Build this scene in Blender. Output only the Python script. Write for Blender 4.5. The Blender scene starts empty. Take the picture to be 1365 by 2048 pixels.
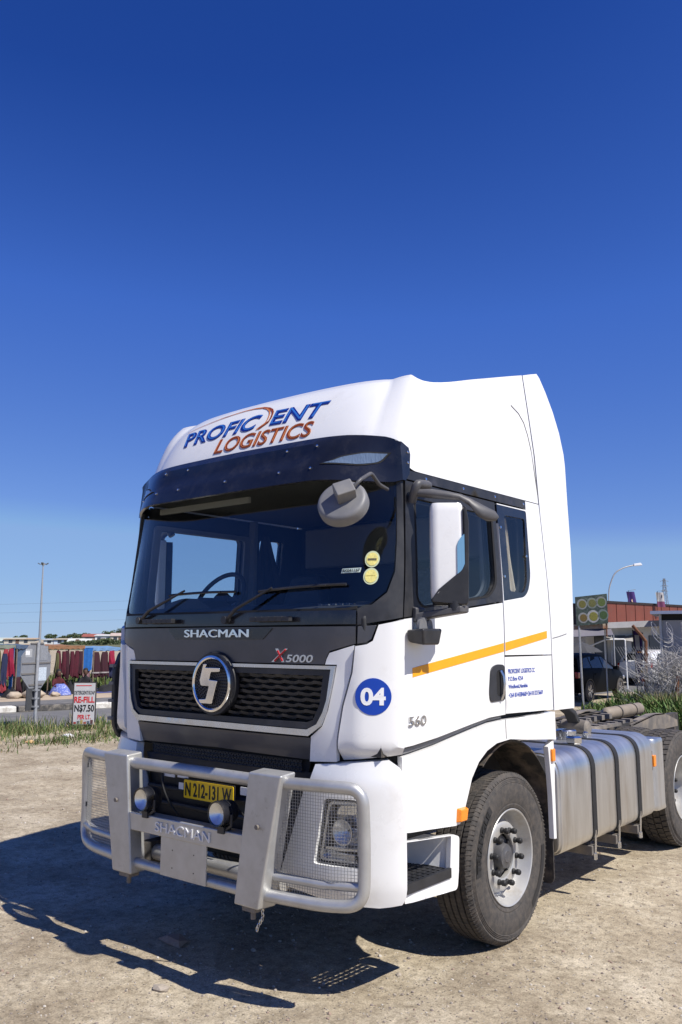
import bpy, bmesh, math, random
from mathutils import Vector, Matrix
from mathutils.geometry import delaunay_2d_cdt
R = math.radians
random.seed(7)
SC = bpy.context.scene
COL = SC.collection

# ------------------------------------------------------------------ camera
CAM = (4.045, -3.731, 1.94)
YAW = 39.4
cd = bpy.data.cameras.new('camera')
cam = bpy.data.objects.new('camera', cd)
COL.objects.link(cam)
cam.location = CAM
cam.rotation_euler = (R(90 + 8.47), 0, R(YAW))
cd.sensor_fit = 'VERTICAL'
cd.sensor_height = 36.0
cd.lens = 1705 / 2048 * 36.0
cd.clip_start = 0.05
cd.clip_end = 6000
SC.camera = cam

# ------------------------------------------------------------------ sky and sun
SUN_EL, SUN_AZ = 52.0, 88.5          # azimuth clockwise from +Y
world = bpy.data.worlds.new('World')
SC.world = world
world.use_nodes = True
nt = world.node_tree
nt.nodes.clear()
wo = nt.nodes.new('ShaderNodeOutputWorld')
bg = nt.nodes.new('ShaderNodeBackground')
sky = nt.nodes.new('ShaderNodeTexSky')
sky.sky_type = 'NISHITA'
sky.sun_disc = False
sky.sun_elevation = R(SUN_EL)
sky.sun_rotation = R(SUN_AZ)
sky.altitude = 1650
sky.air_density = 1.0
sky.dust_density = 0.0
sky.ozone_density = 6.0
EXPO = 0.42
def scale_node(src, k):
    v = nt.nodes.new('ShaderNodeVectorMath')
    v.operation = 'SCALE'
    v.inputs['Scale'].default_value = k
    nt.links.new(src, v.inputs[0])
    return v.outputs[0]
# colour response of the photograph's sky (deep saturated blue), applied to the whole sky
cv = nt.nodes.new('ShaderNodeRGBCurve')
for ci, pts in enumerate([[(0, 0), (.058, .014), (.09, .052), (.211, .165), (.259, .25), (.66, .37), (1, .44)],
                          [(0, 0), (.113, .061), (.171, .145), (.381, .320), (.437, .42), (.816, .54), (1, .58)],
                          [(0, 0), (.246, .315), (.353, .55), (.656, .735), (.8, .78), (1, .82)]]):
    c = cv.mapping.curves[ci]
    c.points[0].location = pts[0]
    c.points[1].location = pts[-1]
    for p in pts[1:-1]:
        c.points.new(*p)
    for p in c.points: p.handle_type = 'VECTOR'
cv.mapping.extend = 'HORIZONTAL'
cv.mapping.update()
nt.links.new(scale_node(sky.outputs[0], 0.1), cv.inputs['Color'])
nt.links.new(scale_node(cv.outputs[0], 10.0 / 2 ** EXPO), bg.inputs['Color'])
bg.inputs['Strength'].default_value = 0.1
nt.links.new(bg.outputs[0], wo.inputs['Surface'])

to_sun = Vector((math.sin(R(SUN_AZ)) * math.cos(R(SUN_EL)), math.cos(R(SUN_AZ)) * math.cos(R(SUN_EL)), math.sin(R(SUN_EL))))
sd = bpy.data.lights.new('sun', 'SUN')
sd.energy = 4.6
sd.angle = R(0.53)
sd.color = (1.0, 0.95, 0.87)
sun = bpy.data.objects.new('sun', sd)
COL.objects.link(sun)
sun.rotation_euler = to_sun.to_track_quat('Z', 'Y').to_euler()
sun.location = (20, 0, 30)

SC.view_settings.view_transform = 'Standard'
SC.view_settings.look = 'None'
SC.view_settings.gamma = 1.0
SC.view_settings.exposure = EXPO
SC.view_settings.use_curve_mapping = False
SC.cycles.max_bounces = 8
SC.cycles.transparent_max_bounces = 24
SC.cycles.use_denoising = True

# ------------------------------------------------------------------ materials
def mat(name, col, rough=0.5, metal=0.0, coat=0.0, var=None, bump=None, spec=0.5, dirt=None, em=None, stretch=None):
    """var=(scale, amount) brightness mottling; bump=(scale, strength, distance); dirt=(scale, colour, amount, threshold)."""
    m = bpy.data.materials.new(name)
    m.use_nodes = True
    n, l = m.node_tree.nodes, m.node_tree.links
    b = n['Principled BSDF']
    c4 = (*col, 1)
    b.inputs['Base Color'].default_value = c4
    b.inputs['Roughness'].default_value = rough
    b.inputs['Metallic'].default_value = metal
    b.inputs['Coat Weight'].default_value = coat
    b.inputs['Coat Roughness'].default_value = 0.06
    b.inputs['Specular IOR Level'].default_value = spec
    tc = n.new('ShaderNodeTexCoord')
    src = tc.outputs['Object']
    if stretch:
        mp = n.new('ShaderNodeMapping')
        mp.inputs['Scale'].default_value = stretch
        l.new(src, mp.inputs['Vector'])
        src = mp.outputs[0]
    colsock = None
    if var:
        t = n.new('ShaderNodeTexNoise')
        t.inputs['Scale'].default_value = var[0]
        t.inputs['Detail'].default_value = 6
        t.inputs['Roughness'].default_value = 0.62
        l.new(src, t.inputs['Vector'])
        mr = n.new('ShaderNodeMapRange')
        mr.inputs['From Min'].default_value = 0.28
        mr.inputs['From Max'].default_value = 0.72
        mr.inputs['To Min'].default_value = 1 - var[1]
        mr.inputs['To Max'].default_value = 1 + var[1]
        l.new(t.outputs['Fac'], mr.inputs['Value'])
        mx = n.new('ShaderNodeVectorMath')
        mx.operation = 'SCALE'
        mx.inputs[0].default_value = col
        l.new(mr.outputs[0], mx.inputs['Scale'])
        colsock = mx.outputs[0]
        rr = n.new('ShaderNodeMapRange')
        rr.inputs['To Min'].default_value = max(0.02, rough - 0.08)
        rr.inputs['To Max'].default_value = min(1, rough + 0.10)
        l.new(t.outputs['Fac'], rr.inputs['Value'])
        l.new(rr.outputs[0], b.inputs['Roughness'])
    if dirt:
        t2 = n.new('ShaderNodeTexNoise')
        t2.inputs['Scale'].default_value = dirt[0]
        t2.inputs['Detail'].default_value = 8
        t2.inputs['Roughness'].default_value = 0.7
        l.new(src, t2.inputs['Vector'])
        mr2 = n.new('ShaderNodeMapRange')
        mr2.inputs['From Min'].default_value = dirt[3]
        mr2.inputs['From Max'].default_value = dirt[3] + 0.22
        mr2.inputs['To Max'].default_value = dirt[2]
        l.new(t2.outputs['Fac'], mr2.inputs['Value'])
        mi = n.new('ShaderNodeMix')
        mi.data_type = 'RGBA'
        l.new(mr2.outputs[0], mi.inputs['Factor'])
        mi.inputs['A'].default_value = c4
        if colsock:
            l.new(colsock, mi.inputs['A'])
        mi.inputs['B'].default_value = (*dirt[1], 1)
        colsock = mi.outputs['Result']
    if colsock:
        l.new(colsock, b.inputs['Base Color'])
    if bump:
        t3 = n.new('ShaderNodeTexNoise')
        t3.inputs['Scale'].default_value = bump[0]
        t3.inputs['Detail'].default_value = 5
        l.new(src, t3.inputs['Vector'])
        bp = n.new('ShaderNodeBump')
        bp.inputs['Strength'].default_value = bump[1]
        bp.inputs['Distance'].default_value = bump[2] if len(bump) > 2 else 0.01
        l.new(t3.outputs['Fac'], bp.inputs['Height'])
        l.new(bp.outputs[0], b.inputs['Normal'])
    if em:
        b.inputs['Emission Color'].default_value = c4
        b.inputs['Emission Strength'].default_value = em
    return m

def glass_mat(name, tint, rough=0.0, ior=1.5):
    """Thin automotive glass: tinted see-through sheet with Fresnel reflection."""
    m = bpy.data.materials.new(name)
    m.use_nodes = True
    n, l = m.node_tree.nodes, m.node_tree.links
    n.clear()
    o = n.new('ShaderNodeOutputMaterial')
    tr = n.new('ShaderNodeBsdfTransparent')
    tr.inputs[0].default_value = (*tint, 1)
    gl = n.new('ShaderNodeBsdfGlossy')
    gl.inputs['Roughness'].default_value = rough
    gl.inputs['Color'].default_value = (1, 1, 1, 1)
    fr = n.new('ShaderNodeFresnel')
    fr.inputs['IOR'].default_value = ior
    mx = n.new('ShaderNodeMixShader')
    ge = n.new('ShaderNodeNewGeometry')
    ml = n.new('ShaderNodeMath')
    ml.operation = 'SUBTRACT'
    ml.use_clamp = True
    l.new(fr.outputs[0], ml.inputs[0])
    l.new(ge.outputs['Backfacing'], ml.inputs[1])
    l.new(ml.outputs[0], mx.inputs[0])
    l.new(tr.outputs[0], mx.inputs[1])
    l.new(gl.outputs[0], mx.inputs[2])
    l.new(mx.outputs[0], o.inputs[0])
    return m

WHITE = mat('white_paint', (0.80, 0.80, 0.79), 0.28, coat=0.35, var=(1.3, 0.02), bump=(0.9, 0.02, 0.05), dirt=(3.0, (0.50, 0.46, 0.40), 0.28, 0.53))
BLACKP = mat('black_plastic', (0.022, 0.023, 0.027), 0.46, var=(9, 0.35), bump=(350, 0.12, 0.002), dirt=(5, (0.11, 0.10, 0.09), 0.30, 0.5))
BLACKG = mat('black_gloss_trim', (0.012, 0.013, 0.018), 0.22, coat=0.4, var=(6, 0.3), dirt=(7, (0.10, 0.095, 0.09), 0.22, 0.5))
HOOD = mat('dark_grey_paint', (0.070, 0.070, 0.078), 0.36, metal=0.2, coat=0.25, var=(4, 0.18), dirt=(6, (0.13, 0.12, 0.11), 0.25, 0.52))
GREYP = mat('grey_plastic', (0.16, 0.16, 0.165), 0.5, var=(10, 0.12), bump=(300, 0.1, 0.002), dirt=(8, (0.25, 0.23, 0.2), 0.4, 0.5))
GREYD = mat('dark_grey_plastic', (0.075, 0.074, 0.078), 0.5, var=(10, 0.12), bump=(300, 0.1, 0.002), dirt=(8, (0.2, 0.18, 0.16), 0.35, 0.5))
SILVER = mat('silver_paint', (0.47, 0.47, 0.46), 0.40, metal=0.55, var=(7, 0.14), bump=(60, 0.06, 0.004), dirt=(16, (0.17, 0.14, 0.11), 0.7, 0.60))
MESHW = mat('mesh_wire', (0.34, 0.34, 0.34), 0.45, metal=0.5)
SATIN = mat('satin_chrome', (0.62, 0.63, 0.65), 0.24, metal=1.0, var=(12, 0.08))
CHROME = mat('chrome', (0.78, 0.79, 0.80), 0.10, metal=1.0, var=(15, 0.06))
ALU = mat('brushed_aluminium', (0.70, 0.69, 0.66), 0.40, metal=1.0, var=(2.6, 0.14), bump=(26, 0.06, 0.003), stretch=(1, 4, 0.6), dirt=(1.6, (0.46, 0.40, 0.32), 0.6, 0.48))
RUBBER = mat('tyre_rubber', (0.044, 0.041, 0.039), 0.82, var=(30, 0.22), bump=(140, 0.25, 0.003), dirt=(22, (0.13, 0.108, 0.088), 0.5, 0.40))
RUBBERL = mat('tyre_lettering', (0.012, 0.012, 0.012), 0.6)
RUBBERS = mat('strap_rubber', (0.013, 0.013, 0.014), 0.65, var=(20, 0.3))
RIM = mat('rim_paint', (0.46, 0.455, 0.44), 0.38, metal=0.35, coat=0.1, var=(9, 0.08), dirt=(7, (0.34, 0.28, 0.2), 0.7, 0.54))
IRON = mat('chassis_iron', (0.035, 0.033, 0.032), 0.65, var=(12, 0.3), dirt=(6, (0.20, 0.16, 0.12), 0.8, 0.46))
DUSTY = mat('dusty_steel', (0.15, 0.135, 0.12), 0.7, var=(9, 0.25), dirt=(5, (0.30, 0.25, 0.19), 0.8, 0.45))
AIRT = mat('dusty_air_cylinder', (0.23, 0.19, 0.145), 0.6, var=(6, 0.2))
MUD = mat('mud_flap_rubber', (0.03, 0.028, 0.026), 0.8, dirt=(6, (0.22, 0.17, 0.12), 0.85, 0.44), var=(7, 0.3))
ORANGE = mat('amber_lens', (0.90, 0.26, 0.012), 0.18, coat=0.5, bump=(120, 0.25, 0.004))
YELLOWT = mat('amber_reflective_tape', (0.90, 0.37, 0.006), 0.4, var=(30, 0.06))
YPLATE = mat('yellow_plate', (0.92, 0.60, 0.012), 0.4, var=(12, 0.06))
INK = mat('black_ink', (0.012, 0.012, 0.012), 0.5)
BLUE = mat('blue_vinyl', (0.002, 0.045, 0.36), 0.4)
LBLUE = mat('blue_logo_print', (0.003, 0.020, 0.22), 0.45)
LBLUE2 = mat('light_blue_logo_print', (0.03, 0.15, 0.50), 0.45)
LBROWN = mat('copper_logo_print', (0.24, 0.04, 0.006), 0.45)
LBROWN2 = mat('pale_copper_logo_print', (0.55, 0.19, 0.05), 0.45)
WVINYL = mat('white_vinyl', (0.80, 0.80, 0.80), 0.35)
RED = mat('red_print', (0.55, 0.015, 0.02), 0.4)
GLASS = glass_mat('windscreen_glass', (0.88, 0.92, 0.95), 0.0, 1.62)
SGLASS = glass_mat('side_glass', (0.84, 0.88, 0.90))
DGLASS = glass_mat('dark_glass', (0.86, 0.88, 0.90))
LENS = glass_mat('lamp_lens', (0.96, 0.97, 0.98), 0.02)
INT = mat('cab_interior', (0.030, 0.031, 0.034), 0.7, var=(10, 0.2))
INTL = mat('headliner', (0.085, 0.08, 0.072), 0.85)
INTG = mat('grey_interior_trim', (0.17, 0.17, 0.175), 0.7)
CURTAIN = mat('cream_curtain', (0.66, 0.57, 0.42), 0.85, var=(8, 0.1))
FOIL = mat('plastic_wrap', (0.05, 0.055, 0.075), 0.18, bump=(14, 0.9, 0.05))
REFL = mat('lamp_reflector', (0.80, 0.80, 0.80), 0.30, metal=1.0, bump=(30, 0.2, 0.01))
DARK = mat('dark_recess', (0.010, 0.010, 0.011), 0.8)
MIRR = mat('mirror_glass', (0.85, 0.87, 0.9), 0.02, metal=1.0)

# ------------------------------------------------------------------ geometry helpers
def tag(o, label=None, cat=None, group=None, kind=None):
    if label: o['label'] = label
    if cat: o['category'] = cat
    if group: o['group'] = group
    if kind: o['kind'] = kind
    return o

def empty(name, loc=(0, 0, 0), par=None, rz=0):
    o = bpy.data.objects.new(name, None)
    o.empty_display_size = 0.2
    COL.objects.link(o)
    o.location = loc
    o.rotation_euler = (0, 0, rz)
    if par: o.parent = par
    return o

def mk(name, vs, fs, m, par=None, ang=32, bevel=0.0, seg=2, recalc=True):
    me = bpy.data.meshes.new(name)
    me.from_pydata([tuple(v) for v in vs], [], fs)
    if recalc:
        bm = bmesh.new()
        bm.from_mesh(me)
        bmesh.ops.recalc_face_normals(bm, faces=bm.faces)
        bm.to_mesh(me)
        bm.free()
    me.materials.append(m)
    o = bpy.data.objects.new(name, me)
    COL.objects.link(o)
    if par: o.parent = par
    if ang:
        me.shade_smooth()
        if not bevel:
            me.set_sharp_from_angle(angle=R(ang))
    if bevel:
        b = o.modifiers.new('bevel', 'BEVEL')
        b.width = bevel
        b.segments = seg
        b.limit_method = 'ANGLE'
        b.angle_limit = R(30)
        b.harden_normals = True
    return o

class Geo:
    """Collects simple solids and links them as one mesh object."""
    def __init__(s):
        s.v, s.f = [], []
    def add(s, vs, fs):
        k = len(s.v)
        s.v += [tuple(v) for v in vs]
        s.f += [tuple(i + k for i in f) for f in fs]
        return s
    def box(s, lo, hi):
        x0, y0, z0 = lo
        x1, y1, z1 = hi
        return s.add([(x0, y0, z0), (x1, y0, z0), (x1, y1, z0), (x0, y1, z0), (x0, y0, z1), (x1, y0, z1), (x1, y1, z1), (x0, y1, z1)],
                     [(0, 3, 2, 1), (4, 5, 6, 7), (0, 1, 5, 4), (1, 2, 6, 5), (2, 3, 7, 6), (3, 0, 4, 7)])
    def hexa(s, b, t):
        """Solid between two quads."""
        return s.add(list(b) + list(t), [(0, 3, 2, 1), (4, 5, 6, 7), (0, 1, 5, 4), (1, 2, 6, 5), (2, 3, 7, 6), (3, 0, 4, 7)])
    def beam(s, p, q, w, h=None, up=(0, 0, 1)):
        p, q = Vector(p), Vector(q)
        h = h or w
        d = (q - p).normalized()
        a = d.cross(Vector(up))
        if a.length < 1e-4: a = d.cross(Vector((1, 0, 0)))
        a.normalize()
        b = a.cross(d)
        a, b = a * w / 2, b * h / 2
        return s.hexa([p - a - b, p + a - b, p + a + b, p - a + b], [q - a - b, q + a - b, q + a + b, q - a + b])
    def tube(s, path, r, n=10, cap=True, closed=False):
        P = [Vector(p) for p in path]
        N = len(P)
        rs = r if isinstance(r, (list, tuple)) else [r] * N
        ref = None
        rings = []
        for i, p in enumerate(P):
            if closed: d = P[(i + 1) % N] - P[i - 1]
            else: d = P[min(i + 1, N - 1)] - P[max(i - 1, 0)]
            d.normalize()
            if ref is None:
                ref = d.cross(Vector((0, 0, 1)))
                if ref.length < 1e-3: ref = d.cross(Vector((0, 1, 0)))
            a = (ref - d * ref.dot(d)).normalized()
            ref = a
            b = d.cross(a)
            rings.append([p + (a * math.cos(2 * math.pi * k / n) + b * math.sin(2 * math.pi * k / n)) * rs[i] for k in range(n)])
        vs = [v for r_ in rings for v in r_]
        fs = []
        for i in range(N if closed else N - 1):
            j = (i + 1) % N
            for k in range(n):
                k2 = (k + 1) % n
                fs.append((i * n + k, i * n + k2, j * n + k2, j * n + k))
        if cap and not closed:
            fs.append(tuple(range(n - 1, -1, -1)))
            fs.append(tuple((N - 1) * n + k for k in range(n)))
        return s.add(vs, fs)
    def cyl(s, p, q, r, n=20, r2=None):
        return s.tube([p, q], [r, r if r2 is None else r2], n)
    def lathe(s, prof, org=(0, 0, 0), axis='x', n=48, closed=False, cap=True):
        """prof: list of (along axis, radius)."""
        vs, fs = [], []
        for a, r in prof:
            for k in range(n):
                t = 2 * math.pi * k / n
                c, d = r * math.cos(t), r * math.sin(t)
                v = {'x': (a, c, d), 'y': (c, a, d), 'z': (c, d, a)}[axis]
                vs.append((v[0] + org[0], v[1] + org[1], v[2] + org[2]))
        m = len(prof)
        for i in range(m if closed else m - 1):
            j = (i + 1) % m
            for k in range(n):
                k2 = (k + 1) % n
                fs.append((i * n + k, i * n + k2, j * n + k2, j * n + k))
        if not closed and cap:
            if prof[0][1] > 1e-4: fs.append(tuple(range(n - 1, -1, -1)))
            if prof[-1][1] > 1e-4: fs.append(tuple((m - 1) * n + k for k in range(n)))
        return s.add(vs, fs)
    def prism(s, poly, f0, f1):
        """poly 2D, f0/f1 map (a,b) to the two end faces."""
        n = len(poly)
        vs = [f0(*p) for p in poly] + [f1(*p) for p in poly]
        fs = [tuple(range(n - 1, -1, -1)), tuple(range(n, 2 * n))]
        fs += [(i, (i + 1) % n, n + (i + 1) % n, n + i) for i in range(n)]
        return s.add(vs, fs)
    def xf(s, M):
        s.v = [tuple(M @ Vector(v)) for v in s.v]
        return s
    def obj(s, name, m, par=None, **k):
        return mk(name, s.v, s.f, m, par, **k)

def rnd(pts, r, n=5):
    """Round the corners of a 2D polygon; r a number or one per corner."""
    out = []
    N = len(pts)
    for i in range(N):
        p = Vector(pts[i]); a = Vector(pts[i - 1]); b = Vector(pts[(i + 1) % N])
        rr = r[i] if isinstance(r, (list, tuple)) else r
        if rr <= 0:
            out.append(tuple(p)); continue
        u = (a - p); v = (b - p)
        d = min(rr, u.length * 0.48, v.length * 0.48)
        s, e = p + u.normalized() * d, p + v.normalized() * d
        for k in range(n + 1):
            t = k / n
            q = s * (1 - t) ** 2 + p * 2 * t * (1 - t) + e * t * t
            out.append((q.x, q.y))
    return out

def rpath(pts, r, n=6):
    """3D open path with rounded corners."""
    out = [Vector(pts[0])]
    for i in range(1, len(pts) - 1):
        p = Vector(pts[i]); u = Vector(pts[i - 1]) - p; v = Vector(pts[i + 1]) - p
        d = min(r, u.length * 0.48, v.length * 0.48)
        s, e = p + u.normalized() * d, p + v.normalized() * d
        for k in range(n + 1):
            t = k / n
            out.append(s * (1 - t) ** 2 + p * 2 * t * (1 - t) + e * t * t)
    out.append(Vector(pts[-1]))
    return out

def circ(cx, cy, rx, ry=None, n=32):
    ry = ry or rx
    return [(cx + rx * math.cos(2 * math.pi * k / n), cy + ry * math.sin(2 * math.pi * k / n)) for k in range(n)]

def inside(p, poly):
    x, y = p
    c = False
    j = len(poly) - 1
    for i in range(len(poly)):
        xi, yi = poly[i]; xj, yj = poly[j]
        if (yi > y) != (yj > y) and x < (xj - xi) * (y - yi) / (yj - yi) + xi:
            c = not c
        j = i
    return c

def cdt(outline, holes, res):
    pts, edges = [], []
    def loop(L):
        L2 = []
        for i in range(len(L)):
            a, b = L[i], L[(i + 1) % len(L)]
            k = max(1, int(math.hypot(b[0] - a[0], b[1] - a[1]) / res))
            for t in range(k):
                L2.append((a[0] + (b[0] - a[0]) * t / k, a[1] + (b[1] - a[1]) * t / k))
        s = len(pts)
        pts.extend(L2)
        edges.extend((s + i, s + (i + 1) % len(L2)) for i in range(len(L2)))
    loop(outline)
    for h in holes: loop(h)
    xs = [p[0] for p in outline]; ys = [p[1] for p in outline]
    nb = len(pts)
    x = min(xs) + res / 2
    while x < max(xs):
        y = min(ys) + res / 2
        while y < max(ys):
            if inside((x, y), outline) and not any(inside((x, y), h) for h in holes):
                if all((x - q[0]) ** 2 + (y - q[1]) ** 2 > (0.45 * res) ** 2 for q in pts[:nb]):
                    pts.append((x, y))
            y += res
        x += res
    V, E, F = delaunay_2d_cdt([Vector(p) for p in pts], edges, [], 0, 1e-6)[:3]
    tris = []
    for f in F:
        c = sum((V[i] for i in f), Vector((0, 0))) / len(f)
        if inside(c, outline) and not any(inside(c, h) for h in holes):
            tris.append(tuple(f))
    return V, tris

def panel(name, outline, fn, m, par=None, t=0.02, off=0.0, holes=(), res=0.07, bevel=0.004, mirror=False, seg=2):
    """A shell piece: 2D outline (with holes) laid on the surface fn(a,b) -> (point, normal), off in front of it and t thick."""
    V, tris = cdt(outline, holes, res)
    top, bot = [], []
    for v in V:
        P, N = fn(v.x, v.y)
        o = off(v.x, v.y) if callable(off) else off
        top.append(P + N * o); bot.append(P + N * (o - t))
    n = len(V)
    use = {}
    for f in tris:
        for i in range(3):
            e = (f[i], f[(i + 1) % 3])
            use[e] = use.get(e, 0) + 1
    fs = [f for f in tris] + [tuple(n + i for i in reversed(f)) for f in tris]
    for (a, b) in use:
        if (b, a) not in use:
            fs.append((b, a, n + a, n + b))
    vs = top + bot
    if mirror:
        vs = [Vector((-v.x, v.y, v.z)) for v in vs]
    used = sorted({i for f in fs for i in f})
    ix = {k: i for i, k in enumerate(used)}
    return mk(name, [vs[k] for k in used], [tuple(ix[i] for i in f) for f in fs], m, par, bevel=bevel, seg=seg)

def text_mesh(s, bold=0.0, extrude=0.05, spacing=1.0, res=4):
    cu = bpy.data.curves.new('lettering', 'FONT')
    cu.body = s
    cu.size = 1
    cu.offset = bold
    cu.extrude = extrude
    cu.space_character = spacing
    cu.resolution_u = res
    ob = bpy.data.objects.new('lettering', cu)
    COL.objects.link(ob)
    bpy.context.view_layer.update()
    dg = bpy.context.evaluated_depsgraph_get()
    me = ob.evaluated_get(dg).to_mesh()
    vs = [Vector(v.co) for v in me.vertices]
    fs = [tuple(p.vertices) for p in me.polygons]
    ob.evaluated_get(dg).to_mesh_clear()
    bpy.data.objects.remove(ob)
    bpy.data.curves.remove(cu)
    x0, x1 = min(v.x for v in vs), max(v.x for v in vs)
    y0, y1 = min(v.y for v in vs), max(v.y for v in vs)
    return [((v.x - x0) / (x1 - x0), (v.y - y0) / (y1 - y0), (v.z / extrude + 1) / 2 if extrude else 1) for v in vs], fs

def text(name, s, fn, box, m, par=None, depth=0.004, bold=0.0, shear=0.0, lift=0.002, spacing=1.0, warp=None, quad=None):
    """Lettering fitted to box=(a0,a1,b0,b1) on surface fn; shear leans it; warp(a,b)->(a,b) bends it."""
    vs, fs = text_mesh(s, bold, 0.05, spacing)
    out = []
    a0, a1, b0, b1 = box
    for (x, y, z) in vs:
        b = b0 + (b1 - b0) * y
        a = a0 + (a1 - a0 - shear * abs(b1 - b0)) * x + shear * (b - b0)
        if warp: a, b = warp(a, b)
        if quad:      # bottom-left, bottom-right, top-left, top-right
            p, q, r, t = quad
            a = (p[0] * (1 - x) + q[0] * x) * (1 - y) + (r[0] * (1 - x) + t[0] * x) * y
            b = (p[1] * (1 - x) + q[1] * x) * (1 - y) + (r[1] * (1 - x) + t[1] * x) * y
        P, N = fn(a, b)
        out.append(P + N * (lift - 0.0015 + (depth + 0.0015) * z))
    return mk(name, out, fs, m, par, ang=0)

def plane_fn(org, ax, ay):
    o, x, y = Vector(org), Vector(ax).normalized(), Vector(ay).normalized()
    n = x.cross(y).normalized()
    return lambda a, b: (o + x * a + y * b, n)

def surf(f):
    """Wrap a point function with a numeric outward normal (da x db)."""
    def g(a, b):
        e = 2e-3
        p = f(a, b)
        da = f(a + e, b) - f(a - e, b)
        db = f(a, b + e) - f(a, b - e)
        return p, da.cross(db).normalized()
    return g

def interp(x, ks):
    if x <= ks[0][0]: return ks[0][1]
    for (a, va), (b, vb) in zip(ks, ks[1:]):
        if x <= b: return va + (vb - va) * (x - a) / (b - a)
    return ks[-1][1]

def sinterp(x, ks):
    """Smooth (Catmull-Rom) interpolation."""
    n = len(ks)
    if x <= ks[0][0]: return ks[0][1]
    if x >= ks[-1][0]: return ks[-1][1]
    for i in range(n - 1):
        if x <= ks[i + 1][0]:
            x0, y0 = ks[i]; x1, y1 = ks[i + 1]
            m0 = (y1 - ks[max(i - 1, 0)][1]) / (x1 - ks[max(i - 1, 0)][0])
            m1 = (ks[min(i + 2, n - 1)][1] - y0) / (ks[min(i + 2, n - 1)][0] - x0)
            h = x1 - x0; t = (x - x0) / h
            return (2*t**3 - 3*t*t + 1)*y0 + (t**3 - 2*t*t + t)*h*m0 + (-2*t**3 + 3*t*t)*y1 + (t**3 - t*t)*h*m1

def sstep(x, a, b):
    t = min(1, max(0, (x - a) / (b - a)))
    return t * t * (3 - 2 * t)

def copy_tree(o, par=None):
    c = o.copy()
    COL.objects.link(c)
    c.parent = par
    for ch in o.children:
        copy_tree(ch, c)
    return c
# ================================================================== THE PLACE: ground, road
CY, SY = math.cos(R(YAW)), math.sin(R(YAW))
def from_cam(d, r, z=0.0):
    """Camera-centred axes: d metres out along the camera heading, r metres to its right."""
    return Vector((CAM[0] - SY * d + CY * r, CAM[1] + CY * d + SY * r, z))  # origin at the camera; most background positions back-projected from image pixels

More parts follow.
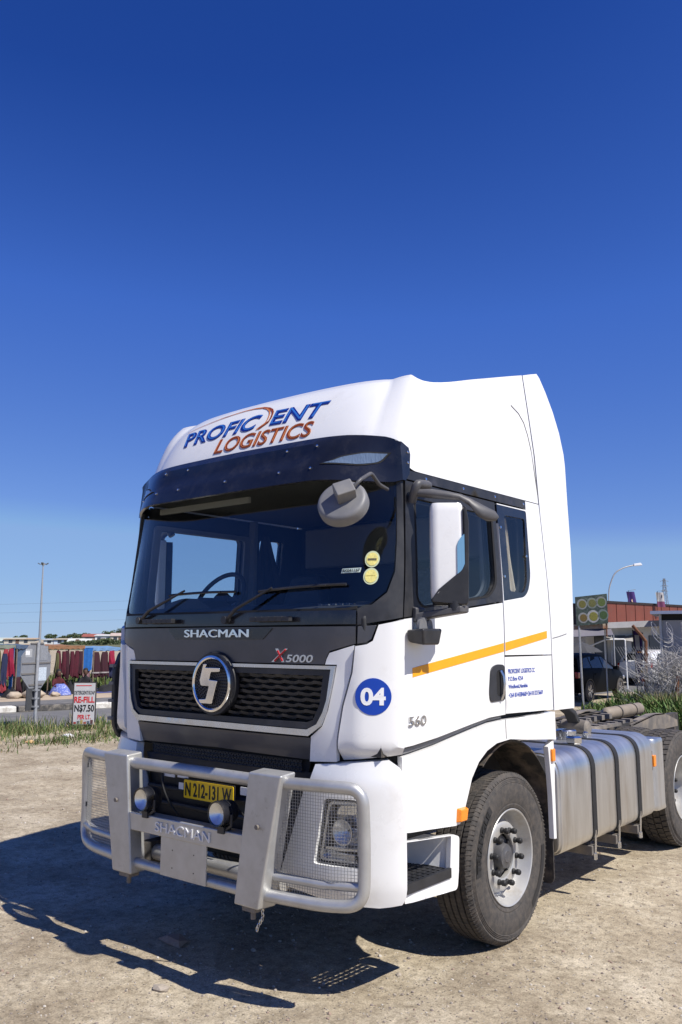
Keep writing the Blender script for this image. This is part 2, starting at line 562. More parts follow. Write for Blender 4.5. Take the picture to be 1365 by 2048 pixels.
def node_ground(name):
    m = bpy.data.materials.new(name)
    m.use_nodes = True
    n, l = m.node_tree.nodes, m.node_tree.links
    b = n['Principled BSDF']
    b.inputs['Roughness'].default_value = 0.95
    b.inputs['Specular IOR Level'].default_value = 0.15
    tc = n.new('ShaderNodeTexCoord')
    def noise(sc, det=6, rough=0.6):
        t = n.new('ShaderNodeTexNoise')
        t.inputs['Scale'].default_value = sc
        t.inputs['Detail'].default_value = det
        t.inputs['Roughness'].default_value = rough
        l.new(tc.outputs['Object'], t.inputs['Vector'])
        return t.outputs['Fac']
    def ramp(src, stops):
        r = n.new('ShaderNodeValToRGB')
        cr = r.color_ramp
        cr.elements[0].position, cr.elements[0].color = stops[0][0], (*stops[0][1], 1)
        cr.elements[1].position, cr.elements[1].color = stops[-1][0], (*stops[-1][1], 1)
        for p, c in stops[1:-1]:
            e = cr.elements.new(p); e.color = (*c, 1)
        l.new(src, r.inputs[0])
        return r.outputs[0]
    def mix(a, b_, f, mode='MIX'):
        x = n.new('ShaderNodeMix')
        x.data_type = 'RGBA'; x.blend_type = mode
        if isinstance(f, float): x.inputs['Factor'].default_value = f
        else: l.new(f, x.inputs['Factor'])
        l.new(a, x.inputs['A'])
        if isinstance(b_, tuple): x.inputs['B'].default_value = (*b_, 1)
        else: l.new(b_, x.inputs['B'])
        return x.outputs['Result']
    base = ramp(noise(1.1, 8, 0.70), [(0.32, (0.250, 0.200, 0.138)), (0.5, (0.390, 0.330, 0.238)), (0.66, (0.52, 0.455, 0.345))])
    fine = ramp(noise(14, 8, 0.75), [(0.30, (0.50, 0.48, 0.45)), (0.5, (0.98, 0.98, 0.98)), (0.70, (1.28, 1.28, 1.27))])
    c = mix(base, fine, 1.0, 'MULTIPLY')
    grit = ramp(noise(95, 4, 0.7), [(0.33, (0.55, 0.54, 0.52)), (0.5, (1, 1, 1)), (0.68, (1.35, 1.33, 1.30))])
    c = mix(c, grit, 0.8, 'MULTIPLY')
    # darker damp / oily patches with their own shape
    pt = n.new('ShaderNodeMapRange')
    pt.inputs['From Min'].default_value = 0.60; pt.inputs['From Max'].default_value = 0.74
    pt.inputs['To Max'].default_value = 0.42
    l.new(noise(1.7, 4, 0.55), pt.inputs['Value'])
    c = mix(c, (0.15, 0.12, 0.09), pt.outputs[0])
    # pebbles embedded in the grit
    vo = n.new('ShaderNodeTexVoronoi')
    vo.inputs['Scale'].default_value = 46
    vo.inputs['Randomness'].default_value = 1.0
    l.new(tc.outputs['Object'], vo.inputs['Vector'])
    pk = n.new('ShaderNodeMapRange')
    pk.inputs['From Min'].default_value = 0.30; pk.inputs['From Max'].default_value = 0.18
    l.new(vo.outputs['Distance'], pk.inputs['Value'])
    sel = n.new('ShaderNodeMath'); sel.operation = 'GREATER_THAN'; sel.inputs[1].default_value = 0.70
    sp = n.new('ShaderNodeSeparateColor')
    l.new(vo.outputs['Color'], sp.inputs[0])
    l.new(sp.outputs[0], sel.inputs[0])
    pm = n.new('ShaderNodeMath'); pm.operation = 'MULTIPLY'
    l.new(pk.outputs[0], pm.inputs[0]); l.new(sel.outputs[0], pm.inputs[1])
    pcol = ramp(sp.outputs[1], [(0.0, (0.20, 0.17, 0.14)), (0.5, (0.40, 0.35, 0.29)), (1.0, (0.56, 0.52, 0.46))])
    c = mix(c, pcol, pm.outputs[0])
    l.new(c, b.inputs['Base Color'])
    ad = n.new('ShaderNodeMath'); ad.operation = 'MULTIPLY_ADD'
    ad.inputs[1].default_value = 0.6
    l.new(noise(30, 8, 0.75), ad.inputs[0]); l.new(pm.outputs[0], ad.inputs[2])
    bp = n.new('ShaderNodeBump')
    bp.inputs['Strength'].default_value = 0.95
    bp.inputs['Distance'].default_value = 0.018
    l.new(ad.outputs[0], bp.inputs['Height'])
    l.new(bp.outputs[0], b.inputs['Normal'])
    return m
SAND = node_ground('sandy_gravel')

from mathutils import noise as mnoise
def gz(x, y):
    """Gentle unevenness of the lot; flat under the tyres and away from the lot."""
    d = math.hypot(x - 1.5, y - 0.5)
    k = 1 - sstep(d, 9, 14)
    if k <= 0: return 0.0
    h = 0.030 * mnoise.noise(Vector((x * 0.55, y * 0.55, 1.3))) + 0.012 * mnoise.noise(Vector((x * 2.1, y * 2.1, 4.0))) + 0.009 * mnoise.noise(Vector((x * 6, y * 6, 9)))
    for c0 in (2.25, 4.15, -2.6):      # shallow wheel ruts
        e = abs(x - c0 - 0.10 * y - 0.03 * y * math.sin(y * .3)) 
        h += 0.014 * (sstep(e, 0.13, 0.20) - 1) + 0.010 * sstep(e, 0.13, 0.20) * (1 - sstep(e, 0.22, 0.34))
    for (wx, wy) in ((1.05, 1.5), (-1.05, 1.5), (1.05, 4.93), (-1.05, 4.93)):
        e = math.hypot((x - wx) / 1.2, y - wy)
        h *= sstep(e, 0.25, 0.7)
    return (h - 0.006) * k
def axis_pts(lo, hi, step, far):
    a = []
    v = lo
    while v < hi + 1e-6:
        a.append(v); v += step
    s = step
    right, left = [], []
    v = hi; 
    while v < far:
        s *= 1.45; v += s; right.append(min(v, far))
    s = step; v = lo
    while v > -far:
        s *= 1.45; v -= s; left.append(max(v, -far))
    return list(reversed(left)) + a + right
gx_, gy_ = axis_pts(-9, 9, 0.09, 4000), axis_pts(-4.5, 9, 0.09, 4000)
vs = [(x, y, gz(x, y)) for y in gy_ for x in gx_]
nx_ = len(gx_)
fs = [(j * nx_ + i, j * nx_ + i + 1, (j + 1) * nx_ + i + 1, (j + 1) * nx_ + i) for j in range(len(gy_) - 1) for i in range(nx_ - 1)]
ground = mk('ground', vs, fs, SAND, None, ang=80, recalc=False)
tag(ground, 'sandy beige gravel lot with pebbles and darker patches', None, None, 'structure')

# road frame: t along the road, n towards the lot
RO, RT, RN = Vector((-17.8, 8.9, 0)), Vector((0.233, 0.972, 0)).normalized(), Vector((0.972, -0.233, 0)).normalized()
def rd(t, n, z=0.0): return RO + RT * t + RN * n + Vector((0, 0, z))
ASPH = mat('asphalt', (0.135, 0.132, 0.128), 0.88, var=(2.2, 0.18), bump=(70, 0.35, 0.01), dirt=(1.1, (0.26, 0.23, 0.19), 0.6, 0.52))
PAVE = mat('dusty_pavement', (0.40, 0.32, 0.23), 0.95, var=(1.5, 0.25), bump=(20, 0.4, 0.03))
CONC = mat('worn_concrete', (0.34, 0.31, 0.27), 0.9, var=(6, 0.2), bump=(40, 0.3, 0.01), dirt=(4, (0.20, 0.16, 0.12), 0.6, 0.5))
KWH = mat('worn_white_kerb_paint', (0.66, 0.64, 0.58), 0.85, var=(8, 0.12), dirt=(5, (0.26, 0.22, 0.17), 0.9, 0.47))
KBK = mat('worn_black_kerb_paint', (0.06, 0.058, 0.055), 0.85, var=(8, 0.3), dirt=(6, (0.26, 0.23, 0.19), 0.9, 0.46))
def strip(name, t0, t1, n0, n1, z, m, label, seg=60, wob=0.0):
    vs, fs = [], []
    for i in range(seg + 1):
        t = t0 + (t1 - t0) * i / seg
        w = wob * mnoise.noise(Vector((t * 0.35, 3.1, 0))) + wob * 0.5 * mnoise.noise(Vector((t * 1.3, 7.1, 0)))
        vs += [rd(t, n0, z), rd(t, n1 + w, z)]
    fs = [(2 * i, 2 * i + 1, 2 * i + 3, 2 * i + 2) for i in range(seg)]
    o = mk(name, vs, fs, m, None, ang=0)
    return tag(o, label, None, None, 'structure')
strip('road', -60, 160, 0.0, 4.9, 0.004, ASPH, 'worn grey asphalt road running past the lot', 240, 0.35)
strip('side_lane', -60, 160, -3.7, -0.42, 0.004, ASPH, 'narrow asphalt lane between kerb and market stalls')
strip('pavement', -60, 160, -12.0, -3.7, 0.006, PAVE, 'dusty sand pavement in front of the market stalls')
kb = empty('kerb', tuple(RO))
tag(kb, 'raised kerb of concrete blocks with worn black and white paint along the road', None, None, 'structure')
kmesh = {}
for i in range(-16, 40):
    t0 = i * 1.95
    m = (KWH, CONC, KBK, CONC)[(i + (i // 4)) % 4] if i % 5 else KWH
    if i == 0: m = KBK
    if i in (1, -1): m = KWH
    if m.name not in kmesh:
        o = Geo().box((0, -0.42, 0.0), (1.90, 0.0, 0.17)).obj('kerb_stone', m, kb, bevel=0.03)
        kmesh[m.name] = o
    else:
        o = kmesh[m.name].copy(); COL.objects.link(o); o.parent = kb
    o.location = RT * t0 + Vector((0, 0, random.uniform(-0.02, 0.0)))
    o.rotation_euler = (0, 0, math.atan2(RT.y, RT.x) + random.uniform(-0.006, 0.006))
    # stone local x runs along the road, local -y away from the lot -> mirrored by rotation
# ================================================================== THE TRUCK
truck = empty('semi_truck', (0, 0, 0))
tag(truck, 'white semi truck tractor with silver bull bar and dark grille, parked on the sandy lot', 'truck')

# ---- body skin: plan curve (front bow, rounded corner, straight side) swept over height
_T = [(0, 0.0, -0.03), (0.2, 0.2, -0.029), (0.4, 0.402, -0.025), (0.6, 0.602, -0.018), (0.75, 0.753, -0.0083), (0.85, 0.852, 0.0020), (0.92, 0.92, 0.013), (0.98, 0.977, 0.0263), (1.03, 1.0238, 0.0408), (1.07, 1.0583, 0.0562),
      (1.1, 1.0825, 0.0698), (1.13, 1.1067, 0.0856), (1.16, 1.1305, 0.1028), (1.19, 1.1530, 0.1204), (1.215, 1.1722, 0.1361), (1.24, 1.1908, 0.1528), (1.26, 1.2050, 0.1670), (1.28, 1.2175, 0.1818), (1.3, 1.2275, 0.1965), (1.32, 1.2352, 0.2108),
      (1.335, 1.2400, 0.2212), (1.35, 1.2438, 0.2318), (1.365, 1.2468, 0.2426), (1.38, 1.2489, 0.2542), (1.3939, 1.25, 0.267)]
UC, YC, CMIN = 1.3939, 0.267, -0.03
_TX, _TY = [(a, b) for a, b, c in _T], [(a, c) for a, b, c in _T]
_YU = [(c, a) for a, b, c in _T]
def curve(u):
    s = -1 if u < 0 else 1
    u = abs(u)
    if u >= UC: return s * 1.25, YC + u - UC
    return s * sinterp(u, _TX), sinterp(u, _TY)
def UY(y):
    return UC + y - YC if y >= YC else interp(y, _YU)
SH = [(0.4, 0), (1.25, 0), (1.4, -0.012), (1.75, 0), (2.08, 0), (2.3, 0.045), (2.6, 0.115), (2.95, 0.20), (3.2, 0.24)]
XS = [(0.4, 1.25), (2.05, 1.25), (2.4, 1.238), (2.85, 1.213), (3.3, 1.185), (3.6, 1.15), (3.8, 1.125), (4.05, 1.095)]
def S0(u, z):
    x, y = curve(u)
    f = 1 - min(1, max(0, (y - CMIN) / (YC - CMIN))) ** 1.7
    return Vector((x * interp(z, XS) / 1.25, y + interp(z, SH) * f, z))
SK = surf(S0)                                   # (u, z)
SD = surf(lambda y, z: S0(UY(y), z))            # (y, z) on the visible side
def both(name, outline, m, fn=SK, **k):
    """The same panel on the two sides of the truck."""
    par = k.pop('par', truck)
    a = panel(name, outline, fn, m, par, **k)
    b = panel(name, outline, fn, m, par, mirror=True, **k)
    return a, b
def sym(h):
    """Close a half outline (u >= 0, top centre to bottom centre) by mirroring it."""
    return h + [(-a, b) for a, b in reversed(h) if a > 1e-6]

# ---- dark inner shell added behind the shut lines to stop light and darken gaps
panel('firewall_gap_backing', sym([(0, 2.08), (1.34, 2.08), (1.34, 1.24), (0, 1.24)]), SK, DARK, truck, t=0.01, off=-0.075, bevel=0, res=0.12)
WIN = rnd([(0.400, 2.765), (0.372, 2.17), (0.43, 2.128), (1.20, 2.222), (1.285, 2.30), (1.29, 2.765)], [0.03, 0.06, 0.04, 0.05, 0.05, 0.04])
QWIN = rnd([(1.480, 2.785), (1.492, 2.262), (1.69, 2.258), (1.745, 2.335), (1.785, 2.79)], [0.03, 0.02, 0.04, 0.04, 0.03])
liner = [(0.24, 1.42), (0.30, 2.93), (2.05, 2.93), (2.05, 1.40)]
both('inner_lining', liner, INT, SD, t=0.012, off=-0.06, holes=[WIN, QWIN], bevel=0)

# ---- windscreen and its surround
WS_R = [(1.0, 2.104), (1.142, 2.140), (1.228, 2.208), (1.273, 2.322), (1.285, 2.496), (1.283, 2.96)]
ws = sym([(0, 2.96), (1.283, 2.96), (1.285, 2.496), (1.273, 2.322), (1.228, 2.208), (1.142, 2.140), (1.0, 2.104), (0, 2.102)])
wsp = panel('windshield', ws, SK, GLASS, truck, t=0.006, off=-0.008, bevel=0, res=0.1)
both('windshield_pillar', [(1.066, 2.018), (1.343, 2.060), (1.415, 2.93), (1.292, 2.93), (1.294, 2.5), (1.282, 2.318), (1.236, 2.200), (1.148, 2.130), (1.066, 2.108)], BLACKP, t=0.05, off=0.004)
panel('cowl', sym([(0, 2.098), (1.058, 2.100), (1.058, 2.022), (0, 2.020)]), SK, BLACKG, truck, t=0.03, off=0.006)
panel('windshield_seal', sym([(0, 2.112), (1.0, 2.114), (1.06, 2.124), (1.06, 2.106), (1.0, 2.099), (0, 2.097)]), SK, DARK, truck, t=0.015, off=0.004, bevel=0)
# stickers on the glass
for i, (u, z) in enumerate([(1.131, 2.393), (1.131, 2.294)]):
    st_ = panel('sticker', circ(u, z, 0.048, 0.048), SK, mat('sticker_rim_%d' % i, (0.55, 0.62, 0.42), 0.6), truck, t=0.001, off=-0.004, bevel=0)
    panel('sticker_face', circ(u, z, 0.038, 0.038), SK, mat('sticker_face_%d' % i, (0.74, 0.66, 0.22), 0.6, var=(60, 0.25)), st_, t=0.001, off=-0.002, bevel=0)
    panel('sticker_print', [(u - 0.028, z - 0.008 + 0.01 * i), (u + 0.028, z - 0.008 + 0.01 * i), (u + 0.028, z + 0.004), (u - 0.028, z + 0.004)], SK, mat('sticker_ink_%d' % i, (0.12, 0.11, 0.06) if i == 0 else (0.5, 0.42, 0.1), 0.6, var=(200, 0.6)), st_, t=0.001, off=-0.0005, bevel=0)
lb = panel('number_label', [(0.935, 2.315), (0.94, 2.342), (1.065, 2.345), (1.06, 2.318)], SK, mat('label_paper', (0.55, 0.66, 0.62), 0.6), truck, t=0.001, off=-0.004, bevel=0)
text('label_print', 'SX041167', SK, (0.943, 1.056, 2.322, 2.339), INK, lb, depth=0.001, lift=-0.002)

# ---- dark hood, badge and lettering
panel('hood_panel', sym([(0, 2.012), (1.055, 2.010), (1.055, 1.914), (0.892, 1.872), (0.868, 1.834), (0.855, 1.797), (0, 1.800)]), SK, HOOD, truck, t=0.03, off=0.006)
bp_ = panel('badge_plate', sym([(0, 2.006), (0.478, 2.004), (0.400, 1.938), (0, 1.936)]), SK, BLACKG, truck, t=0.012, off=0.012)
for da in (-0.004, 0.0, 0.004):
    text('badge_lettering', 'SHACMAN', SK, (-0.293 + da, 0.293 + da, 1.950 + abs(da) * .2, 1.999 - abs(da) * .2), CHROME, bp_, depth=0.012 - abs(da) * .2, bold=0.0, lift=0.012)
text('model_lettering', '5000', SK, (0.585, 0.790, 1.806, 1.850), SATIN, truck, depth=0.008, bold=0.02, lift=0.006, shear=0.3)
text('model_letter', 'X', SK, (0.474, 0.604, 1.806, 1.884), SATIN, truck, depth=0.008, bold=0.02, lift=0.006, shear=0.35)
g = Geo()
for (a0, b0, a1, b1) in [(0.50, 1.812, 0.585, 1.878), (0.522, 1.872, 0.560, 1.812)]:
    P, N = SK((a0 + a1) / 2, (b0 + b1) / 2)
    p, q = SK(a0, b0)[0] + N * 0.016, SK(a1, b1)[0] + N * 0.016
    g.beam(p, q, 0.009, 0.004, up=N)
g.obj('model_letter_stripe', RED, truck, ang=0)
both('corner_trim', [(1.068, 2.010), (1.180, 2.017), (1.150, 1.939), (1.118, 1.921), (1.064, 1.914)], HOOD, t=0.03, off=0.006)

# ---- grille
both('grille_surround', [(1.046, 1.905), (0.892, 1.862), (0.872, 1.828), (0.862, 1.797), (0.940, 1.797), (0.915, 1.668), (0.888, 1.546), (0.850, 1.455), (0.775, 1.395), (0.760, 1.258), (0.938, 1.268), (0.944, 1.382), (0.975, 1.574), (1.026, 1.755)], WHITE, t=0.04, off=0.004)
grille = panel('grille', sym([(0, 1.768), (0.905, 1.766), (0.880, 1.600), (0.856, 1.530), (0.82, 1.468), (0.755, 1.437), (0, 1.440)]), SK, BLACKP, truck, t=0.03, off=0.010,
               holes=[sym([(0, 1.736), (0.852, 1.734), (0.832, 1.57), (0.79, 1.488), (0.745, 1.472), (0, 1.474)])])
panel('chrome_frame', sym([(0, 1.792), (0.936, 1.790), (0.912, 1.66), (0.884, 1.54), (0.848, 1.456), (0.768, 1.400), (0, 1.402)]), SK, SATIN, grille, t=0.05, off=0.022, bevel=0.008,
      holes=[sym([(0, 1.772), (0.908, 1.770), (0.884, 1.60), (0.860, 1.53), (0.822, 1.466), (0.757, 1.434), (0, 1.437)])], seg=3)
panel('backing', sym([(0, 1.75), (0.88, 1.75), (0.86, 1.55), (0.78, 1.46), (0, 1.46)]), SK, DARK, grille, t=0.01, off=-0.055, bevel=0)
for i in range(8):
    zc = 1.722 - i * 0.0325
    hw = 0.848 if i < 5 else (0.826, 0.804, 0.78)[i - 5]
    vs, fs = [], []
    n = 96
    for k in range(n + 1):
        u = -hw + 2 * hw * k / n
        ph = (u / 0.112 + (i % 2) * 0.5) % 1.0
        w = (1 - abs(2 * ph - 1)) ** 1.6
        d = -0.004 - 0.022 * (1 - w)
        P, N = SK(u, zc)
        zz = 0.011 * w
        for (dz, dd) in ((0.004 + zz, d - 0.03), (0.007 + zz, d), (-0.011 + zz, d - 0.004), (-0.014 + zz * 0.6, d - 0.03)):
            vs.append(P + N * dd + Vector((0, 0, dz)))
    for k in range(n):
        for j in range(3):
            a = k * 4 + j
            fs.append((a, a + 1, a + 5, a + 4))
    mk('slat', vs, fs, BLACKP, grille, ang=40)
# emblem
em = Vector((0, -0.045, 1.666))
e = Geo().lathe([(-0.020, 0.0), (-0.022, 0.19), (-0.008, 0.196), (0.02, 0.196), (0.03, 0.19)], em, 'y', 56).obj('emblem', BLACKP, truck)
Geo().lathe([(-0.022, 0.150), (-0.034, 0.152), (-0.040, 0.160), (-0.036, 0.172), (-0.026, 0.176), (-0.018, 0.176), (-0.018, 0.150)], em, 'y', 64, closed=True).obj('emblem_ring', CHROME, e)
g = Geo()
for k in range(9):
    for j in range(6 + k * 5):
        r_ = 0.012 + k * 0.0165
        t_ = 2 * math.pi * j / (6 + k * 5)
        if r_ > 0.145: continue
        c = em + Vector((r_ * math.cos(t_), -0.026, r_ * math.sin(t_)))
        g.lathe([(0.004, 0.0055), (-0.002, 0.0045), (-0.004, 0.0)], c, 'y', 6)
o = g.obj('emblem_texture', BLACKG, e)
o['kind'] = 'stuff'
lg = [(-0.095, 0.070), (-0.060, 0.118), (-0.045, 0.118), (-0.068, 0.050), (-0.028, 0.050), (-0.006, 0.075), (0.052, 0.082), (0.086, 0.082), (0.086, 0.060), (0.030, 0.056), (0.030, 0.030), (0.056, 0.018),
      (0.056, 0.000), (0.020, -0.118), (-0.010, -0.130), (-0.100, -0.130), (-0.100, -0.110), (-0.040, -0.106), (-0.014, -0.012), (-0.070, -0.012), (-0.082, 0.010)]
lg = [(-0.062, 0.120), (-0.030, 0.120), (-0.044, 0.098), (0.088, 0.098), (0.088, 0.074), (0.006, 0.070), (-0.006, 0.024), (0.070, 0.020), (0.058, -0.008), (0.022, -0.122), (-0.086, -0.122), (-0.100, -0.098), (-0.034, -0.094), (-0.008, -0.016), (-0.082, -0.014), (-0.094, 0.016)]
V, tr = cdt(rnd(lg, 0.006, 2), [], 0.5)
n = len(V)
bnd = rnd(lg, 0.006, 2)
Geo().prism(bnd, lambda a, b: em + Vector((a, -0.026, b)), lambda a, b: em + Vector((a, -0.046, b))).obj('emblem_letter', CHROME, e, bevel=0.004)

# ---- lower dark panel, lower mesh grille
panel('lower_panel', sym([(0, 1.392), (0.772, 1.390), (0.757, 1.262), (0, 1.276)]), SK, HOOD, truck, t=0.03, off=lambda u, z: 0.012 - 0.03 * (1.39 - z) / 0.13)
lm = panel('lower_grille', sym([(0, 1.262), (0.72, 1.254), (0.70, 1.175), (0, 1.180)]), SK, DARK, truck, t=0.01, off=-0.06, bevel=0)
g = Geo()
for i in range(92):
    u = -0.66 + i * 1.32 / 91
    P, N = SK(u, 1.22)
    for j in range(3):
        z0 = 1.186 + j * 0.022
        s = 0.005 if (i + j) % 2 else -0.005
        g.beam(P + N * -0.045 + Vector((-s, 0, z0 - 1.22)), P + N * -0.045 + Vector((s, 0, z0 + 0.022 - 1.22)), 0.005, 0.008)
for j in range(4):
    g.tube([SK(-0.67 + k * 1.34 / 24, 1.186 + j * 0.022)[0] + Vector((0, 0.04, 0)) for k in range(25)], 0.003, 5)
o = g.obj('lower_grille_mesh', BLACKP, lm)
o['kind'] = 'stuff'

# ---- white corner fairings with the number disc
CF = [(1.058, 1.900), (1.122, 1.910), (1.157, 1.930), (1.190, 2.018), (1.338, 2.048), (1.326, 1.312), (0.955, 1.268), (0.960, 1.382), (0.991, 1.574), (1.042, 1.755)]
cf_off = lambda u, z: 0.016 - 0.075 * sstep(1.345 - z, 0.0, 0.085) + 0.012 * sstep(u, 1.0, 1.08)
cfR, cfL = both('corner_fairing', CF, WHITE, t=0.05, off=cf_off, res=0.035)
dk = panel('number_disc', circ(1.158, 1.626, 0.098, 0.100, 40), SK, BLUE, cfR, t=0.004, off=0.0305, bevel=0, res=0.03)
text('disc_number', '04', SK, (1.090, 1.226, 1.578, 1.674), WVINYL, dk, depth=0.0015, bold=0.036, lift=0.031)
# slotted vane standing off the far corner
va = empty('air_vane', (0, 0, 0), truck)
for sgn in (-1,):
    g = Geo()
    poly = rnd([(0.175, 1.86), (0.32, 1.84), (0.32, 1.28), (0.195, 1.21), (0.130, 1.32), (0.120, 1.70)], 0.05)
    g.prism(poly, lambda y, z: (sgn * 1.262, y, z), lambda y, z: (sgn * 1.300, y, z))
    g.obj('vane_shell', BLACKP, va, bevel=0.006)
    for k in range(4):
        Geo().box((-1.312, 0.108, 1.36 + k * 0.125), (-1.268, 0.20, 1.382 + k * 0.125)).obj('vane_rib', GREYP, va)

# ---- bumper
def ring_hole(pts): return rnd(pts, 0.02, 3)
HL = rnd([(0.872, 1.072), (1.085, 1.078), (1.095, 0.720), (0.805, 0.722)], [0.03, 0.05, 0.04, 0.02])
BC = [(0.800, 1.246), (1.245, 1.284), (1.303, 1.244), (1.336, 1.188), (1.334, 0.560), (1.310, 0.532), (1.186, 0.520), (0.90, 0.535), (0.600, 0.575), (0.575, 0.640), (0.655, 0.860), (0.735, 1.100), (0.775, 1.160)]
bcR, bcL = both('bumper_corner', BC, WHITE, t=0.06, holes=[HL], off=lambda u, z: 0.030 - 0.02 * sstep(0.62 - z, 0, 0.1) - 0.028 * sstep(z, 1.14, 1.29), res=0.05)
for mir in (False, True):
    hl = panel('headlight', HL, SK, LENS, truck, t=0.004, off=0.012, bevel=0, res=0.05, mirror=mir)
    panel('housing', HL, SK, mat('headlight_housing_%d' % mir, (0.42, 0.42, 0.43), 0.25, metal=0.75), hl, t=0.01, off=-0.075, bevel=0, mirror=mir)
    panel('bezel', HL, SK, BLACKG, hl, t=0.07, off=0.006, bevel=0, mirror=mir, holes=[rnd([(0.885, 1.058), (1.070, 1.062), (1.080, 0.735), (0.824, 0.737)], 0.03)])
    sg = -1 if mir else 1
    for (u, z, r_) in [(0.965, 0.893, 0.066), (1.040, 0.885, 0.034)]:
        P, N = SK(u, z)
        g = Geo().lathe([(0.045, 0.2 * r_), (0.03, 0.55 * r_), (-0.01, r_), (-0.022, r_ * 1.06), (-0.022, r_ * 0.96), (0.02, r_ * 0.5), (0.036, 0.1 * r_)], (P.x * sg, P.y + 0.03, P.z), 'y', 24, cap=False)
        g.obj('reflector', REFL, hl)
        Geo().lathe([(-0.012, 0.0), (-0.008, r_ * 0.3), (0.006, r_ * 0.44), (0.02, r_ * 0.46)], (P.x * sg, P.y + 0.03, P.z), 'y', 16).obj('bulb_lens', LENS, hl)
    panel('inner_trim', rnd([(0.888, 1.055), (1.068, 1.059), (1.078, 0.738), (0.828, 0.740)], 0.03), SK, SATIN, hl, t=0.05, off=0.002, bevel=0, mirror=mir, holes=[rnd([(0.900, 1.043), (1.056, 1.047), (1.066, 0.752), (0.846, 0.754)], 0.03)])
    panel('lamp_shelf', [(0.862, 0.800), (1.068, 0.800), (1.068, 0.812), (0.866, 0.812)], SK, SATIN, hl, t=0.06, off=-0.005, bevel=0, mirror=mir)
    panel('lamp_visor', rnd([(0.925, 0.985), (0.955, 1.035), (1.055, 1.040), (1.055, 0.99)], 0.02), SK, CHROME, hl, t=0.03, off=-0.012, bevel=0.006, mirror=mir)
    P, N = SK(0.95, 0.765)
    Geo().box((sg * 0.95 - 0.1, P.y + 0.01, 0.748), (sg * 0.95 + 0.1, P.y + 0.03, 0.790)).obj('indicator_strip', SATIN, hl, bevel=0.004)
bcen = panel('bumper_center', sym([(0, 1.186), (0.76, 1.186), (0.735, 1.10), (0.66, 0.86), (0.585, 0.64), (0, 0.64)]), SK, BLACKP, truck, t=0.03, off=-0.05)
for k in range(5):
    z = 0.70 + k * 0.095
    g = Geo()
    w = 0.58 + 0.03 * k
    g.tube([SK(-w + 2 * w * i / 16, z)[0] + Vector((0, 0.02, 0)) for i in range(17)], 0.016, 8)
    g.obj('slat', BLACKP, bcen)
skid = Geo().tube([Vector((-0.62 + 1.24 * i / 12, -0.055, 0.592)) for i in range(13)], 0.048, 14).obj('tow_bar', SILVER, truck)
for (x0, x1, z0, z1) in [(-0.30, -0.20, 1.075, 1.10), (-0.285, -0.19, 1.005, 1.045), (0.27, 0.36, 1.03, 1.075), (-0.44, -0.33, 1.07, 1.095)]:
    Geo().box((x0, -0.073, z0), (x1, -0.066, z1)).obj('reflective_tape', WVINYL, truck)
# hoses and cables in the bumper opening
g = Geo()
g.tube(rpath([(0.26, -0.25, 0.99), (0.36, -0.20, 1.0), (0.40, -0.12, 0.90), (0.42, -0.06, 0.8)], 0.06), 0.006, 6)
g.obj('lamp_cable', RUBBERS, truck)
g = Geo()
g.tube(rpath([(-0.46, -0.06, 1.12), (-0.40, -0.11, 1.02), (-0.34, -0.10, 0.92), (-0.30, -0.06, 0.84)], 0.05), 0.008, 6)
g.obj('lamp_cable', RUBBERS, truck)

# ---- number plate
pl = Geo().prism(rnd([(-0.23, 0.955), (0.23, 0.955), (0.23, 1.078), (-0.23, 1.078)], 0.012, 3), lambda a, b: (a, -0.072, b), lambda a, b: (a, -0.080, b)).obj('number_plate', INK, truck)
Geo().prism(rnd([(-0.222, 0.962), (0.222, 0.962), (0.222, 1.071), (-0.222, 1.071)], 0.01, 3), lambda a, b: (a, -0.080, b), lambda a, b: (a, -0.084, b)).obj('plate_face', YPLATE, pl)
text('plate_lettering', 'N 212-131 W', plane_fn((0, -0.084, 0), (1, 0, 0), (0, 0, 1)), (-0.207, 0.207, 0.975, 1.058), INK, pl, depth=0.002, bold=0.022, lift=0.0005)

# ---- wipers and cowl grips
for (pv, mid, a, b) in [((-0.786, 2.064), (-0.334, 2.247), (-0.513, 2.228), (0.137, 2.230)), ((0.095, 2.056), (0.462, 2.237), (0.337, 2.224), (0.985, 2.247))]:
    wp = empty('wiper', (0, 0, 0), truck)
    lift = lambda q, h: SK(*q)[0] + SK(*q)[1] * h
    g = Geo().tube([lift(pv, 0.02), lift(((pv[0] * .7 + mid[0] * .3), (pv[1] * .7 + mid[1] * .3)), 0.055), lift(mid, 0.035)], [0.015, 0.011, 0.007], 8)
    P, N = SK(*pv)
    g.cyl(P - N * 0.005, P + N * 0.045, 0.024, 14)
    g.obj('wiper_arm', BLACKP, wp)
    g = Geo().tube([lift((a[0] + (b[0] - a[0]) * k / 10, a[1] + (b[1] - a[1]) * k / 10 + 0.006 * math.sin(math.pi * k / 10)), 0.012) for k in range(11)], 0.009, 6)
    g.tube([lift((a[0] + (b[0] - a[0]) * k / 10, a[1] + (b[1] - a[1]) * k / 10), 0.024) for k in range(2, 9)], 0.006, 6)
    g.obj('wiper_blade', BLACKP, wp)
for (u0, u1) in [(-0.704, -0.384), (0.333, 0.646)]:
    g = Geo()
    pts = [SK(u0 + (u1 - u0) * k / 6, 2.056) for k in range(7)]
    for k in range(6):
        g.beam(pts[k][0] + pts[k][1] * 0.045, pts[k + 1][0] + pts[k + 1][1] * 0.045, 0.034, 0.030)
    for k in (1, 5):
        g.beam(pts[k][0], pts[k][0] + pts[k][1] * 0.05, 0.02, 0.02)
    g.obj('grip_step', BLACKP, truck, bevel=0.004)

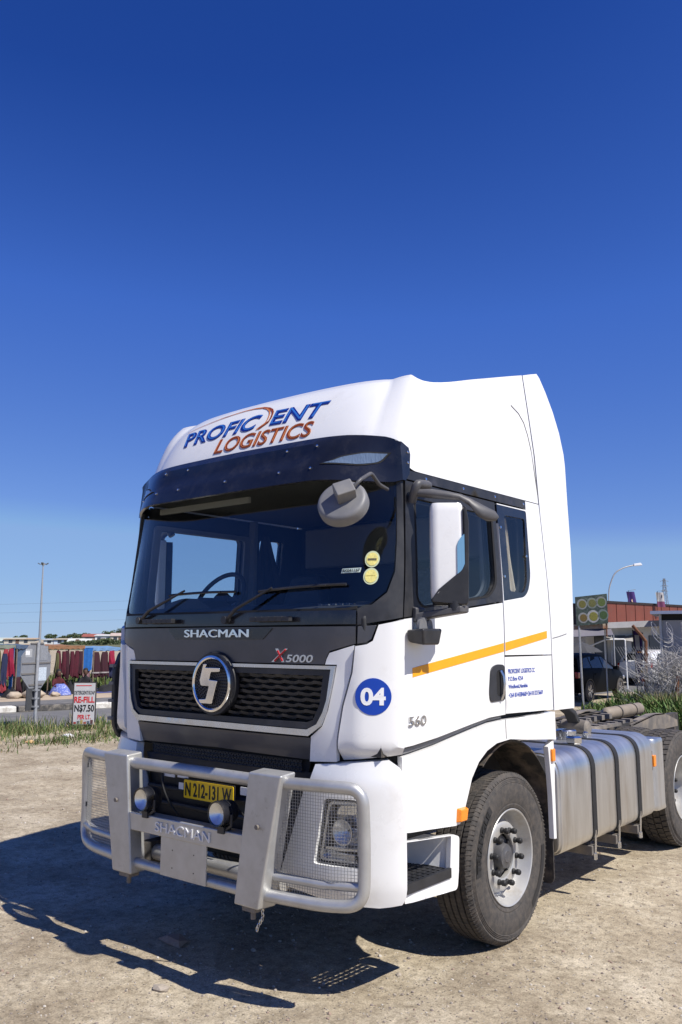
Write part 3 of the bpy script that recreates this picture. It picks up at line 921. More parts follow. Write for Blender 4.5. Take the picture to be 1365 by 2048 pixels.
# ---- sun visor over the windscreen
VIS = sym([(0, 3.165), (0.62, 3.158), (0.92, 3.148), (1.20, 3.125), (1.40, 3.085), (1.47, 3.06), (1.482, 3.02), (1.462, 2.90), (1.42, 2.855), (1.28, 2.842), (1.0, 2.832), (0, 2.830)])
def vis_off(u, z):
    k = 1 - sstep(abs(u), 0.72, 1.34)
    base = interp(z, [(2.83, 0.165), (2.93, 0.155), (2.99, 0.140), (3.085, 0.116), (3.13, 0.095), (3.165, 0.055)])
    dip = -0.020 * sstep(z, 2.96, 3.0) * (1 - sstep(z, 3.06, 3.12)) * (1 - sstep(abs(u), 0.55, 0.9))
    return 0.018 + (base - 0.014) * k + dip
visor = panel('sun_visor', VIS, SK, BLACKG, truck, t=0.018, off=vis_off, res=0.05, bevel=0.004)
LMP = rnd([(0.815, 2.944), (0.920, 2.990), (1.05, 3.016), (1.225, 3.014), (1.165, 2.966), (1.035, 2.936)], [0, .02, .04, 0, .03, .03])
vo = lambda d: (lambda u, z: vis_off(u, z) + d)
for mir in (False, True):
    ml = panel('marker_lamp', LMP, SK, mat('marker_lens_%d' % mir, (0.13, 0.18, 0.26), 0.12, coat=0.6, bump=(90, 0.5, 0.01), stretch=(1, 1, 0.1)), visor, t=0.004, off=vo(0.004), res=0.03, bevel=0, mirror=mir)
    panel('marker_rim', rnd([(0.79, 2.938), (0.912, 2.998), (1.05, 3.025), (1.255, 3.022), (1.175, 2.958), (1.035, 2.927)], [0, .02, .04, 0, .03, .03]), SK, DARK, visor, t=0.004, off=vo(0.002), holes=[LMP], res=0.03, bevel=0, mirror=mir)
g = Geo()
for (u, z) in [(0.735, 3.085), (0.485, 3.085), (-0.485, 3.085), (-0.735, 3.085), (0.735, 2.915), (0.485, 2.915), (0, 2.915), (-0.485, 2.915), (-0.735, 2.915), (-1.0, 2.915), (1.452, 3.03), (1.448, 2.965)]:
    P, N = SK(u, z)
    c = P + N * (vis_off(u, z) + 0.002)
    Geo().add([], [])
    k = Geo().tube([c - N * 0.004, c + N * 0.003, c + N * 0.005], [0.008, 0.008, 0.005], 10)
    k.obj('screw', CHROME, visor)

# ---- roof cap
def FY(z): return sinterp(z, [(2.93, 0.145), (3.0, 0.16), (3.14, 0.20), (3.39, 0.33), (3.54, 0.45), (3.62, 0.56), (3.7, 0.72)])
def ZT(y): return sinterp(y, [(0.2, 3.585), (0.5, 3.575), (0.78, 3.585), (1.3, 3.73), (1.8, 3.875), (2.31, 4.02)])
UE = UY(2.028)
us = [i * 0.05 for i in range(21)] + [1.0 + i * 0.03 for i in range(1, 31)] + [1.9 + (UE - 1.9) * i / 16 for i in range(1, 17)]
NT = 16
rows = []
for u in us:
    x, y = curve(u)
    w = 1 - min(1, max(0, (u - 1.08) / 0.74))
    zb = 3.0 - 0.068 * sstep(u, 1.2, 1.5)
    front_t = 3.635 - 0.045 * min(1, u / 1.1) ** 2
    zt = front_t * w + (1 - w) * ZT(y)
    row = []
    for j in range(NT + 1):
        t = j / NT
        z = zb + (zt - zb) * t
        xx = x * interp(z, XS) / 1.25 - (x / 1.25) * 0.055 * (1 - sstep(u, 1.6, 2.3)) * max(0, (t - 0.72) / 0.28) ** 2.2
        yy = y + w * FY(z) + (1 - w) * 0
        row.append(Vector((xx, yy, z)))
    rows.append(row)
vs, fs = [], []
n = NT + 1
R_ = [r_ for r_ in rows]
L_ = [[Vector((-v.x, v.y, v.z)) for v in r_] for r_ in rows[1:]]
allrows = list(reversed(L_)) + R_
for r_ in allrows: vs += r_
for i in range(len(allrows) - 1):
    for j in range(NT):
        a = i * n + j
        fs.append((a, a + n, a + n + 1, a + 1))
# crown: one strip from the front top edge to the first cross line, then cross lines to the rear
m0 = len(rows) - 1
ks_ = max(i for i, u in enumerate(us) if u <= 1.45)
ss = [rows[i][-1].x / rows[ks_][-1].x for i in range(ks_ + 1)]
front = [(m0 - i) * n + NT for i in range(ks_, 0, -1)] + [(m0 + i) * n + NT for i in range(ks_ + 1)]
sv = [-s for s in reversed(ss[1:])] + ss
prev = front
for i in range(ks_ + 1, len(rows)):
    T = rows[i][-1]
    line = []
    for k, s in enumerate(sv):
        if k == 0: line.append((m0 - i) * n + NT)
        elif k == len(sv) - 1: line.append((m0 + i) * n + NT)
        else:
            vs.append(Vector((T.x * s, T.y + 0.05 * (1 - s * s), T.z + 0.030 * (1 - s * s))))
            line.append(len(vs) - 1)
    for k in range(len(sv) - 1):
        fs.append((prev[k], prev[k + 1], line[k + 1], line[k]))
    prev = line
roof = mk('roof_cap', vs, fs, WHITE, truck, ang=50)
# lettering on the sloping roof front
def RF0(a, z):
    x, y = curve(a)
    return Vector((x * interp(z, XS) / 1.25, y + FY(z), z))
RF = surf(RF0)
QP = [(-0.798, 3.332), (-0.03, 3.352), (-0.868, 3.463), (-0.005, 3.480)]
QE = [(0.136, 3.358), (0.600, 3.345), (0.123, 3.482), (0.640, 3.466)]
QL = [(-0.356, 3.213), (0.571, 3.207), (-0.350, 3.329), (0.578, 3.322)]
def upper(q, k0=0.42, k1=0.97):
    m = lambda p, r, k: (p[0] + (r[0] - p[0]) * k, p[1] + (r[1] - p[1]) * k)
    return [m(q[0], q[2], k0), m(q[1], q[3], k0), m(q[0], q[2], k1), m(q[1], q[3], k1)]
for s_, q_, m1, m2, bo in (('PROFIC', QP, LBLUE, LBLUE2, 0.03), ('ENT', QE, LBLUE, LBLUE2, 0.03), ('LOGISTICS', QL, LBROWN, LBROWN2, 0.016)):
    text('roof_lettering', s_, RF, (0, 1, 0, 1), m1, roof, depth=0.002, bold=bo, lift=0.003, quad=q_)
    text('roof_lettering_highlight', s_, RF, (0, 1, 0, 1), m2, roof, depth=0.001, bold=bo - 0.05, lift=0.0056, quad=upper(q_, 0.08))
def ribbon(pts, w0, w1, fn, lift):
    vs, fs = [], []
    N = len(pts)
    for i, (a, b) in enumerate(pts):
        c = pts[min(i + 1, N - 1)]; d = pts[max(i - 1, 0)]
        t = Vector((c[0] - d[0], c[1] - d[1])).normalized()
        w = (w0 + (w1 - w0) * i / (N - 1)) / 2
        for s in (1, -1):
            P, Nn = fn(a - t.y * w * s, b + t.x * w * s)
            vs.append(P + Nn * lift)
    for i in range(N - 1): fs.append((2 * i, 2 * i + 1, 2 * i + 3, 2 * i + 2))
    return vs, fs
sw_k = [(-0.915, 3.478), (-0.80, 3.500), (-0.685, 3.518), (-0.55, 3.540), (-0.40, 3.555), (-0.28, 3.562), (-0.179, 3.560), (-0.08, 3.548), (0.006, 3.525), (0.06, 3.500), (0.092, 3.471), (0.108, 3.43), (0.105, 3.395), (0.032, 3.350)]
sw = sw_k
for dx, w in ((0.0, 0.020), (-0.035, 0.014)):
    pts = [(a + dx * max(0, min(1, (a + 0.1) / .25)), b + dx * 0.25 * max(0, min(1, (a + 0.1) / .25))) for a, b in sw]
    mk('logo_swoosh', *ribbon(pts, 0.003, w, RF, 0.004), LBROWN2 if dx else LBROWN, roof, ang=0)

# ---- side: black strip under the roof, doors, quarter windows
both('roof_strip', [(0.322, 2.924), (1.800, 2.924), (1.798, 2.866), (0.318, 2.868)], BLACKP, SD, t=0.03, off=0.010)
for sgn in (1, -1):
    for y in (0.52, 0.95, 1.36, 1.77):
        P, N = SD(y, 2.897)
        c = P + N * 0.010
        if sgn < 0: c.x, N = -c.x, Vector((-N.x, N.y, N.z))
        Geo().tube([c - N * .002, c + N * .003], [0.010, 0.008], 10).obj('strip_screw', CHROME, truck)
doorR, doorL = both('door', [(0.232, 2.050), (0.216, 1.346), (0.55, 1.375), (0.946, 1.424), (1.15, 1.446), (1.362, 1.452), (1.366, 1.80), (1.372, 2.178)], WHITE, SD, t=0.035, off=0.004)
DF = [(0.234, 2.060), (1.374, 2.190), (1.356, 2.858), (0.308, 2.860)]
for mir, dr in ((False, doorR), (True, doorL)):
    panel('door_frame', DF, SD, BLACKP, dr, t=0.04, off=0.003, holes=[WIN], mirror=mir)
    panel('window_seal', [(a, b) for a, b in rnd([(0.390, 2.757), (0.360, 2.165), (0.425, 2.116), (1.205, 2.210), (1.312, 2.295), (1.312, 2.757)], [0.03, 0.06, 0.04, 0.05, 0.05, 0.04])], SD, DARK, dr, t=0.012, off=0.006, holes=[WIN], mirror=mir, bevel=0.002)
    panel('door_window', WIN, SD, SGLASS, dr, t=0.005, off=-0.012, bevel=0, mirror=mir)
    panel('window_trim', rnd([(0.34, 2.80), (0.31, 2.14), (0.42, 2.07), (1.23, 2.16), (1.365, 2.26), (1.365, 2.80)], [0.04, 0.08, 0.05, 0.06, 0.06, 0.05]), SD, INTG, dr, t=0.02, off=-0.075, holes=[WIN], mirror=mir, bevel=0.006)
both('door_gap_shadow', [(0.218, 1.334), (0.55, 1.362), (0.946, 1.412), (1.15, 1.435), (1.345, 1.440), (1.345, 1.428), (1.15, 1.420), (0.946, 1.394), (0.55, 1.340), (0.218, 1.306)], GREYP, SD, t=0.02, off=-0.022, bevel=0)  # grey strip recessed in the door gap, standing in for its shadow line
# sleeper side: upper panel with the quarter window, lower locker panel
QB = rnd([(1.386, 2.850), (1.392, 2.192), (1.690, 2.228), (1.755, 2.270), (1.800, 2.370), (1.812, 2.850)], [0, 0, .05, .06, .08, .02])
for mir in (False, True):
    sp = panel('sleeper_panel', [(1.378, 1.834), (1.384, 2.185), (1.388, 2.856), (1.81, 2.858), (1.815, 2.924), (2.024, 2.924), (2.060, 2.27), (2.066, 1.830)], SD, WHITE, truck, t=0.035, off=0.004, mirror=mir, holes=[QB])
    panel('quarter_frame', QB, SD, BLACKG, sp, t=0.02, off=0.002, holes=[QWIN], mirror=mir, bevel=0.002)
    panel('quarter_window', QWIN, SD, DGLASS, sp, t=0.005, off=-0.006, bevel=0, mirror=mir)
    for (y, z) in [(1.414, 2.694), (1.419, 2.358), (1.758, 2.520)]:
        P, N = SD(y, z)
        c = P + N * 0.003
        if mir: c.x, N = -c.x, Vector((-N.x, N.y, N.z))
        Geo().tube([c - N * .002, c + N * .006], [0.011, 0.009], 10).obj('window_bolt', CHROME, sp)
lkR, lkL = both('locker_panel', [(1.370, 1.456), (1.374, 1.822), (2.066, 1.822), (2.062, 1.440)], WHITE, SD, t=0.035, off=0.003)
for (s, y1, z0, z1) in [('PROFICIENT LOGISTICS CC', 1.795, 1.712, 1.742), ('P.O.Box 4254', 1.618, 1.664, 1.692), ('Windhoek,Namibia', 1.682, 1.610, 1.640), ('+264 814438460/+264 813215669', 1.905, 1.556, 1.586)]:
    text('locker_lettering', s, SD, (1.412, y1, z0, z1), BLUE, lkR, depth=0.0012, bold=0.0, lift=0.004)
text('power_lettering', '560', SD, (0.254, 0.425, 1.458, 1.512), SATIN, doorR, depth=0.008, bold=0.012, lift=0.004)
# amber reflective stripe
both('reflective_stripe', [(0.302, 1.726), (0.302, 1.778), (1.362, 1.914), (1.362, 1.858)], YELLOWT, SD, t=0.002, off=0.006, bevel=0)
both('reflective_stripe', [(1.384, 1.861), (1.384, 1.917), (2.000, 1.998), (2.000, 1.946)], YELLOWT, SD, t=0.002, off=0.006, bevel=0)
# door handle
for mir, dr in ((False, doorR), (True, doorL)):
    HP = rnd([(1.150, 1.60), (1.175, 1.755), (1.25, 1.778), (1.360, 1.772), (1.360, 1.545), (1.16, 1.540)], 0.035)
    hd = panel('handle', HP, SD, BLACKP, dr, t=0.01, off=0.012, mirror=mir, holes=[rnd([(1.245, 1.575), (1.245, 1.735), (1.345, 1.74), (1.345, 1.565)], 0.03)], bevel=0.004)
    panel('handle_recess', rnd([(1.24, 1.57), (1.24, 1.74), (1.35, 1.745), (1.35, 1.56)], 0.03), SD, DARK, hd, t=0.004, off=0.0065, mirror=mir, bevel=0)
    sg = -1 if mir else 1
    Geo().tube([(sg * 1.262, 1.298, 1.735), (sg * 1.278, 1.303, 1.70), (sg * 1.282, 1.304, 1.65), (sg * 1.278, 1.300, 1.59), (sg * 1.262, 1.296, 1.550)], 0.011, 8).obj('handle_lever', SATIN, hd)

# ---- rear side deflectors
DEF = [(2.080, 1.434), (2.072, 2.27), (2.040, 2.84), (2.036, 3.940), (2.18, 3.985), (2.290, 4.016), (2.330, 3.99), (2.404, 3.889), (2.487, 3.739), (2.545, 3.57), (2.568, 3.40), (2.552, 3.20), (2.536, 3.00), (2.515, 2.606), (2.455, 2.045), (2.430, 1.75), (2.416, 1.430)]
both('side_deflector', DEF, WHITE, SD, t=0.04, off=0.004, res=0.09)
for sgn in (1, -1):
    Geo().tube([(sgn * (SD(y, z)[0].x + 0.002), y, z) for y, z in [(2.030, 3.0), (2.016, 3.117), (1.992, 3.338), (1.971, 3.451), (1.935, 3.54), (1.87, 3.60), (1.766, 3.64)]], 0.003, 5).obj('roof_seam', GREYP, roof)
    Geo().tube([(sgn * (SD(y, z)[0].x + 0.004), y, z) for y, z in [(2.09, 1.945), (2.20, 1.958), (2.327, 1.978)]], 0.0035, 5).obj('deflector_seam', GREYP, truck)
# cab back, floor, headliner
Geo().box((-1.17, 2.05, 1.30), (1.17, 2.09, 3.40)).obj('rear_wall', WHITE, truck)
Geo().box((-1.18, 0.10, 1.30), (1.18, 2.05, 1.40)).obj('cab_floor', IRON, truck)
Geo().box((-1.14, 0.30, 2.94), (1.14, 2.05, 2.97)).obj('headliner', INTL, truck)
Geo().box((-1.14, 2.02, 1.40), (1.14, 2.048, 2.94)).obj('rear_trim', INT, truck)
# ---- cab interior
dash = Geo().prism([(0.06, 2.06), (0.13, 2.125), (0.40, 2.165), (0.55, 2.13), (0.62, 1.95), (0.58, 1.45), (0.12, 1.45)], lambda y, z: (-1.10, y, z), lambda y, z: (1.10, y, z)).obj('dashboard', INT, truck, bevel=0.015)
Geo().prism(rnd([(-0.90, 2.13), (-0.82, 2.195), (-0.66, 2.225), (-0.50, 2.215), (-0.34, 2.13)], 0.05), lambda x, z: (x, 0.24, z), lambda x, z: (x, 0.48, z)).obj('instrument_hood', INT, dash, bevel=0.015)
g = Geo()
for k in range(5): g.box((0.62 + k * 0.055, 0.22, 2.1415), (0.645 + k * 0.055, 0.30, 2.149))
g.obj('dash_vent', INTG, dash)
sw_ = empty('steering_wheel', (-0.62, 0.545, 2.225), truck)
sw_.rotation_euler = (R(58), 0, 0)
Geo().tube([(0.225 * math.cos(t), 0.225 * math.sin(t), 0) for t in [2 * math.pi * k / 32 for k in range(32)]], 0.017, 10, closed=True).obj('wheel_rim', INT, sw_)
g = Geo()
for t in (0, math.pi, -math.pi / 2): g.beam((0, 0, -0.02), (0.22 * math.cos(t), 0.22 * math.sin(t), 0), 0.04, 0.02)
g.cyl((0, 0, -0.06), (0, 0, 0.0), 0.075, 20)
g.obj('wheel_hub', INT, sw_)
for sx in (-0.55, 0.55):
    st_ = empty('seat', (sx, 1.15, 1.40), truck)
    Geo().prism(rnd([(-0.25, 0.35), (0.25, 0.35), (0.27, 0.5), (0.2, 0.85), (0.15, 1.05), (-0.15, 1.05), (-0.2, 0.85), (-0.27, 0.5)], 0.05), lambda a, b: (a, 0.10 + (b - 0.35) * 0.22, b), lambda a, b: (a, 0.24 + (b - 0.35) * 0.22, b)).obj('backrest', FOIL if sx > 0 else INT, st_, bevel=0.03)
    Geo().box((-0.26, -0.34, 0.28), (0.26, 0.20, 0.42)).obj('seat_cushion', FOIL if sx > 0 else INT, st_, bevel=0.04)
    Geo().box((-0.2, -0.3, 0.0), (0.2, 0.15, 0.28)).obj('seat_base', INT, st_)
Geo().box((-0.95, 0.24, 2.845), (-0.02, 0.262, 2.885)).obj('sun_blind', mat('sun_blind_cloth', (0.34, 0.31, 0.26), 0.8), truck)
Geo().box((-1.0, 1.9, 2.55), (1.0, 2.02, 2.90)).obj('overhead_shelf', INTG, truck, bevel=0.02)
for sgn in (1, -1):
    vs, fs = [], []
    for i in range(25):
        t = i / 24
        y = 1.50 + 0.10 * t * 1.0
        for j in range(13):
            z = 2.24 + 0.58 * j / 12
            w = 0.5 + 0.5 * abs(1 - 2 * j / 12) if j < 6 else 1.0 - 0.25 * (j - 6) / 6
            yy = 1.565 + (0.05 + 0.13 * (1 - j / 12)) * t + 0.02 * (j / 12)
            vs.append((sgn * (1.160 - 0.03 * (j / 12) + 0.014 * math.sin(t * 17 + j * 0.3)), yy, z))
    for i in range(24):
        for j in range(12):
            a = i * 13 + j
            fs.append((a, a + 1, a + 14, a + 13))
    if sgn > 0: mk('curtain', vs, fs, CURTAIN, truck, ang=60)
    else: mk('curtain', [(x - 0.0, 1.44 + (y - 1.565) * 2.2, z) for x, y, z in vs], fs, INT, truck, ang=60)
# B-pillar trim seen through the glass
for sgn in (1, -1):
    Geo().beam((sgn * 1.15, 1.375, 1.45), (sgn * 1.13, 1.375, 2.93), 0.05, 0.10).obj('pillar_trim', INTG, truck, bevel=0.01)

# ---- wheel-arch fairing, flare and steps
ARC = [(1.640, 1.268), (1.40, 1.292), (1.224, 1.282), (1.10, 1.248), (0.995, 1.190), (0.91, 1.105), (0.852, 0.995), (0.80, 0.90), (0.765, 0.862)]
WF = [(0.216, 1.296), (0.55, 1.330), (0.946, 1.385), (1.15, 1.412), (1.345, 1.420), (2.070, 1.425), (2.075, 1.232)] + ARC + [(0.72, 0.858), (0.216, 0.896)]
wfR, wfL = both('arch_fairing', WF, WHITE, SD, t=0.05, off=lambda y, z: 0.0 + 0.012 * sstep(y, 0.55, 0.8), res=0.06)
FL = [(2.055, 1.236), (1.965, 1.190), (1.985, 1.05), (2.005, 0.85), (2.012, 0.560), (2.052, 0.556), (2.052, 0.90), (2.060, 1.10)]
both('arch_leg', FL, WHITE, SD, t=0.04, off=0.002)
both('arch_seam', [(1.338, 1.42), (1.344, 1.42), (1.352, 1.30), (1.346, 1.30)], GREYP, SD, t=0.002, off=0.0135, bevel=0)
for sgn in (1, -1):
    # black inner mudguard over the tyre
    ar = [(1.5 + 0.62 * math.cos(t), 0.60 + 0.66 * math.sin(t)) for t in [R(-6 + 186 * k / 24) for k in range(25)]]
    ar[0:3] = [(2.035, 0.55), (2.04, 0.75), (2.06, 0.95)]
    ar = [(min(y, 2.05), z) for y, z in ar if y > 1.13]
    vs, fs = [], []
    for (y, z) in ar:
        vs += [(sgn * 0.86, y, z), (sgn * 1.205, y, z), (sgn * 1.205, y, z + 0.012), (sgn * 0.86, y, z + 0.012)]
    for i in range(len(ar) - 1):
        for j in range(4):
            a, b = i * 4 + j, i * 4 + (j + 1) % 4
            fs.append((a, b, b + 4, a + 4))
    mk('mudguard', vs, fs, MUD, truck, ang=50)
    Geo().prism(rnd([(0.92, 0.256), (1.235, 0.256), (1.235, 0.62), (0.92, 0.62)], [0.02, 0.05, 0, 0]), lambda x, z: (sgn * x, 2.020, z), lambda x, z: (sgn * x, 2.032, z)).obj('mud_flap', MUD, truck)
    for (y0, y1, z0, z1, nm) in [(0.722, 0.832, 0.872, 0.955, 'side_marker')]:
        Geo().hexa([(sgn * 1.25, y0, z0), (sgn * 1.25, y1 - .02, z0), (sgn * 1.25, y1, z1), (sgn * 1.25, y0 + .01, z1)], [(sgn * 1.290, y0 + .01, z0 + .008), (sgn * 1.290, y1 - .03, z0 + .008), (sgn * 1.290, y1 - .012, z1 - .01), (sgn * 1.290, y0 + .02, z1 - .01)]).obj(nm, ORANGE, truck, bevel=0.006)
    Geo().box((sgn * 1.248 if sgn > 0 else -1.27, 1.995, 1.085), (1.27 if sgn > 0 else -1.248, 2.045, 1.172)).obj('side_marker', ORANGE, truck, bevel=0.008)
    # steps
    stp = empty('entry_step', (0, 0, 0), truck)
    sx = lambda x: sgn * x
    OUT = rnd([(0.222, 0.534), (0.735, 0.500), (0.752, 0.60), (0.765, 0.790), (0.700, 0.812), (0.222, 0.852)], [0, .03, .0, .02, 0, 0])
    REC = rnd([(0.230, 0.600), (0.655, 0.578), (0.675, 0.808), (0.230, 0.848)], [0, .02, .01, 0])
    panel('step_shell', OUT, SD, WHITE, stp, t=0.03, off=0.004, holes=[REC], mirror=sgn < 0, res=0.06)
    def XZ(x, y, z): return (sgn * x, y, z)
    g = Geo()
    g.add([XZ(1.235, 0.675, 0.575), XZ(1.235, 0.69, 0.80), XZ(0.96, 0.62, 0.80), XZ(0.96, 0.60, 0.585)], [(0, 1, 2, 3)])
    g.add([XZ(0.96, 0.62, 0.85), XZ(0.96, 0.60, 0.585), XZ(0.96, 0.215, 0.60), XZ(0.96, 0.215, 0.87)], [(0, 1, 2, 3)])
    g.obj('step_well', WHITE, stp, ang=0)
    Geo().box((sx(0.94) if sgn > 0 else -1.20, 0.21, 0.845), (1.20 if sgn > 0 else -0.94, 0.72, 0.89)).obj('step_soffit', DARK, stp)
    # perforated tread
    g = Geo()
    tr0, tr1, ty0, ty1, tz = 0.985, 1.250, 0.225, 0.640, 0.632
    for k in range(9):
        y = ty0 + (ty1 - ty0) * k / 8
        g.box((min(sx(tr0), sx(tr1)), y - 0.005, tz - 0.03), (max(sx(tr0), sx(tr1)), y + 0.005, tz))
    for k in range(8):
        x = tr0 + (tr1 - tr0) * k / 7
        g.box((sx(x) - 0.0045, ty0 - .004, tz - 0.028), (sx(x) + 0.0045, ty1 + .004, tz - 0.002))
    for k in range(8):
        for j in range(7):
            cx, cy = tr0 + (tr1 - tr0) * (j + .5) / 7, ty0 + (ty1 - ty0) * (k + .5) / 8
            g.beam((sx(cx) - 0.012, cy - 0.018, tz - 0.004), (sx(cx) + 0.012, cy + 0.018, tz - 0.004), 0.006, 0.006)
    g.box((min(sx(1.240), sx(1.262)), ty0, tz - 0.050), (max(sx(1.240), sx(1.262)), ty1 + 0.02, tz + 0.003))
    g.obj('step_tread', BLACKP, stp)
    Geo().box((min(sx(0.985), sx(0.964)), 0.25, 0.69), (max(sx(0.985), sx(0.964)), 0.33, 0.80)).obj('step_label', mat('grey_label', (0.5, 0.51, 0.52), 0.6, var=(90, 0.3)), stp)
# ---- wheels
def make_wheel(rear=False):
    w = empty('wheel', (0, 0, 0), truck)
    side = [(-0.034, 0.288), (-0.020, 0.300), (-0.010, 0.318), (-0.007, 0.330), (-0.009, 0.336), (-0.004, 0.350), (0.000, 0.385), (0.001, 0.420), (-0.002, 0.452), (-0.006, 0.468), (-0.004, 0.472), (-0.009, 0.477), (-0.007, 0.481), (-0.012, 0.486), (-0.010, 0.490), (-0.015, 0.495), (-0.014, 0.505), (-0.022, 0.518), (-0.030, 0.526)]
    if rear:
        tread = [(-0.036, 0.520), (-0.264, 0.520)]
    else:
        tread = [(-0.036, 0.530)]
        for gx in (-0.078, -0.124, -0.170, -0.216):
            tread += [(gx + 0.007, 0.5335), (gx + 0.005, 0.518), (gx - 0.005, 0.518), (gx - 0.007, 0.5335)]
        tread += [(-0.264, 0.530)]
    inner = [(-0.30 - a, r_) for a, r_ in reversed(side)]
    Geo().lathe(side + tread + inner, (0, 0, 0), 'x', 96, cap=False).obj('tyre', RUBBER, w, ang=24)
    ty = [c for c in w.children if c.name.startswith('tyre')][0] if w.children else None
    if rear:
        g = Geo()
        for row, (x0, x1) in enumerate([(-0.026, -0.080), (-0.088, -0.144), (-0.156, -0.212), (-0.220, -0.274)]):
            for k in range(54):
                t0 = 2 * math.pi * (k + (0.5 if row % 2 else 0)) / 54
                dt = 2 * math.pi / 54 * 0.82
                b_, t_ = [], []
                sk = 0.02 if row < 2 else -0.02
                for (x, tt) in ((x0, t0), (x1, t0 + sk), (x1, t0 + dt + sk), (x0, t0 + dt)):
                    b_.append((x, 0.515 * math.cos(tt), 0.515 * math.sin(tt)))
                    rr = 0.538 if -0.27 < x < -0.03 else 0.532
                    t_.append((x, rr * math.cos(tt), rr * math.sin(tt)))
                g.hexa(b_, t_)
        o = g.obj('tread_blocks', RUBBER, w, ang=0)
        o['kind'] = 'stuff'
    else:
        g = Geo()      # shoulder sipes: small ribs over the outer shoulder
        for k in range(110):
            t = 2 * math.pi * k / 110
            g.beam((-0.012, 0.503 * math.cos(t), 0.503 * math.sin(t)), (-0.042, 0.5315 * math.cos(t + .012), 0.5315 * math.sin(t + .012)), 0.014, 0.005)
        for gx in (-0.053, -0.101, -0.147, -0.193, -0.240):
            for k in range(110):
                t = 2 * math.pi * (k + 0.3) / 110
                g.beam((gx + 0.017, 0.5335 * math.cos(t), 0.5335 * math.sin(t)), (gx - 0.017, 0.5335 * math.cos(t + .02), 0.5335 * math.sin(t + .02)), 0.016, 0.003, up=(0, math.cos(t), math.sin(t)))
        o = g.obj('tread_blocks', RUBBER, w, ang=0)
        o['kind'] = 'stuff'
    # raised brand lettering on a darker crescent
    def polar(a, b):      # a angle (clockwise from top seen from outside), b radius
        return Vector((interp(b, [(0.35, -0.004), (0.385, 0.0), (0.42, 0.001), (0.452, -0.002), (0.48, -0.008)]), -b * math.sin(a) * -1, b * math.cos(a)))
    PF = surf(polar)
    def PFo(a, b):
        P, N = PF(a, b)
        if N.x < 0: N = -N
        return P, N
    if not rear:
        for a0, a1 in ((-1.42, -0.42), (1.80, 2.75)):
            cres = [(a0 + (a1 - a0) * k / 16, 0.408) for k in range(17)] + [(a1 - (a1 - a0) * k / 16, 0.458) for k in range(17)]
            vs = [PFo(*p)[0] + PFo(*p)[1] * 0.0035 for p in cres]
            fs = [(k, k + 1, 32 - k, 33 - k) for k in range(16)]
            mk('sidewall_band', vs, fs, mat('tyre_band', (0.022, 0.021, 0.021), 0.7), w, ang=60)
        text('sidewall_lettering', 'TRIANGLE', PFo, (-1.36, -0.50, 0.412, 0.452), RUBBERL, w, depth=0.003, bold=0.02, lift=0.0045)
    # rim
    rp = [(-0.020, 0.300), (-0.012, 0.304), (-0.008, 0.300), (-0.012, 0.292), (-0.030, 0.286), (-0.060, 0.276), (-0.100, 0.262), (-0.118, 0.250), (-0.122, 0.240), (-0.110, 0.232), (-0.080, 0.222), (-0.068, 0.212), (-0.064, 0.200), (-0.064, 0.146), (-0.068, 0.140), (-0.085, 0.138), (-0.10, 0.14), (-0.10, 0.23), (-0.16, 0.27), (-0.27, 0.29)]
    if rear:
        rp = [(-0.020, 0.300), (-0.012, 0.304), (-0.008, 0.300), (-0.012, 0.292), (-0.030, 0.286), (-0.10, 0.272), (-0.19, 0.258), (-0.205, 0.245), (-0.200, 0.225), (-0.190, 0.20), (-0.188, 0.146), (-0.20, 0.14), (-0.24, 0.24), (-0.27, 0.29)]
    rim = Geo().lathe(rp, (0, 0, 0), 'x', 72, cap=False).obj('rim', RIM, w, ang=40)
    Geo().lathe([(-0.20, 0.285), (-0.205, 0.0)], (0, 0, 0), 'x', 32).obj('brake_drum', IRON, w)
    fx = -0.188 if rear else -0.064
    for k in range(10):
        t = 2 * math.pi * (k + 0.35) / 10
        c = (0, 0.1675 * math.cos(t), 0.1675 * math.sin(t))
        Geo().lathe([(fx, 0.019), (fx + 0.010, 0.019), (fx + 0.016, 0.0145), (fx + 0.024, 0.0145), (fx + 0.030, 0.019), (fx + 0.048, 0.0185), (fx + 0.056, 0.013), (fx + 0.058, 0.0)], c, 'x', 14).obj('nut_cap', RUBBERS, rim)
    hx = fx
    hub = Geo().lathe([(hx - 0.05, 0.132), (hx - 0.035, 0.125), (hx - 0.03, 0.085), (hx + 0.010, 0.078), (hx + 0.022, 0.072), (hx + 0.026, 0.040), (hx + 0.030, 0.036), (hx + 0.032, 0.0)], (0, 0, 0), 'x', 36).obj('hub', GREYP if rear else GREYD, w, ang=40)
    for k in range(5):
        t = 2 * math.pi * (k + .2) / 5
        Geo().beam((hx - 0.028, 0.07 * math.cos(t), 0.07 * math.sin(t)), (hx - 0.03, 0.142 * math.cos(t), 0.142 * math.sin(t)), 0.035, 0.025, up=(1, 0, 0)).obj('hub_rib', BLACKP, hub)
    return w
ZW = 0.527
wf = make_wheel()
wf.location = (1.20, 1.50, ZW)
wf.rotation_euler = (R(14), 0, 0)
w2 = copy_tree(wf, truck)
w2.location = (-1.20, 1.50, ZW)
w2.rotation_euler = (0, 0, R(180))
wr = make_wheel(True)
wr.location = (1.215, 4.93, ZW)
for (x, y, rz) in [(0.885, 4.93, 180), (-1.215, 4.93, 180), (1.215, 6.30, 0), (-1.215, 6.30, 180)]:
    c = copy_tree(wr, truck)
    c.location = (x if rz == 0 or x < 0 else x - 0.0, y, ZW)
    c.rotation_euler = (0, 0, R(rz))
    if rz == 180 and x > 0: c.location = (0.575, y, ZW)

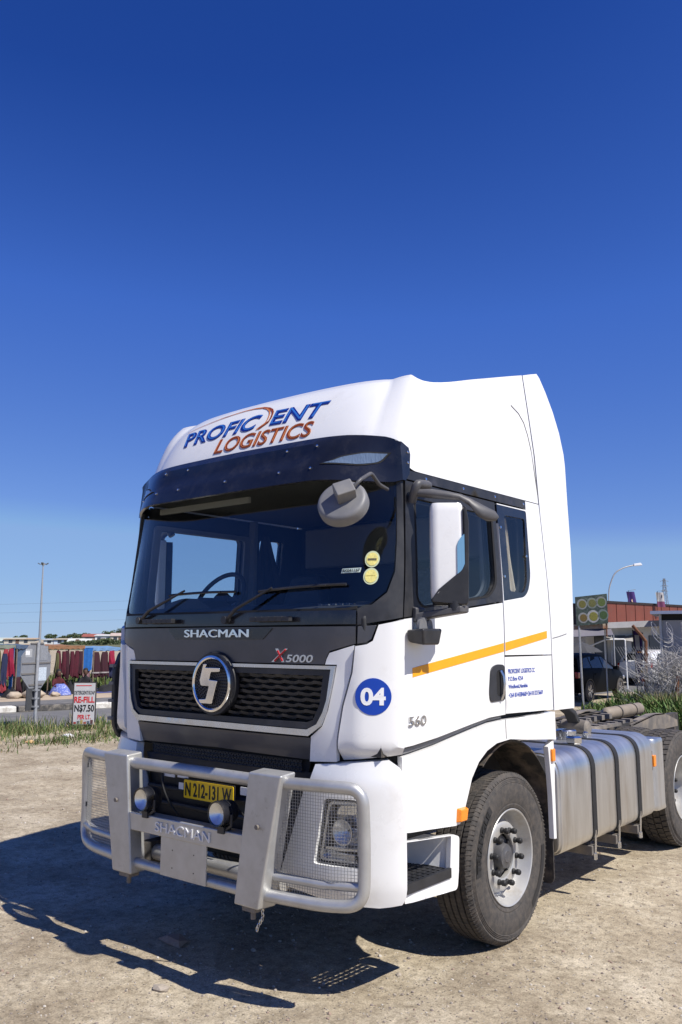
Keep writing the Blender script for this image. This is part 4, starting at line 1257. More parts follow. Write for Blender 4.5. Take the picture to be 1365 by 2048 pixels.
# ---- chassis
ch = empty('chassis', (0, 0, 0), truck)
for sgn in (1, -1):
    g = Geo()
    x = sgn * 0.43
    prof = [(0.35, 0.86, 1.04), (2.0, 0.84, 1.08), (3.9, 0.80, 1.085), (5.0, 0.80, 1.045), (7.2, 0.80, 1.045)]
    vs, fs = [], []
    for (y, z0, z1) in prof:
        for (dx, z) in [(0.0, z1), (-0.08, z1), (-0.08, z1 - .01), (-0.01, z1 - .01), (-0.01, z0 + .01), (-0.08, z0 + .01), (-0.08, z0), (0.0, z0)]:
            vs.append((x + sgn * dx, y, z))
    for i in range(len(prof) - 1):
        for j in range(8):
            a, b = i * 8 + j, i * 8 + (j + 1) % 8
            fs.append((a, b, b + 8, a + 8))
    mk('chassis_rail', vs, fs, IRON, ch, ang=20)
    g = Geo()
    for k in range(26):
        y = 3.3 + k * 0.14
        for z in (0.98, 0.90):
            g.cyl((x, y, z), (x + sgn * 0.012, y, z), 0.012, 6)
    o = g.obj('rivets', DUSTY, ch, ang=0); o['kind'] = 'stuff'
    # raised plate above the rear axles
    g = Geo()
    g.prism([(5.55, 0.90), (5.62, 1.02), (6.30, 1.085), (6.62, 1.075), (7.05, 0.97), (7.05, 0.90)], lambda y, z: (sgn * 0.445, y, z), lambda y, z: (sgn * 0.47, y, z))
    g.prism([(5.62, 1.02), (6.30, 1.085), (6.62, 1.075), (6.62, 1.063), (6.30, 1.073), (5.62, 1.008)], lambda y, z: (sgn * 0.36, y, z), lambda y, z: (sgn * 0.47, y, z))
    g.obj('side_plate', DUSTY, ch)
for y in (0.6, 2.2, 3.4, 4.4, 5.6, 6.9):
    Geo().box((-0.42, y - 0.06, 0.86), (0.42, y + 0.06, 1.0)).obj('crossmember', IRON, ch)
for y in (1.5, 4.93, 6.30):
    Geo().tube([(-0.95, y, ZW), (-0.3, y, ZW - .02), (0, y, ZW), (0.3, y, ZW - .02), (0.95, y, ZW)], [0.06, 0.08, 0.16, 0.08, 0.06], 12).obj('axle', IRON, ch)
    for sgn in (1, -1):
        vs = Geo()
        for k in range(3):
            vs.tube([(sgn * 0.43, y - 0.62 + 0.1 * k, 0.80 - 0.02 * k), (sgn * 0.43, y, 0.66 - 0.022 * k), (sgn * 0.43, y + 0.62 - 0.1 * k, 0.80 - 0.02 * k)], 0.02, 6)
        vs.obj('leaf_spring', IRON, ch)
# engine and gearbox masses under the cab
Geo().prism(rnd([(-0.38, 0.55), (0.38, 0.55), (0.44, 0.95), (0.40, 1.28), (-0.40, 1.28), (-0.44, 0.95)], 0.08), lambda x, z: (x, 0.55, z), lambda x, z: (x, 2.0, z)).obj('engine_block', IRON, ch, bevel=0.02)
Geo().box((-0.55, 0.10, 0.62), (0.55, 0.20, 1.25)).obj('radiator', DARK, ch)
Geo().tube([(0.30, 1.9, 0.95), (0.25, 3.0, 0.8), (0, 4.6, 0.62)], 0.06, 12).obj('prop_shaft', IRON, ch)
g = Geo()
g.tube(rpath([(0.75, 1.05, 1.22), (0.78, 1.15, 1.10), (0.70, 1.3, 1.12), (0.68, 1.5, 1.20)], 0.05), 0.022, 8)
g.tube(rpath([(0.8, 0.95, 1.0), (0.78, 1.05, 1.16), (0.66, 1.12, 1.22)], 0.06), 0.016, 8)
g.obj('hose', RUBBERS, ch)
Geo().cyl((0.72, 1.12, 1.06), (0.72, 1.30, 1.14), 0.07, 16).obj('air_spring', IRON, ch)
# clutter behind the cab
for i, (x, y0, y1, z, r_, m) in enumerate([(0.12, 5.75, 6.75, 1.105, 0.072, AIRT)]):
    at_ = Geo().lathe([(y0 - 0.03, 0.03), (y0 - 0.015, r_ * 0.7), (y0 + 0.02, r_), (y1 - 0.02, r_), (y1 + 0.015, r_ * 0.7), (y1 + 0.03, 0.03)], (x, 0, z), 'y', 28).obj('air_cylinder', m, ch)
    for y in (6.05, 6.5):
        Geo().lathe([(y - 0.012, r_ + 0.001), (y - 0.012, r_ + 0.006), (y + 0.012, r_ + 0.006), (y + 0.012, r_ + 0.001)], (x, 0, z), 'y', 28, closed=True).obj('cylinder_band', IRON, at_)
g = Geo()
for (y0, y1, x, z, wd) in [(2.5, 4.9, 0.60, 1.10, 0.05), (2.3, 5.0, 0.30, 1.13, 0.05)]:
    g.beam((x, y0, z), (x, y1, z - 0.01), wd, 0.03)
for k in range(9):
    y = 3.6 + 0.2 * k
    g.box((0.50, y, 1.085), (0.60, y + 0.07, 1.115))
    g.box((0.25, y + .05, 1.10), (0.36, y + 0.12, 1.15))
g.obj('catwalk_rail', DUSTY, ch)
g = Geo()
for k in range(6):
    y = 3.05 + 0.11 * k
    g.tube(rpath([(0.1 + .05 * k, 2.2, 1.2), (0.35, y, 1.17 + .01 * k), (0.48, y + .3, 1.12), (0.45, y + .8, 1.10)], 0.1), 0.014, 6)
g.obj('air_hose', RUBBERS, ch)
for k in range(7):
    y = 3.45 + 0.19 * k
    Geo().lathe([(1.10, 0.03), (1.13, 0.03), (1.135, 0.018), (1.15, 0.018), (1.155, 0.0)], (0.42, y, 0), 'z', 8).obj('frame_bolt', DUSTY, ch)
# stay bracket and curved cab mount arm behind the cab
Geo().prism([(3.35, 1.10), (3.70, 1.10), (3.62, 1.22), (3.52, 1.25)], lambda y, z: (0.42, y, z), lambda y, z: (0.52, y, z)).obj('stay_bracket', DUSTY, ch, bevel=0.008)
fs_ = Geo()
fp = [(2.30, 1.40), (2.75, 1.43), (3.10, 1.425), (3.36, 1.385), (3.52, 1.315), (3.60, 1.23), (3.63, 1.14)]
vs, fs = [], []
for i, (y, z) in enumerate(fp):
    t = 0.042
    d = Vector((fp[min(i + 1, 6)][0] - fp[max(i - 1, 0)][0], fp[min(i + 1, 6)][1] - fp[max(i - 1, 0)][1])).normalized()
    ny, nz = -d.y * t, d.x * t
    for (x, k) in ((0.66, 0), (0.77, 0), (0.77, -1), (0.66, -1)):
        vs.append((x, y + ny * k, z + nz * k))
for i in range(6):
    for j in range(4):
        a, b = i * 4 + j, i * 4 + (j + 1) % 4
        fs.append((a, b, b + 4, a + 4))
fs += [(3, 2, 1, 0), (24, 25, 26, 27)]
mk('cab_mount_arm', vs, fs, BLACKP, ch, bevel=0.012)
Geo().lathe([(0.58, 0.055), (0.60, 0.07), (0.82, 0.07), (0.84, 0.05)], (0, 3.62, 1.16), 'x', 20).obj('arm_pivot', DUSTY, ch)
for k in range(4):
    Geo().box((0.2 + 0.1 * k, 2.42 + .2 * k, 1.12), (0.32 + 0.1 * k, 2.55 + .2 * k, 1.24 + .02 * (k % 2))).obj('valve_block', IRON if k % 2 else DUSTY, ch, bevel=0.01)

# ---- fuel tank with straps
TZ0, TZ1, TX0, TX1 = 0.405, 1.115, 0.56, 1.235
sec = rnd([(TX1, TZ0), (TX1, TZ1), (TX0, TZ1), (TX0, TZ0)], [0.10, 0.17, 0.10, 0.10], 10)
tk = empty('fuel_tank', (0, 0, 0), truck)
cx, cz = (TX0 + TX1) / 2, (TZ0 + TZ1) / 2
rings = [(2.150, 0.945), (2.152, 0.955), (2.172, 0.965), (2.176, 0.995), (2.184, 1.0), (4.02, 1.0), (4.030, 0.99), (4.034, 0.965), (4.05, 0.955), (4.052, 0.945)]
vs, fs = [], []
for (y, k) in rings:
    for (x, z) in sec:
        vs.append((cx + (x - cx) * (1 - (1 - k) * 0.9), y, cz + (z - cz) * (1 - (1 - k))))
ns = len(sec)
for i in range(len(rings) - 1):
    for j in range(ns):
        a, b = i * ns + j, i * ns + (j + 1) % ns
        fs.append((a, b, b + ns, a + ns))
fs += [tuple(range(ns - 1, -1, -1)), tuple((len(rings) - 1) * ns + j for j in range(ns))]
mk('tank_shell', vs, fs, ALU, tk, ang=35)
for y in (2.745, 3.215, 3.680):
    vs, fs = [], []
    L = [(x, z) for x, z in sec]
    for (x, z) in L:
        for (k, dy) in ((1.0, -0.036), (1.014, -0.036), (1.014, 0.036), (1.0, 0.036)):
            vs.append((cx + (x - cx) * k + (0.002 if x > cx else -0.002), y + dy, cz + (z - cz) * k))
    for i in range(ns):
        for j in range(4):
            a, b = i * 4 + j, i * 4 + (j + 1) % 4
            a2, b2 = ((i + 1) % ns) * 4 + j, ((i + 1) % ns) * 4 + (j + 1) % 4
            fs.append((a, b, b2, a2))
    sp = mk('strap', vs, fs, RUBBERS, tk, ang=40)
    g = Geo()
    g.box((0.45, y - 0.035, 0.315), (1.22, y + 0.035, 0.385))
    g.obj('tank_bracket', DUSTY, tk, bevel=0.006)
    g = Geo().tube([(1.235, y, 0.50), (1.232, y, 0.40), (1.225, y, 0.28)], 0.010, 6)
    g.cyl((1.225, y, 0.285), (1.225, y, 0.33), 0.02, 8)
    g.obj('strap_bolt', SATIN, sp)
g = Geo().lathe([(1.10, 0.075), (1.135, 0.075), (1.14, 0.085), (1.185, 0.085), (1.195, 0.075), (1.20, 0.0)], (0.86, 3.10, 0), 'z', 28)
g.obj('filler_cap', SATIN, tk)
g = Geo().lathe([(1.09, 0.055), (1.12, 0.055), (1.125, 0.066), (1.165, 0.066), (1.175, 0.055), (1.178, 0.0)], (1.05, 2.83, 0), 'z', 6)
g.obj('filler_cap', CHROME, tk)
for (x, y) in [(0.80, 2.98), (0.95, 3.28)]:
    Geo().lathe([(1.11, 0.025), (1.16, 0.025), (1.165, 0.018), (1.17, 0.0)], (x, y, 0), 'z', 10).obj('sender_plug', SATIN, tk)
# polished quarter mudguards wrapping the front of the rear wheels
for sgn in (1, -1):
    plan = rnd([(0.62, 4.13), (1.215, 4.13), (1.215, 4.375), (0.62, 4.375)], [0.01, 0.085, 0.02, 0.01], 7)
    vs, fs = [], []
    lv = [(0.425, 1.0), (0.435, 1.012), (0.47, 1.0), (1.00, 1.0), (1.03, 0.995), (1.045, 0.97)]
    for (z, k) in lv:
        for (x, y) in plan: vs.append((sgn * (0.9 + (x - 0.9) * k), 4.25 + (y - 4.25) * k, z))
    ns = len(plan)
    for i in range(len(lv) - 1):
        for j in range(ns):
            a, b = i * ns + j, i * ns + (j + 1) % ns
            fs.append((a, b, b + ns, a + ns))
    fs += [tuple(range(ns - 1, -1, -1)), tuple((len(lv) - 1) * ns + j for j in range(ns))]
    mk('quarter_mudguard', vs, fs, ALU, truck, ang=35)
Geo().box((1.195, 4.075, 0.815), (1.235, 4.130, 0.915)).obj('side_marker', ORANGE, truck, bevel=0.008)
Geo().box((1.12, 4.118, 0.78), (1.20, 4.130, 0.945)).obj('marker_bracket', IRON, truck)

# ---- bull bar
bb = empty('bull_bar', (0, 0, 0), truck)
for sgn in (1, -1):
    b_ = [(sgn * 0.455, -0.292, 0.503), (sgn * 0.645, -0.292, 0.503), (sgn * 0.66, -0.165, 0.503), (sgn * 0.47, -0.165, 0.503)]
    t_ = [(sgn * 0.546, -0.282, 1.212), (sgn * 0.795, -0.282, 1.212), (sgn * 0.795, -0.160, 1.222), (sgn * 0.546, -0.160, 1.222)]
    Geo().hexa(b_, t_).obj('upright', SILVER, bb, bevel=0.012, seg=3)
    g = Geo().cyl((sgn * 0.63, -0.286, 0.93), (sgn * 0.63, -0.300, 0.93), 0.013, 10)
    g.obj('upright_bolt', DUSTY, bb)
    path = rpath([(sgn * 0.76, -0.225, 1.168), (sgn * 1.05, -0.185, 1.172), (sgn * 1.222, -0.115, 1.168), (sgn * 1.222, -0.100, 0.86), (sgn * 1.218, -0.105, 0.588), (sgn * 1.02, -0.185, 0.575), (sgn * 0.64, -0.235, 0.572)], 0.12, 8)
    Geo().tube(path, 0.033, 16).obj('side_hoop', SILVER, bb, ang=60)
    Geo().tube([(sgn * 0.65, -0.205, 0.668), (sgn * 1.0, -0.17, 0.672), (sgn * 1.21, -0.105, 0.680)], 0.024, 14).obj('inner_tube', SILVER, bb, ang=60)
    g = Geo()
    def fy(x): return interp(x, [(0.6, -0.222), (1.05, -0.175), (1.22, -0.105)])
    def xl(z): return 0.655 + 0.125 * (z - 0.58) / 0.6
    nx, nz = 33, 34
    for i in range(nx + 1):
        x = 0.66 + (1.205 - 0.66) * i / nx
        z0 = 0.590
        z1 = 1.150
        if x < 0.78: z1 = 0.60 + (x - 0.655) / 0.125 * 0.55
        if z1 - z0 < 0.03: continue
        g.beam((sgn * x, fy(x), z0), (sgn * x, fy(x), z1), 0.0019, 0.0019, up=(1, 0, 0))
    for j in range(nz + 1):
        z = 0.590 + 0.56 * j / nz
        xs = [xl(z), 0.85, 1.05, 1.13, 1.205]
        for a, b in zip(xs, xs[1:]):
            g.beam((sgn * a, fy(a) - 0.002, z), (sgn * b, fy(b) - 0.002, z), 0.0019, 0.0019)
    o = g.obj('wire_mesh', MESHW, bb, ang=0)
    o['kind'] = 'stuff'
    for z in (0.80, 1.06):
        Geo().box((min(sgn * 1.19, sgn * 1.215), -0.125, z), (max(sgn * 1.19, sgn * 1.215), -0.095, z + 0.03)).obj('mesh_clip', BLACKP, bb)
    # arm back to the chassis, tow pin and chain
    Geo().box((min(sgn * 0.50, sgn * 0.58), -0.17, 0.52), (max(sgn * 0.50, sgn * 0.58), 0.45, 0.66)).obj('mount_arm', IRON, bb)
    Geo().box((min(sgn * 0.50, sgn * 0.60), -0.27, 0.475), (max(sgn * 0.50, sgn * 0.60), -0.19, 0.503)).obj('pin_plate', DUSTY, bb, bevel=0.004)
    Geo().cyl((sgn * 0.55, -0.23, 0.43), (sgn * 0.55, -0.23, 0.49), 0.014, 8).obj('tow_pin', DUSTY, bb)
    g = Geo()
    for k in range(6 if sgn > 0 else 1):
        c = Vector((sgn * (0.615 + 0.010 * math.sin(k)), -0.225 - 0.006 * k, 0.480 - 0.017 * k))
        pts = []
        for q in range(10):
            t = 2 * math.pi * q / 10
            a, b = 0.007 * math.cos(t), 0.013 * math.sin(t)
            pts.append(c + (Vector((a, 0, b)) if k % 2 else Vector((0, a, b))))
        g.tube(pts, 0.0025, 5, closed=True)
    o = g.obj('chain', SATIN, bb); o['kind'] = 'stuff'
Geo().tube([(-0.58, -0.225, 1.160), (0.58, -0.225, 1.160)], 0.036, 18).obj('top_tube', SILVER, bb, ang=60)
Geo().tube([(-0.50, -0.235, 0.565), (0.50, -0.235, 0.565)], 0.030, 16).obj('bottom_tube', SILVER, bb, ang=60)
bm_ = Geo().box((-0.515, -0.278, 0.764), (0.515, -0.190, 0.872)).obj('cross_beam', SILVER, bb, bevel=0.008)
text('beam_lettering', 'SHACMAN', plane_fn((0, -0.278, 0), (1, 0, 0), (0, 0, 1)), (-0.245, 0.245, 0.790, 0.846), mat('beam_letter_metal', (0.74, 0.74, 0.73), 0.4, metal=0.15), bb, depth=0.007, bold=0.0, lift=0.0)
Geo().box((-0.200, -0.272, 0.545), (0.205, -0.262, 0.770)).obj('blank_plate', SILVER, bb, bevel=0.002)
for (x, z) in [(-0.09, 0.60), (0.10, 0.60), (0.10, 0.70), (-0.09, 0.70)]:
    Geo().cyl((x, -0.2725, z), (x, -0.2735, z), 0.004, 8).obj('rivet_hole', INK, bb)
for x in (-0.34, 0.34):
    lp = empty('spot_lamp', (x, -0.255, 0.968), bb)
    lp.scale = (1.22, 1.22, 1.22)
    Geo().lathe([(-0.058, 0.050), (-0.060, 0.056), (-0.050, 0.058), (-0.018, 0.056), (0.0, 0.050), (0.03, 0.045), (0.045, 0.02)], (0, 0, 0), 'y', 28, cap=False).obj('lamp_body', BLACKG, lp, ang=40)
    for k in range(5):
        Geo().lathe([(-0.010 + 0.011 * k, 0.040), (-0.010 + 0.011 * k, 0.058 - 0.002 * k), (-0.006 + 0.011 * k, 0.058 - 0.002 * k), (-0.006 + 0.011 * k, 0.040)], (0, 0, 0), 'y', 24, closed=True).obj('cooling_fin', BLACKP, lp)
    Geo().lathe([(-0.057, 0.049), (-0.058, 0.0)], (0, 0, 0), 'y', 28).obj('lamp_lens', LENS, lp)
    Geo().lathe([(-0.056, 0.049), (-0.040, 0.032), (-0.030, 0.0)], (0, 0, 0), 'y', 28, cap=False).obj('lamp_reflector', REFL, lp)
    g = Geo().tube([(-0.062, -0.02, 0), (-0.062, -0.02, -0.05), (0, -0.01, -0.088), (0.062, -0.02, -0.05), (0.062, -0.02, 0)], 0.007, 6)
    g.box((-0.02, -0.03, -0.092), (0.02, 0.02, -0.060))
    g.obj('lamp_bracket', BLACKP, lp)

# ---- mirrors
def main_mirror(sgn):
    mr = empty('side_mirror', (0, 0, 0), truck)
    X0 = lambda v: (sgn * v[0], v[1], v[2])
    X = X0
    MC, MS = math.cos(R(38)), math.sin(R(38))
    def XR(v):      # housing turned outward about its inner edge
        a, b = v[0] - 1.385, v[1] - 0.315
        return X0((1.385 + a * MC - b * MS, 0.315 + a * MS + b * MC, v[2]))
    X = XR
    # white cover: curved front shell
    def shell(name, x0, x1, y0, y1, z0, z1, m, rad, bulge=0.03, cut=None):
        g = Geo()
        plan = rnd([(x0, y1), (x0, y0 + 0.02), (x0 + 0.03, y0), (x1 - 0.02, y0), (x1, y0 + 0.02), (x1, y1)], [0, 0.05, 0.05, 0.03, 0.03, 0], 4)
        zs = [z0, z0 + 0.015, z0 + 0.05, (z0 + z1) / 2, z1 - 0.05, z1 - 0.015, z1]
        ks = [0.88, 0.96, 1.0, 1.02, 1.0, 0.96, 0.88]
        cxx, cyy = (x0 + x1) / 2, y1
        vs, fs = [], []
        for z, k in zip(zs, ks):
            for (a, b) in plan: vs.append(X((cxx + (a - cxx) * k, cyy + (b - cyy) * k, z)))
        n = len(plan)
        for i in range(len(zs) - 1):
            for j in range(n):
                a, b = i * n + j, i * n + (j + 1) % n
                fs.append((a, b, b + n, a + n))
        fs += [tuple(range(n - 1, -1, -1)), tuple((len(zs) - 1) * n + j for j in range(n))]
        return mk(name, vs, fs, m, mr, ang=38)
    shell('mirror_cover', 1.382, 1.572, 0.315, 0.39, 2.150, 2.712, WHITE, 0.03)
    shell('mirror_frame', 1.392, 1.600, 0.350, 0.440, 2.128, 2.700, BLACKP, 0.02)
    Geo().hexa([X((1.405, 0.438, 2.15)), X((1.580, 0.438, 2.15)), X((1.580, 0.444, 2.15)), X((1.405, 0.444, 2.15))], [X((1.405, 0.438, 2.68)), X((1.580, 0.438, 2.68)), X((1.580, 0.444, 2.68)), X((1.405, 0.444, 2.68))]).obj('mirror_glass', MIRR, mr)
    # black lower sweep on the cover, lens on its outer edge
    poly = rnd([(1.376, 2.150), (1.590, 2.128), (1.600, 2.60), (1.585, 2.69), (1.572, 2.69), (1.572, 2.36), (1.555, 2.325), (1.48, 2.265), (1.42, 2.215)], [.02, .03, 0, 0, 0, .03, .03, 0, 0], 4)
    Geo().prism(poly, lambda x, z: X((x, 0.305 + 0.03 * max(0, (1.40 - x) / .03), z)), lambda x, z: X((x, 0.38, z))).obj('cover_trim', BLACKP, mr, bevel=0.006)
    poly = rnd([(1.572, 2.36), (1.572, 2.53), (1.548, 2.508), (1.530, 2.47), (1.530, 2.30), (1.555, 2.325)], [0, 0, .02, .02, 0, 0], 4)
    Geo().prism(poly, lambda x, z: X((x, 0.307, z)), lambda x, z: X((x, 0.34, z))).obj('repeater_lens', mat('repeater_lens_%d' % sgn, (0.16, 0.34, 0.52), 0.15, coat=0.5, bump=(200, 0.3, 0.004), stretch=(1, 1, 0.02)), mr)
    # arms
    X = X0
    g = Geo()
    g.tube(rpath([X((1.235, 0.345, 2.735)), X((1.27, 0.325, 2.80)), X((1.285, 0.33, 2.835)), X((1.275, 0.46, 2.845)), X((1.24, 0.50, 2.85))], 0.03, 4), 0.026, 10)
    g.obj('arm_base', GREYD, mr, ang=60)
    g = Geo()
    sec_ = [(1.270, 0.345, 2.785, 0.045), (1.35, 0.375, 2.775, 0.056), (1.44, 0.42, 2.760, 0.048), (1.50, 0.46, 2.748, 0.040), (1.545, 0.50, 2.715, 0.050), (1.575, 0.535, 2.675, 0.085), (1.60, 0.57, 2.655, 0.085), (1.63, 0.61, 2.645, 0.050), (1.645, 0.63, 2.640, 0.008)]
    vs, fs = [], []
    n = 12
    for (x, y, z, h) in sec_:
        for k in range(n):
            t = 2 * math.pi * k / n
            ca, sa = math.cos(t), math.sin(t)
            vs.append(X((x - 0.02 * ca * 0, y + h * 0.62 * ca * (1 if h > .03 else .8), z + h * (0.62 if x > 1.6 else 0.5) * sa)))
    for i in range(len(sec_) - 1):
        for k in range(n):
            a, b = i * n + k, i * n + (k + 1) % n
            fs.append((a, b, b + n, a + n))
    fs += [tuple(range(n - 1, -1, -1)), tuple((len(sec_) - 1) * n + k for k in range(n))]
    mk('upper_arm', vs, fs, GREYD, mr, ang=50)
    g = Geo().hexa([X((1.245, 0.315, 2.035)), X((1.285, 0.30, 2.035)), X((1.285, 0.40, 2.035)), X((1.245, 0.415, 2.035))], [X((1.245, 0.315, 2.125)), X((1.285, 0.30, 2.115)), X((1.285, 0.40, 2.115)), X((1.245, 0.415, 2.125))])
    g.obj('arm_base', GREYD, mr, bevel=0.01)
    g = Geo().hexa([X((1.27, 0.30, 2.045)), X((1.52, 0.40, 2.085)), X((1.53, 0.475, 2.085)), X((1.27, 0.40, 2.045))], [X((1.27, 0.30, 2.085)), X((1.52, 0.40, 2.125)), X((1.53, 0.475, 2.125)), X((1.27, 0.40, 2.085))])
    g.obj('lower_arm', GREYD, mr, bevel=0.01)
    Geo().cyl(X((1.47, 0.42, 2.10)), X((1.47, 0.42, 2.15)), 0.04, 14).obj('mirror_pivot', BLACKP, mr)
    # kerb-view mirror under the lower arm
    g = Geo().cyl(X((1.300, 0.335, 1.965)), X((1.300, 0.335, 2.06)), 0.032, 14)
    g.obj('kerb_stem', GREYP, mr)
    for (dx, dy) in ((0.02, -0.055), (0.015, 0.035)):
        g = Geo().prism(circ(0, 0, 0.028, 0.05, 16), lambda a, b: X((1.30 + dx, 0.335 + dy + a, 2.0 + b)), lambda a, b: X((1.318 + dx, 0.335 + dy + a, 2.0 + b)))
        g.obj('kerb_ear', GREYP, mr)
    g = Geo().hexa([X((1.262, 0.250, 1.922)), X((1.385, 0.225, 1.905)), X((1.385, 0.385, 1.905)), X((1.262, 0.43, 1.922))], [X((1.255, 0.240, 1.990)), X((1.395, 0.205, 1.998)), X((1.395, 0.405, 1.998)), X((1.255, 0.445, 1.995))])
    g.obj('kerb_mirror', BLACKP, mr, bevel=0.014, seg=3)
    return mr
main_mirror(1)
main_mirror(-1).location = (0.06, 0.20, 0)
# round front-view mirror hung from the visor corner
fm = empty('front_mirror', (0, 0, 0), truck)
ax = Vector((0.30, -0.80, 0.52)).normalized()
M = Matrix.Translation((1.207, -0.275, 2.676)) @ ax.to_track_quat('Z', 'Y').to_matrix().to_4x4()
Geo().lathe([(-0.072, 0.0), (-0.072, 0.134), (-0.068, 0.138), (-0.040, 0.139), (-0.018, 0.137), (-0.008, 0.132), (-0.002, 0.122), (0.000, 0.112), (0.004, 0.0)], (0, 0, 0), 'z', 44).xf(M).obj('mirror_shell', GREYP, fm, ang=40)
Geo().lathe([(-0.0765, 0.0), (-0.0765, 0.124)], (0, 0, 0), 'z', 36).xf(M).obj('mirror_glass', MIRR, fm)
cc = M @ Vector((0.0, 0.0, 0.0))
def on_disc(a, b, h): return M @ Vector((a, b, h))
# clamp block and bent arm
g = Geo()
d1 = Vector((0.62, 0.62, 0.30)).normalized()
blk0 = cc + ax * 0.035 + Vector((0.0, 0.01, 0.012))
g.beam(blk0 - d1 * 0.03, blk0 + d1 * 0.075, 0.098, 0.075, up=ax)
g.obj('clamp_block', GREYP, fm, bevel=0.008)
q0 = blk0 + d1 * 0.075
Geo().tube(rpath([q0 - d1 * 0.01, q0 + d1 * 0.035 + Vector((0, 0, 0.035)), Vector((1.245, -0.06, 2.845)), Vector((1.215, 0.05, 2.80)), Vector((1.19, 0.165, 2.79))], 0.03, 5), 0.011, 10).obj('mirror_arm', GREYD, fm, ang=60)
# ================================================================== small stones and litter on the lot
def ico(seed):
    rg = random.Random(seed)
    t = (1 + 5 ** .5) / 2
    V = [Vector(v).normalized() for v in [(-1, t, 0), (1, t, 0), (-1, -t, 0), (1, -t, 0), (0, -1, t), (0, 1, t), (0, -1, -t), (0, 1, -t), (t, 0, -1), (t, 0, 1), (-t, 0, -1), (-t, 0, 1)]]
    V = [v * rg.uniform(0.7, 1.15) for v in V]
    F = [(0, 11, 5), (0, 5, 1), (0, 1, 7), (0, 7, 10), (0, 10, 11), (1, 5, 9), (5, 11, 4), (11, 10, 2), (10, 7, 6), (7, 1, 8), (3, 9, 4), (3, 4, 2), (3, 2, 6), (3, 6, 8), (3, 8, 9), (4, 9, 5), (2, 4, 11), (6, 2, 10), (8, 6, 7), (9, 8, 1)]
    return V, F
ICO = [ico(k) for k in range(6)]
STONES = [mat('pebble_%d' % i, c, 0.9, var=(60, 0.2)) for i, c in enumerate([(0.36, 0.31, 0.25), (0.24, 0.20, 0.17), (0.50, 0.46, 0.40), (0.30, 0.22, 0.17)])]
rg = random.Random(3)
for mi, (m, cnt) in enumerate(zip(STONES, (5200, 2600, 2200, 1600))):
    g = Geo()
    for _ in range(cnt):
        a = rg.random()
        d = 2.6 + 12 * rg.random() ** 1.8
        r_ = rg.uniform(-0.46, 0.46) * d
        p = from_cam(d, r_)
        s = 0.0035 + 0.010 * rg.random() ** 3 + (0.012 * rg.random() if rg.random() < 0.05 else 0)
        V, F = ICO[rg.randrange(6)]
        ca, sa = math.cos(a * 6.28), math.sin(a * 6.28)
        z0 = gz(p.x, p.y)
        sq = rg.uniform(0.5, 0.8)
        g.add([(p.x + (v.x * ca - v.y * sa) * s, p.y + (v.x * sa + v.y * ca) * s * 0.8, z0 + v.z * s * sq + s * 0.2) for v in V], F)
    o = g.obj('gravel', m, None, ang=0)
    tag(o, ['loose beige pebbles scattered over the sandy lot', 'loose dark brown pebbles scattered over the sandy lot', 'loose pale grey pebbles scattered over the sandy lot', 'loose reddish pebbles scattered over the sandy lot'][mi], 'gravel', None, 'stuff')
for (x, y, s, lb) in [(-0.50, 0.10, 0.085, 'flat reddish stone lying in the truck shadow tip'), (0.02, -0.42, 0.045, 'small dark stone in front of the truck shadow'), (2.35, 0.25, 0.04, 'small grey stone on the sand right of the front wheel'), (2.2, 1.9, 0.05, 'pale stone on the sand beside the fuel tank'), (0.9, -0.7, 0.035, 'small brown stone near the bottom edge of the lot')]:
    V, F = ICO[int(x * 10) % 6]
    o = mk('stone', [(v.x * s * 1.5, v.y * s, v.z * s * 0.45) for v in V], F, STONES[3] if s > 0.08 else STONES[0], None, ang=0)
    o.location = (x, y, gz(x, y) + s * 0.2)
    o.rotation_euler = (0, 0, x * 7)
    tag(o, lb, 'stone')

# ================================================================== grass and weeds
def grass(name, label, spots, hmin, hmax, mats, seed, lean=0.5, wid=0.008, cat='grass'):
    rg = random.Random(seed)
    root_m = mats[0]
    vs, fs, mi = [], [], []
    for (x, y, k) in spots:
        h = rg.uniform(hmin, hmax) * k
        a = rg.uniform(0, 6.283)
        l = rg.uniform(0.1, lean) * h
        w = wid * rg.uniform(0.7, 1.6)
        dx, dy = math.cos(a), math.sin(a)
        b = len(vs)
        vs += [(x - dy * w, y + dx * w, 0), (x + dy * w, y - dx * w, 0), (x + dx * l * .35 + dy * w * .7, y + dy * l * .35 - dx * w * .7, h * .6), (x + dx * l * .35 - dy * w * .7, y + dy * l * .35 + dx * w * .7, h * .6), (x + dx * l, y + dy * l, h)]
        fs += [(b, b + 1, b + 2, b + 3), (b + 3, b + 2, b + 4)]
        k2 = rg.randrange(len(mats))
        mi += [k2, k2]
    o = mk(name, vs, fs, root_m, None, ang=0, recalc=False)
    for m in mats[1:]: o.data.materials.append(m)
    o.data.polygons.foreach_set('material_index', mi)
    return tag(o, label, cat, None, 'stuff')
G1 = mat('green_grass', (0.075, 0.120, 0.030), 0.8)
G2 = mat('olive_grass', (0.130, 0.150, 0.045), 0.8)
G3 = mat('dry_grass', (0.34, 0.27, 0.14), 0.85)
G4 = mat('bright_weed_leaf', (0.085, 0.170, 0.030), 0.7)
rg = random.Random(11)
sp = []
while len(sp) < 26000:
    t, n = rg.uniform(-14, 10), rg.uniform(4.4, 9.6)
    p = rd(t, n)
    dens = 1 - sstep(n, 5.8, 9.4)
    dens *= 0.06 + 1.2 * max(0, mnoise.noise(Vector((p.x * 0.9, p.y * 0.9, 0))) + 0.28)
    if n < 5.0: dens *= sstep(n, 4.3, 5.0)
    if rg.random() < dens: sp.append((p.x, p.y, (1.15 - 0.14 * (n - 5)) * rg.uniform(0.5, 1.2)))
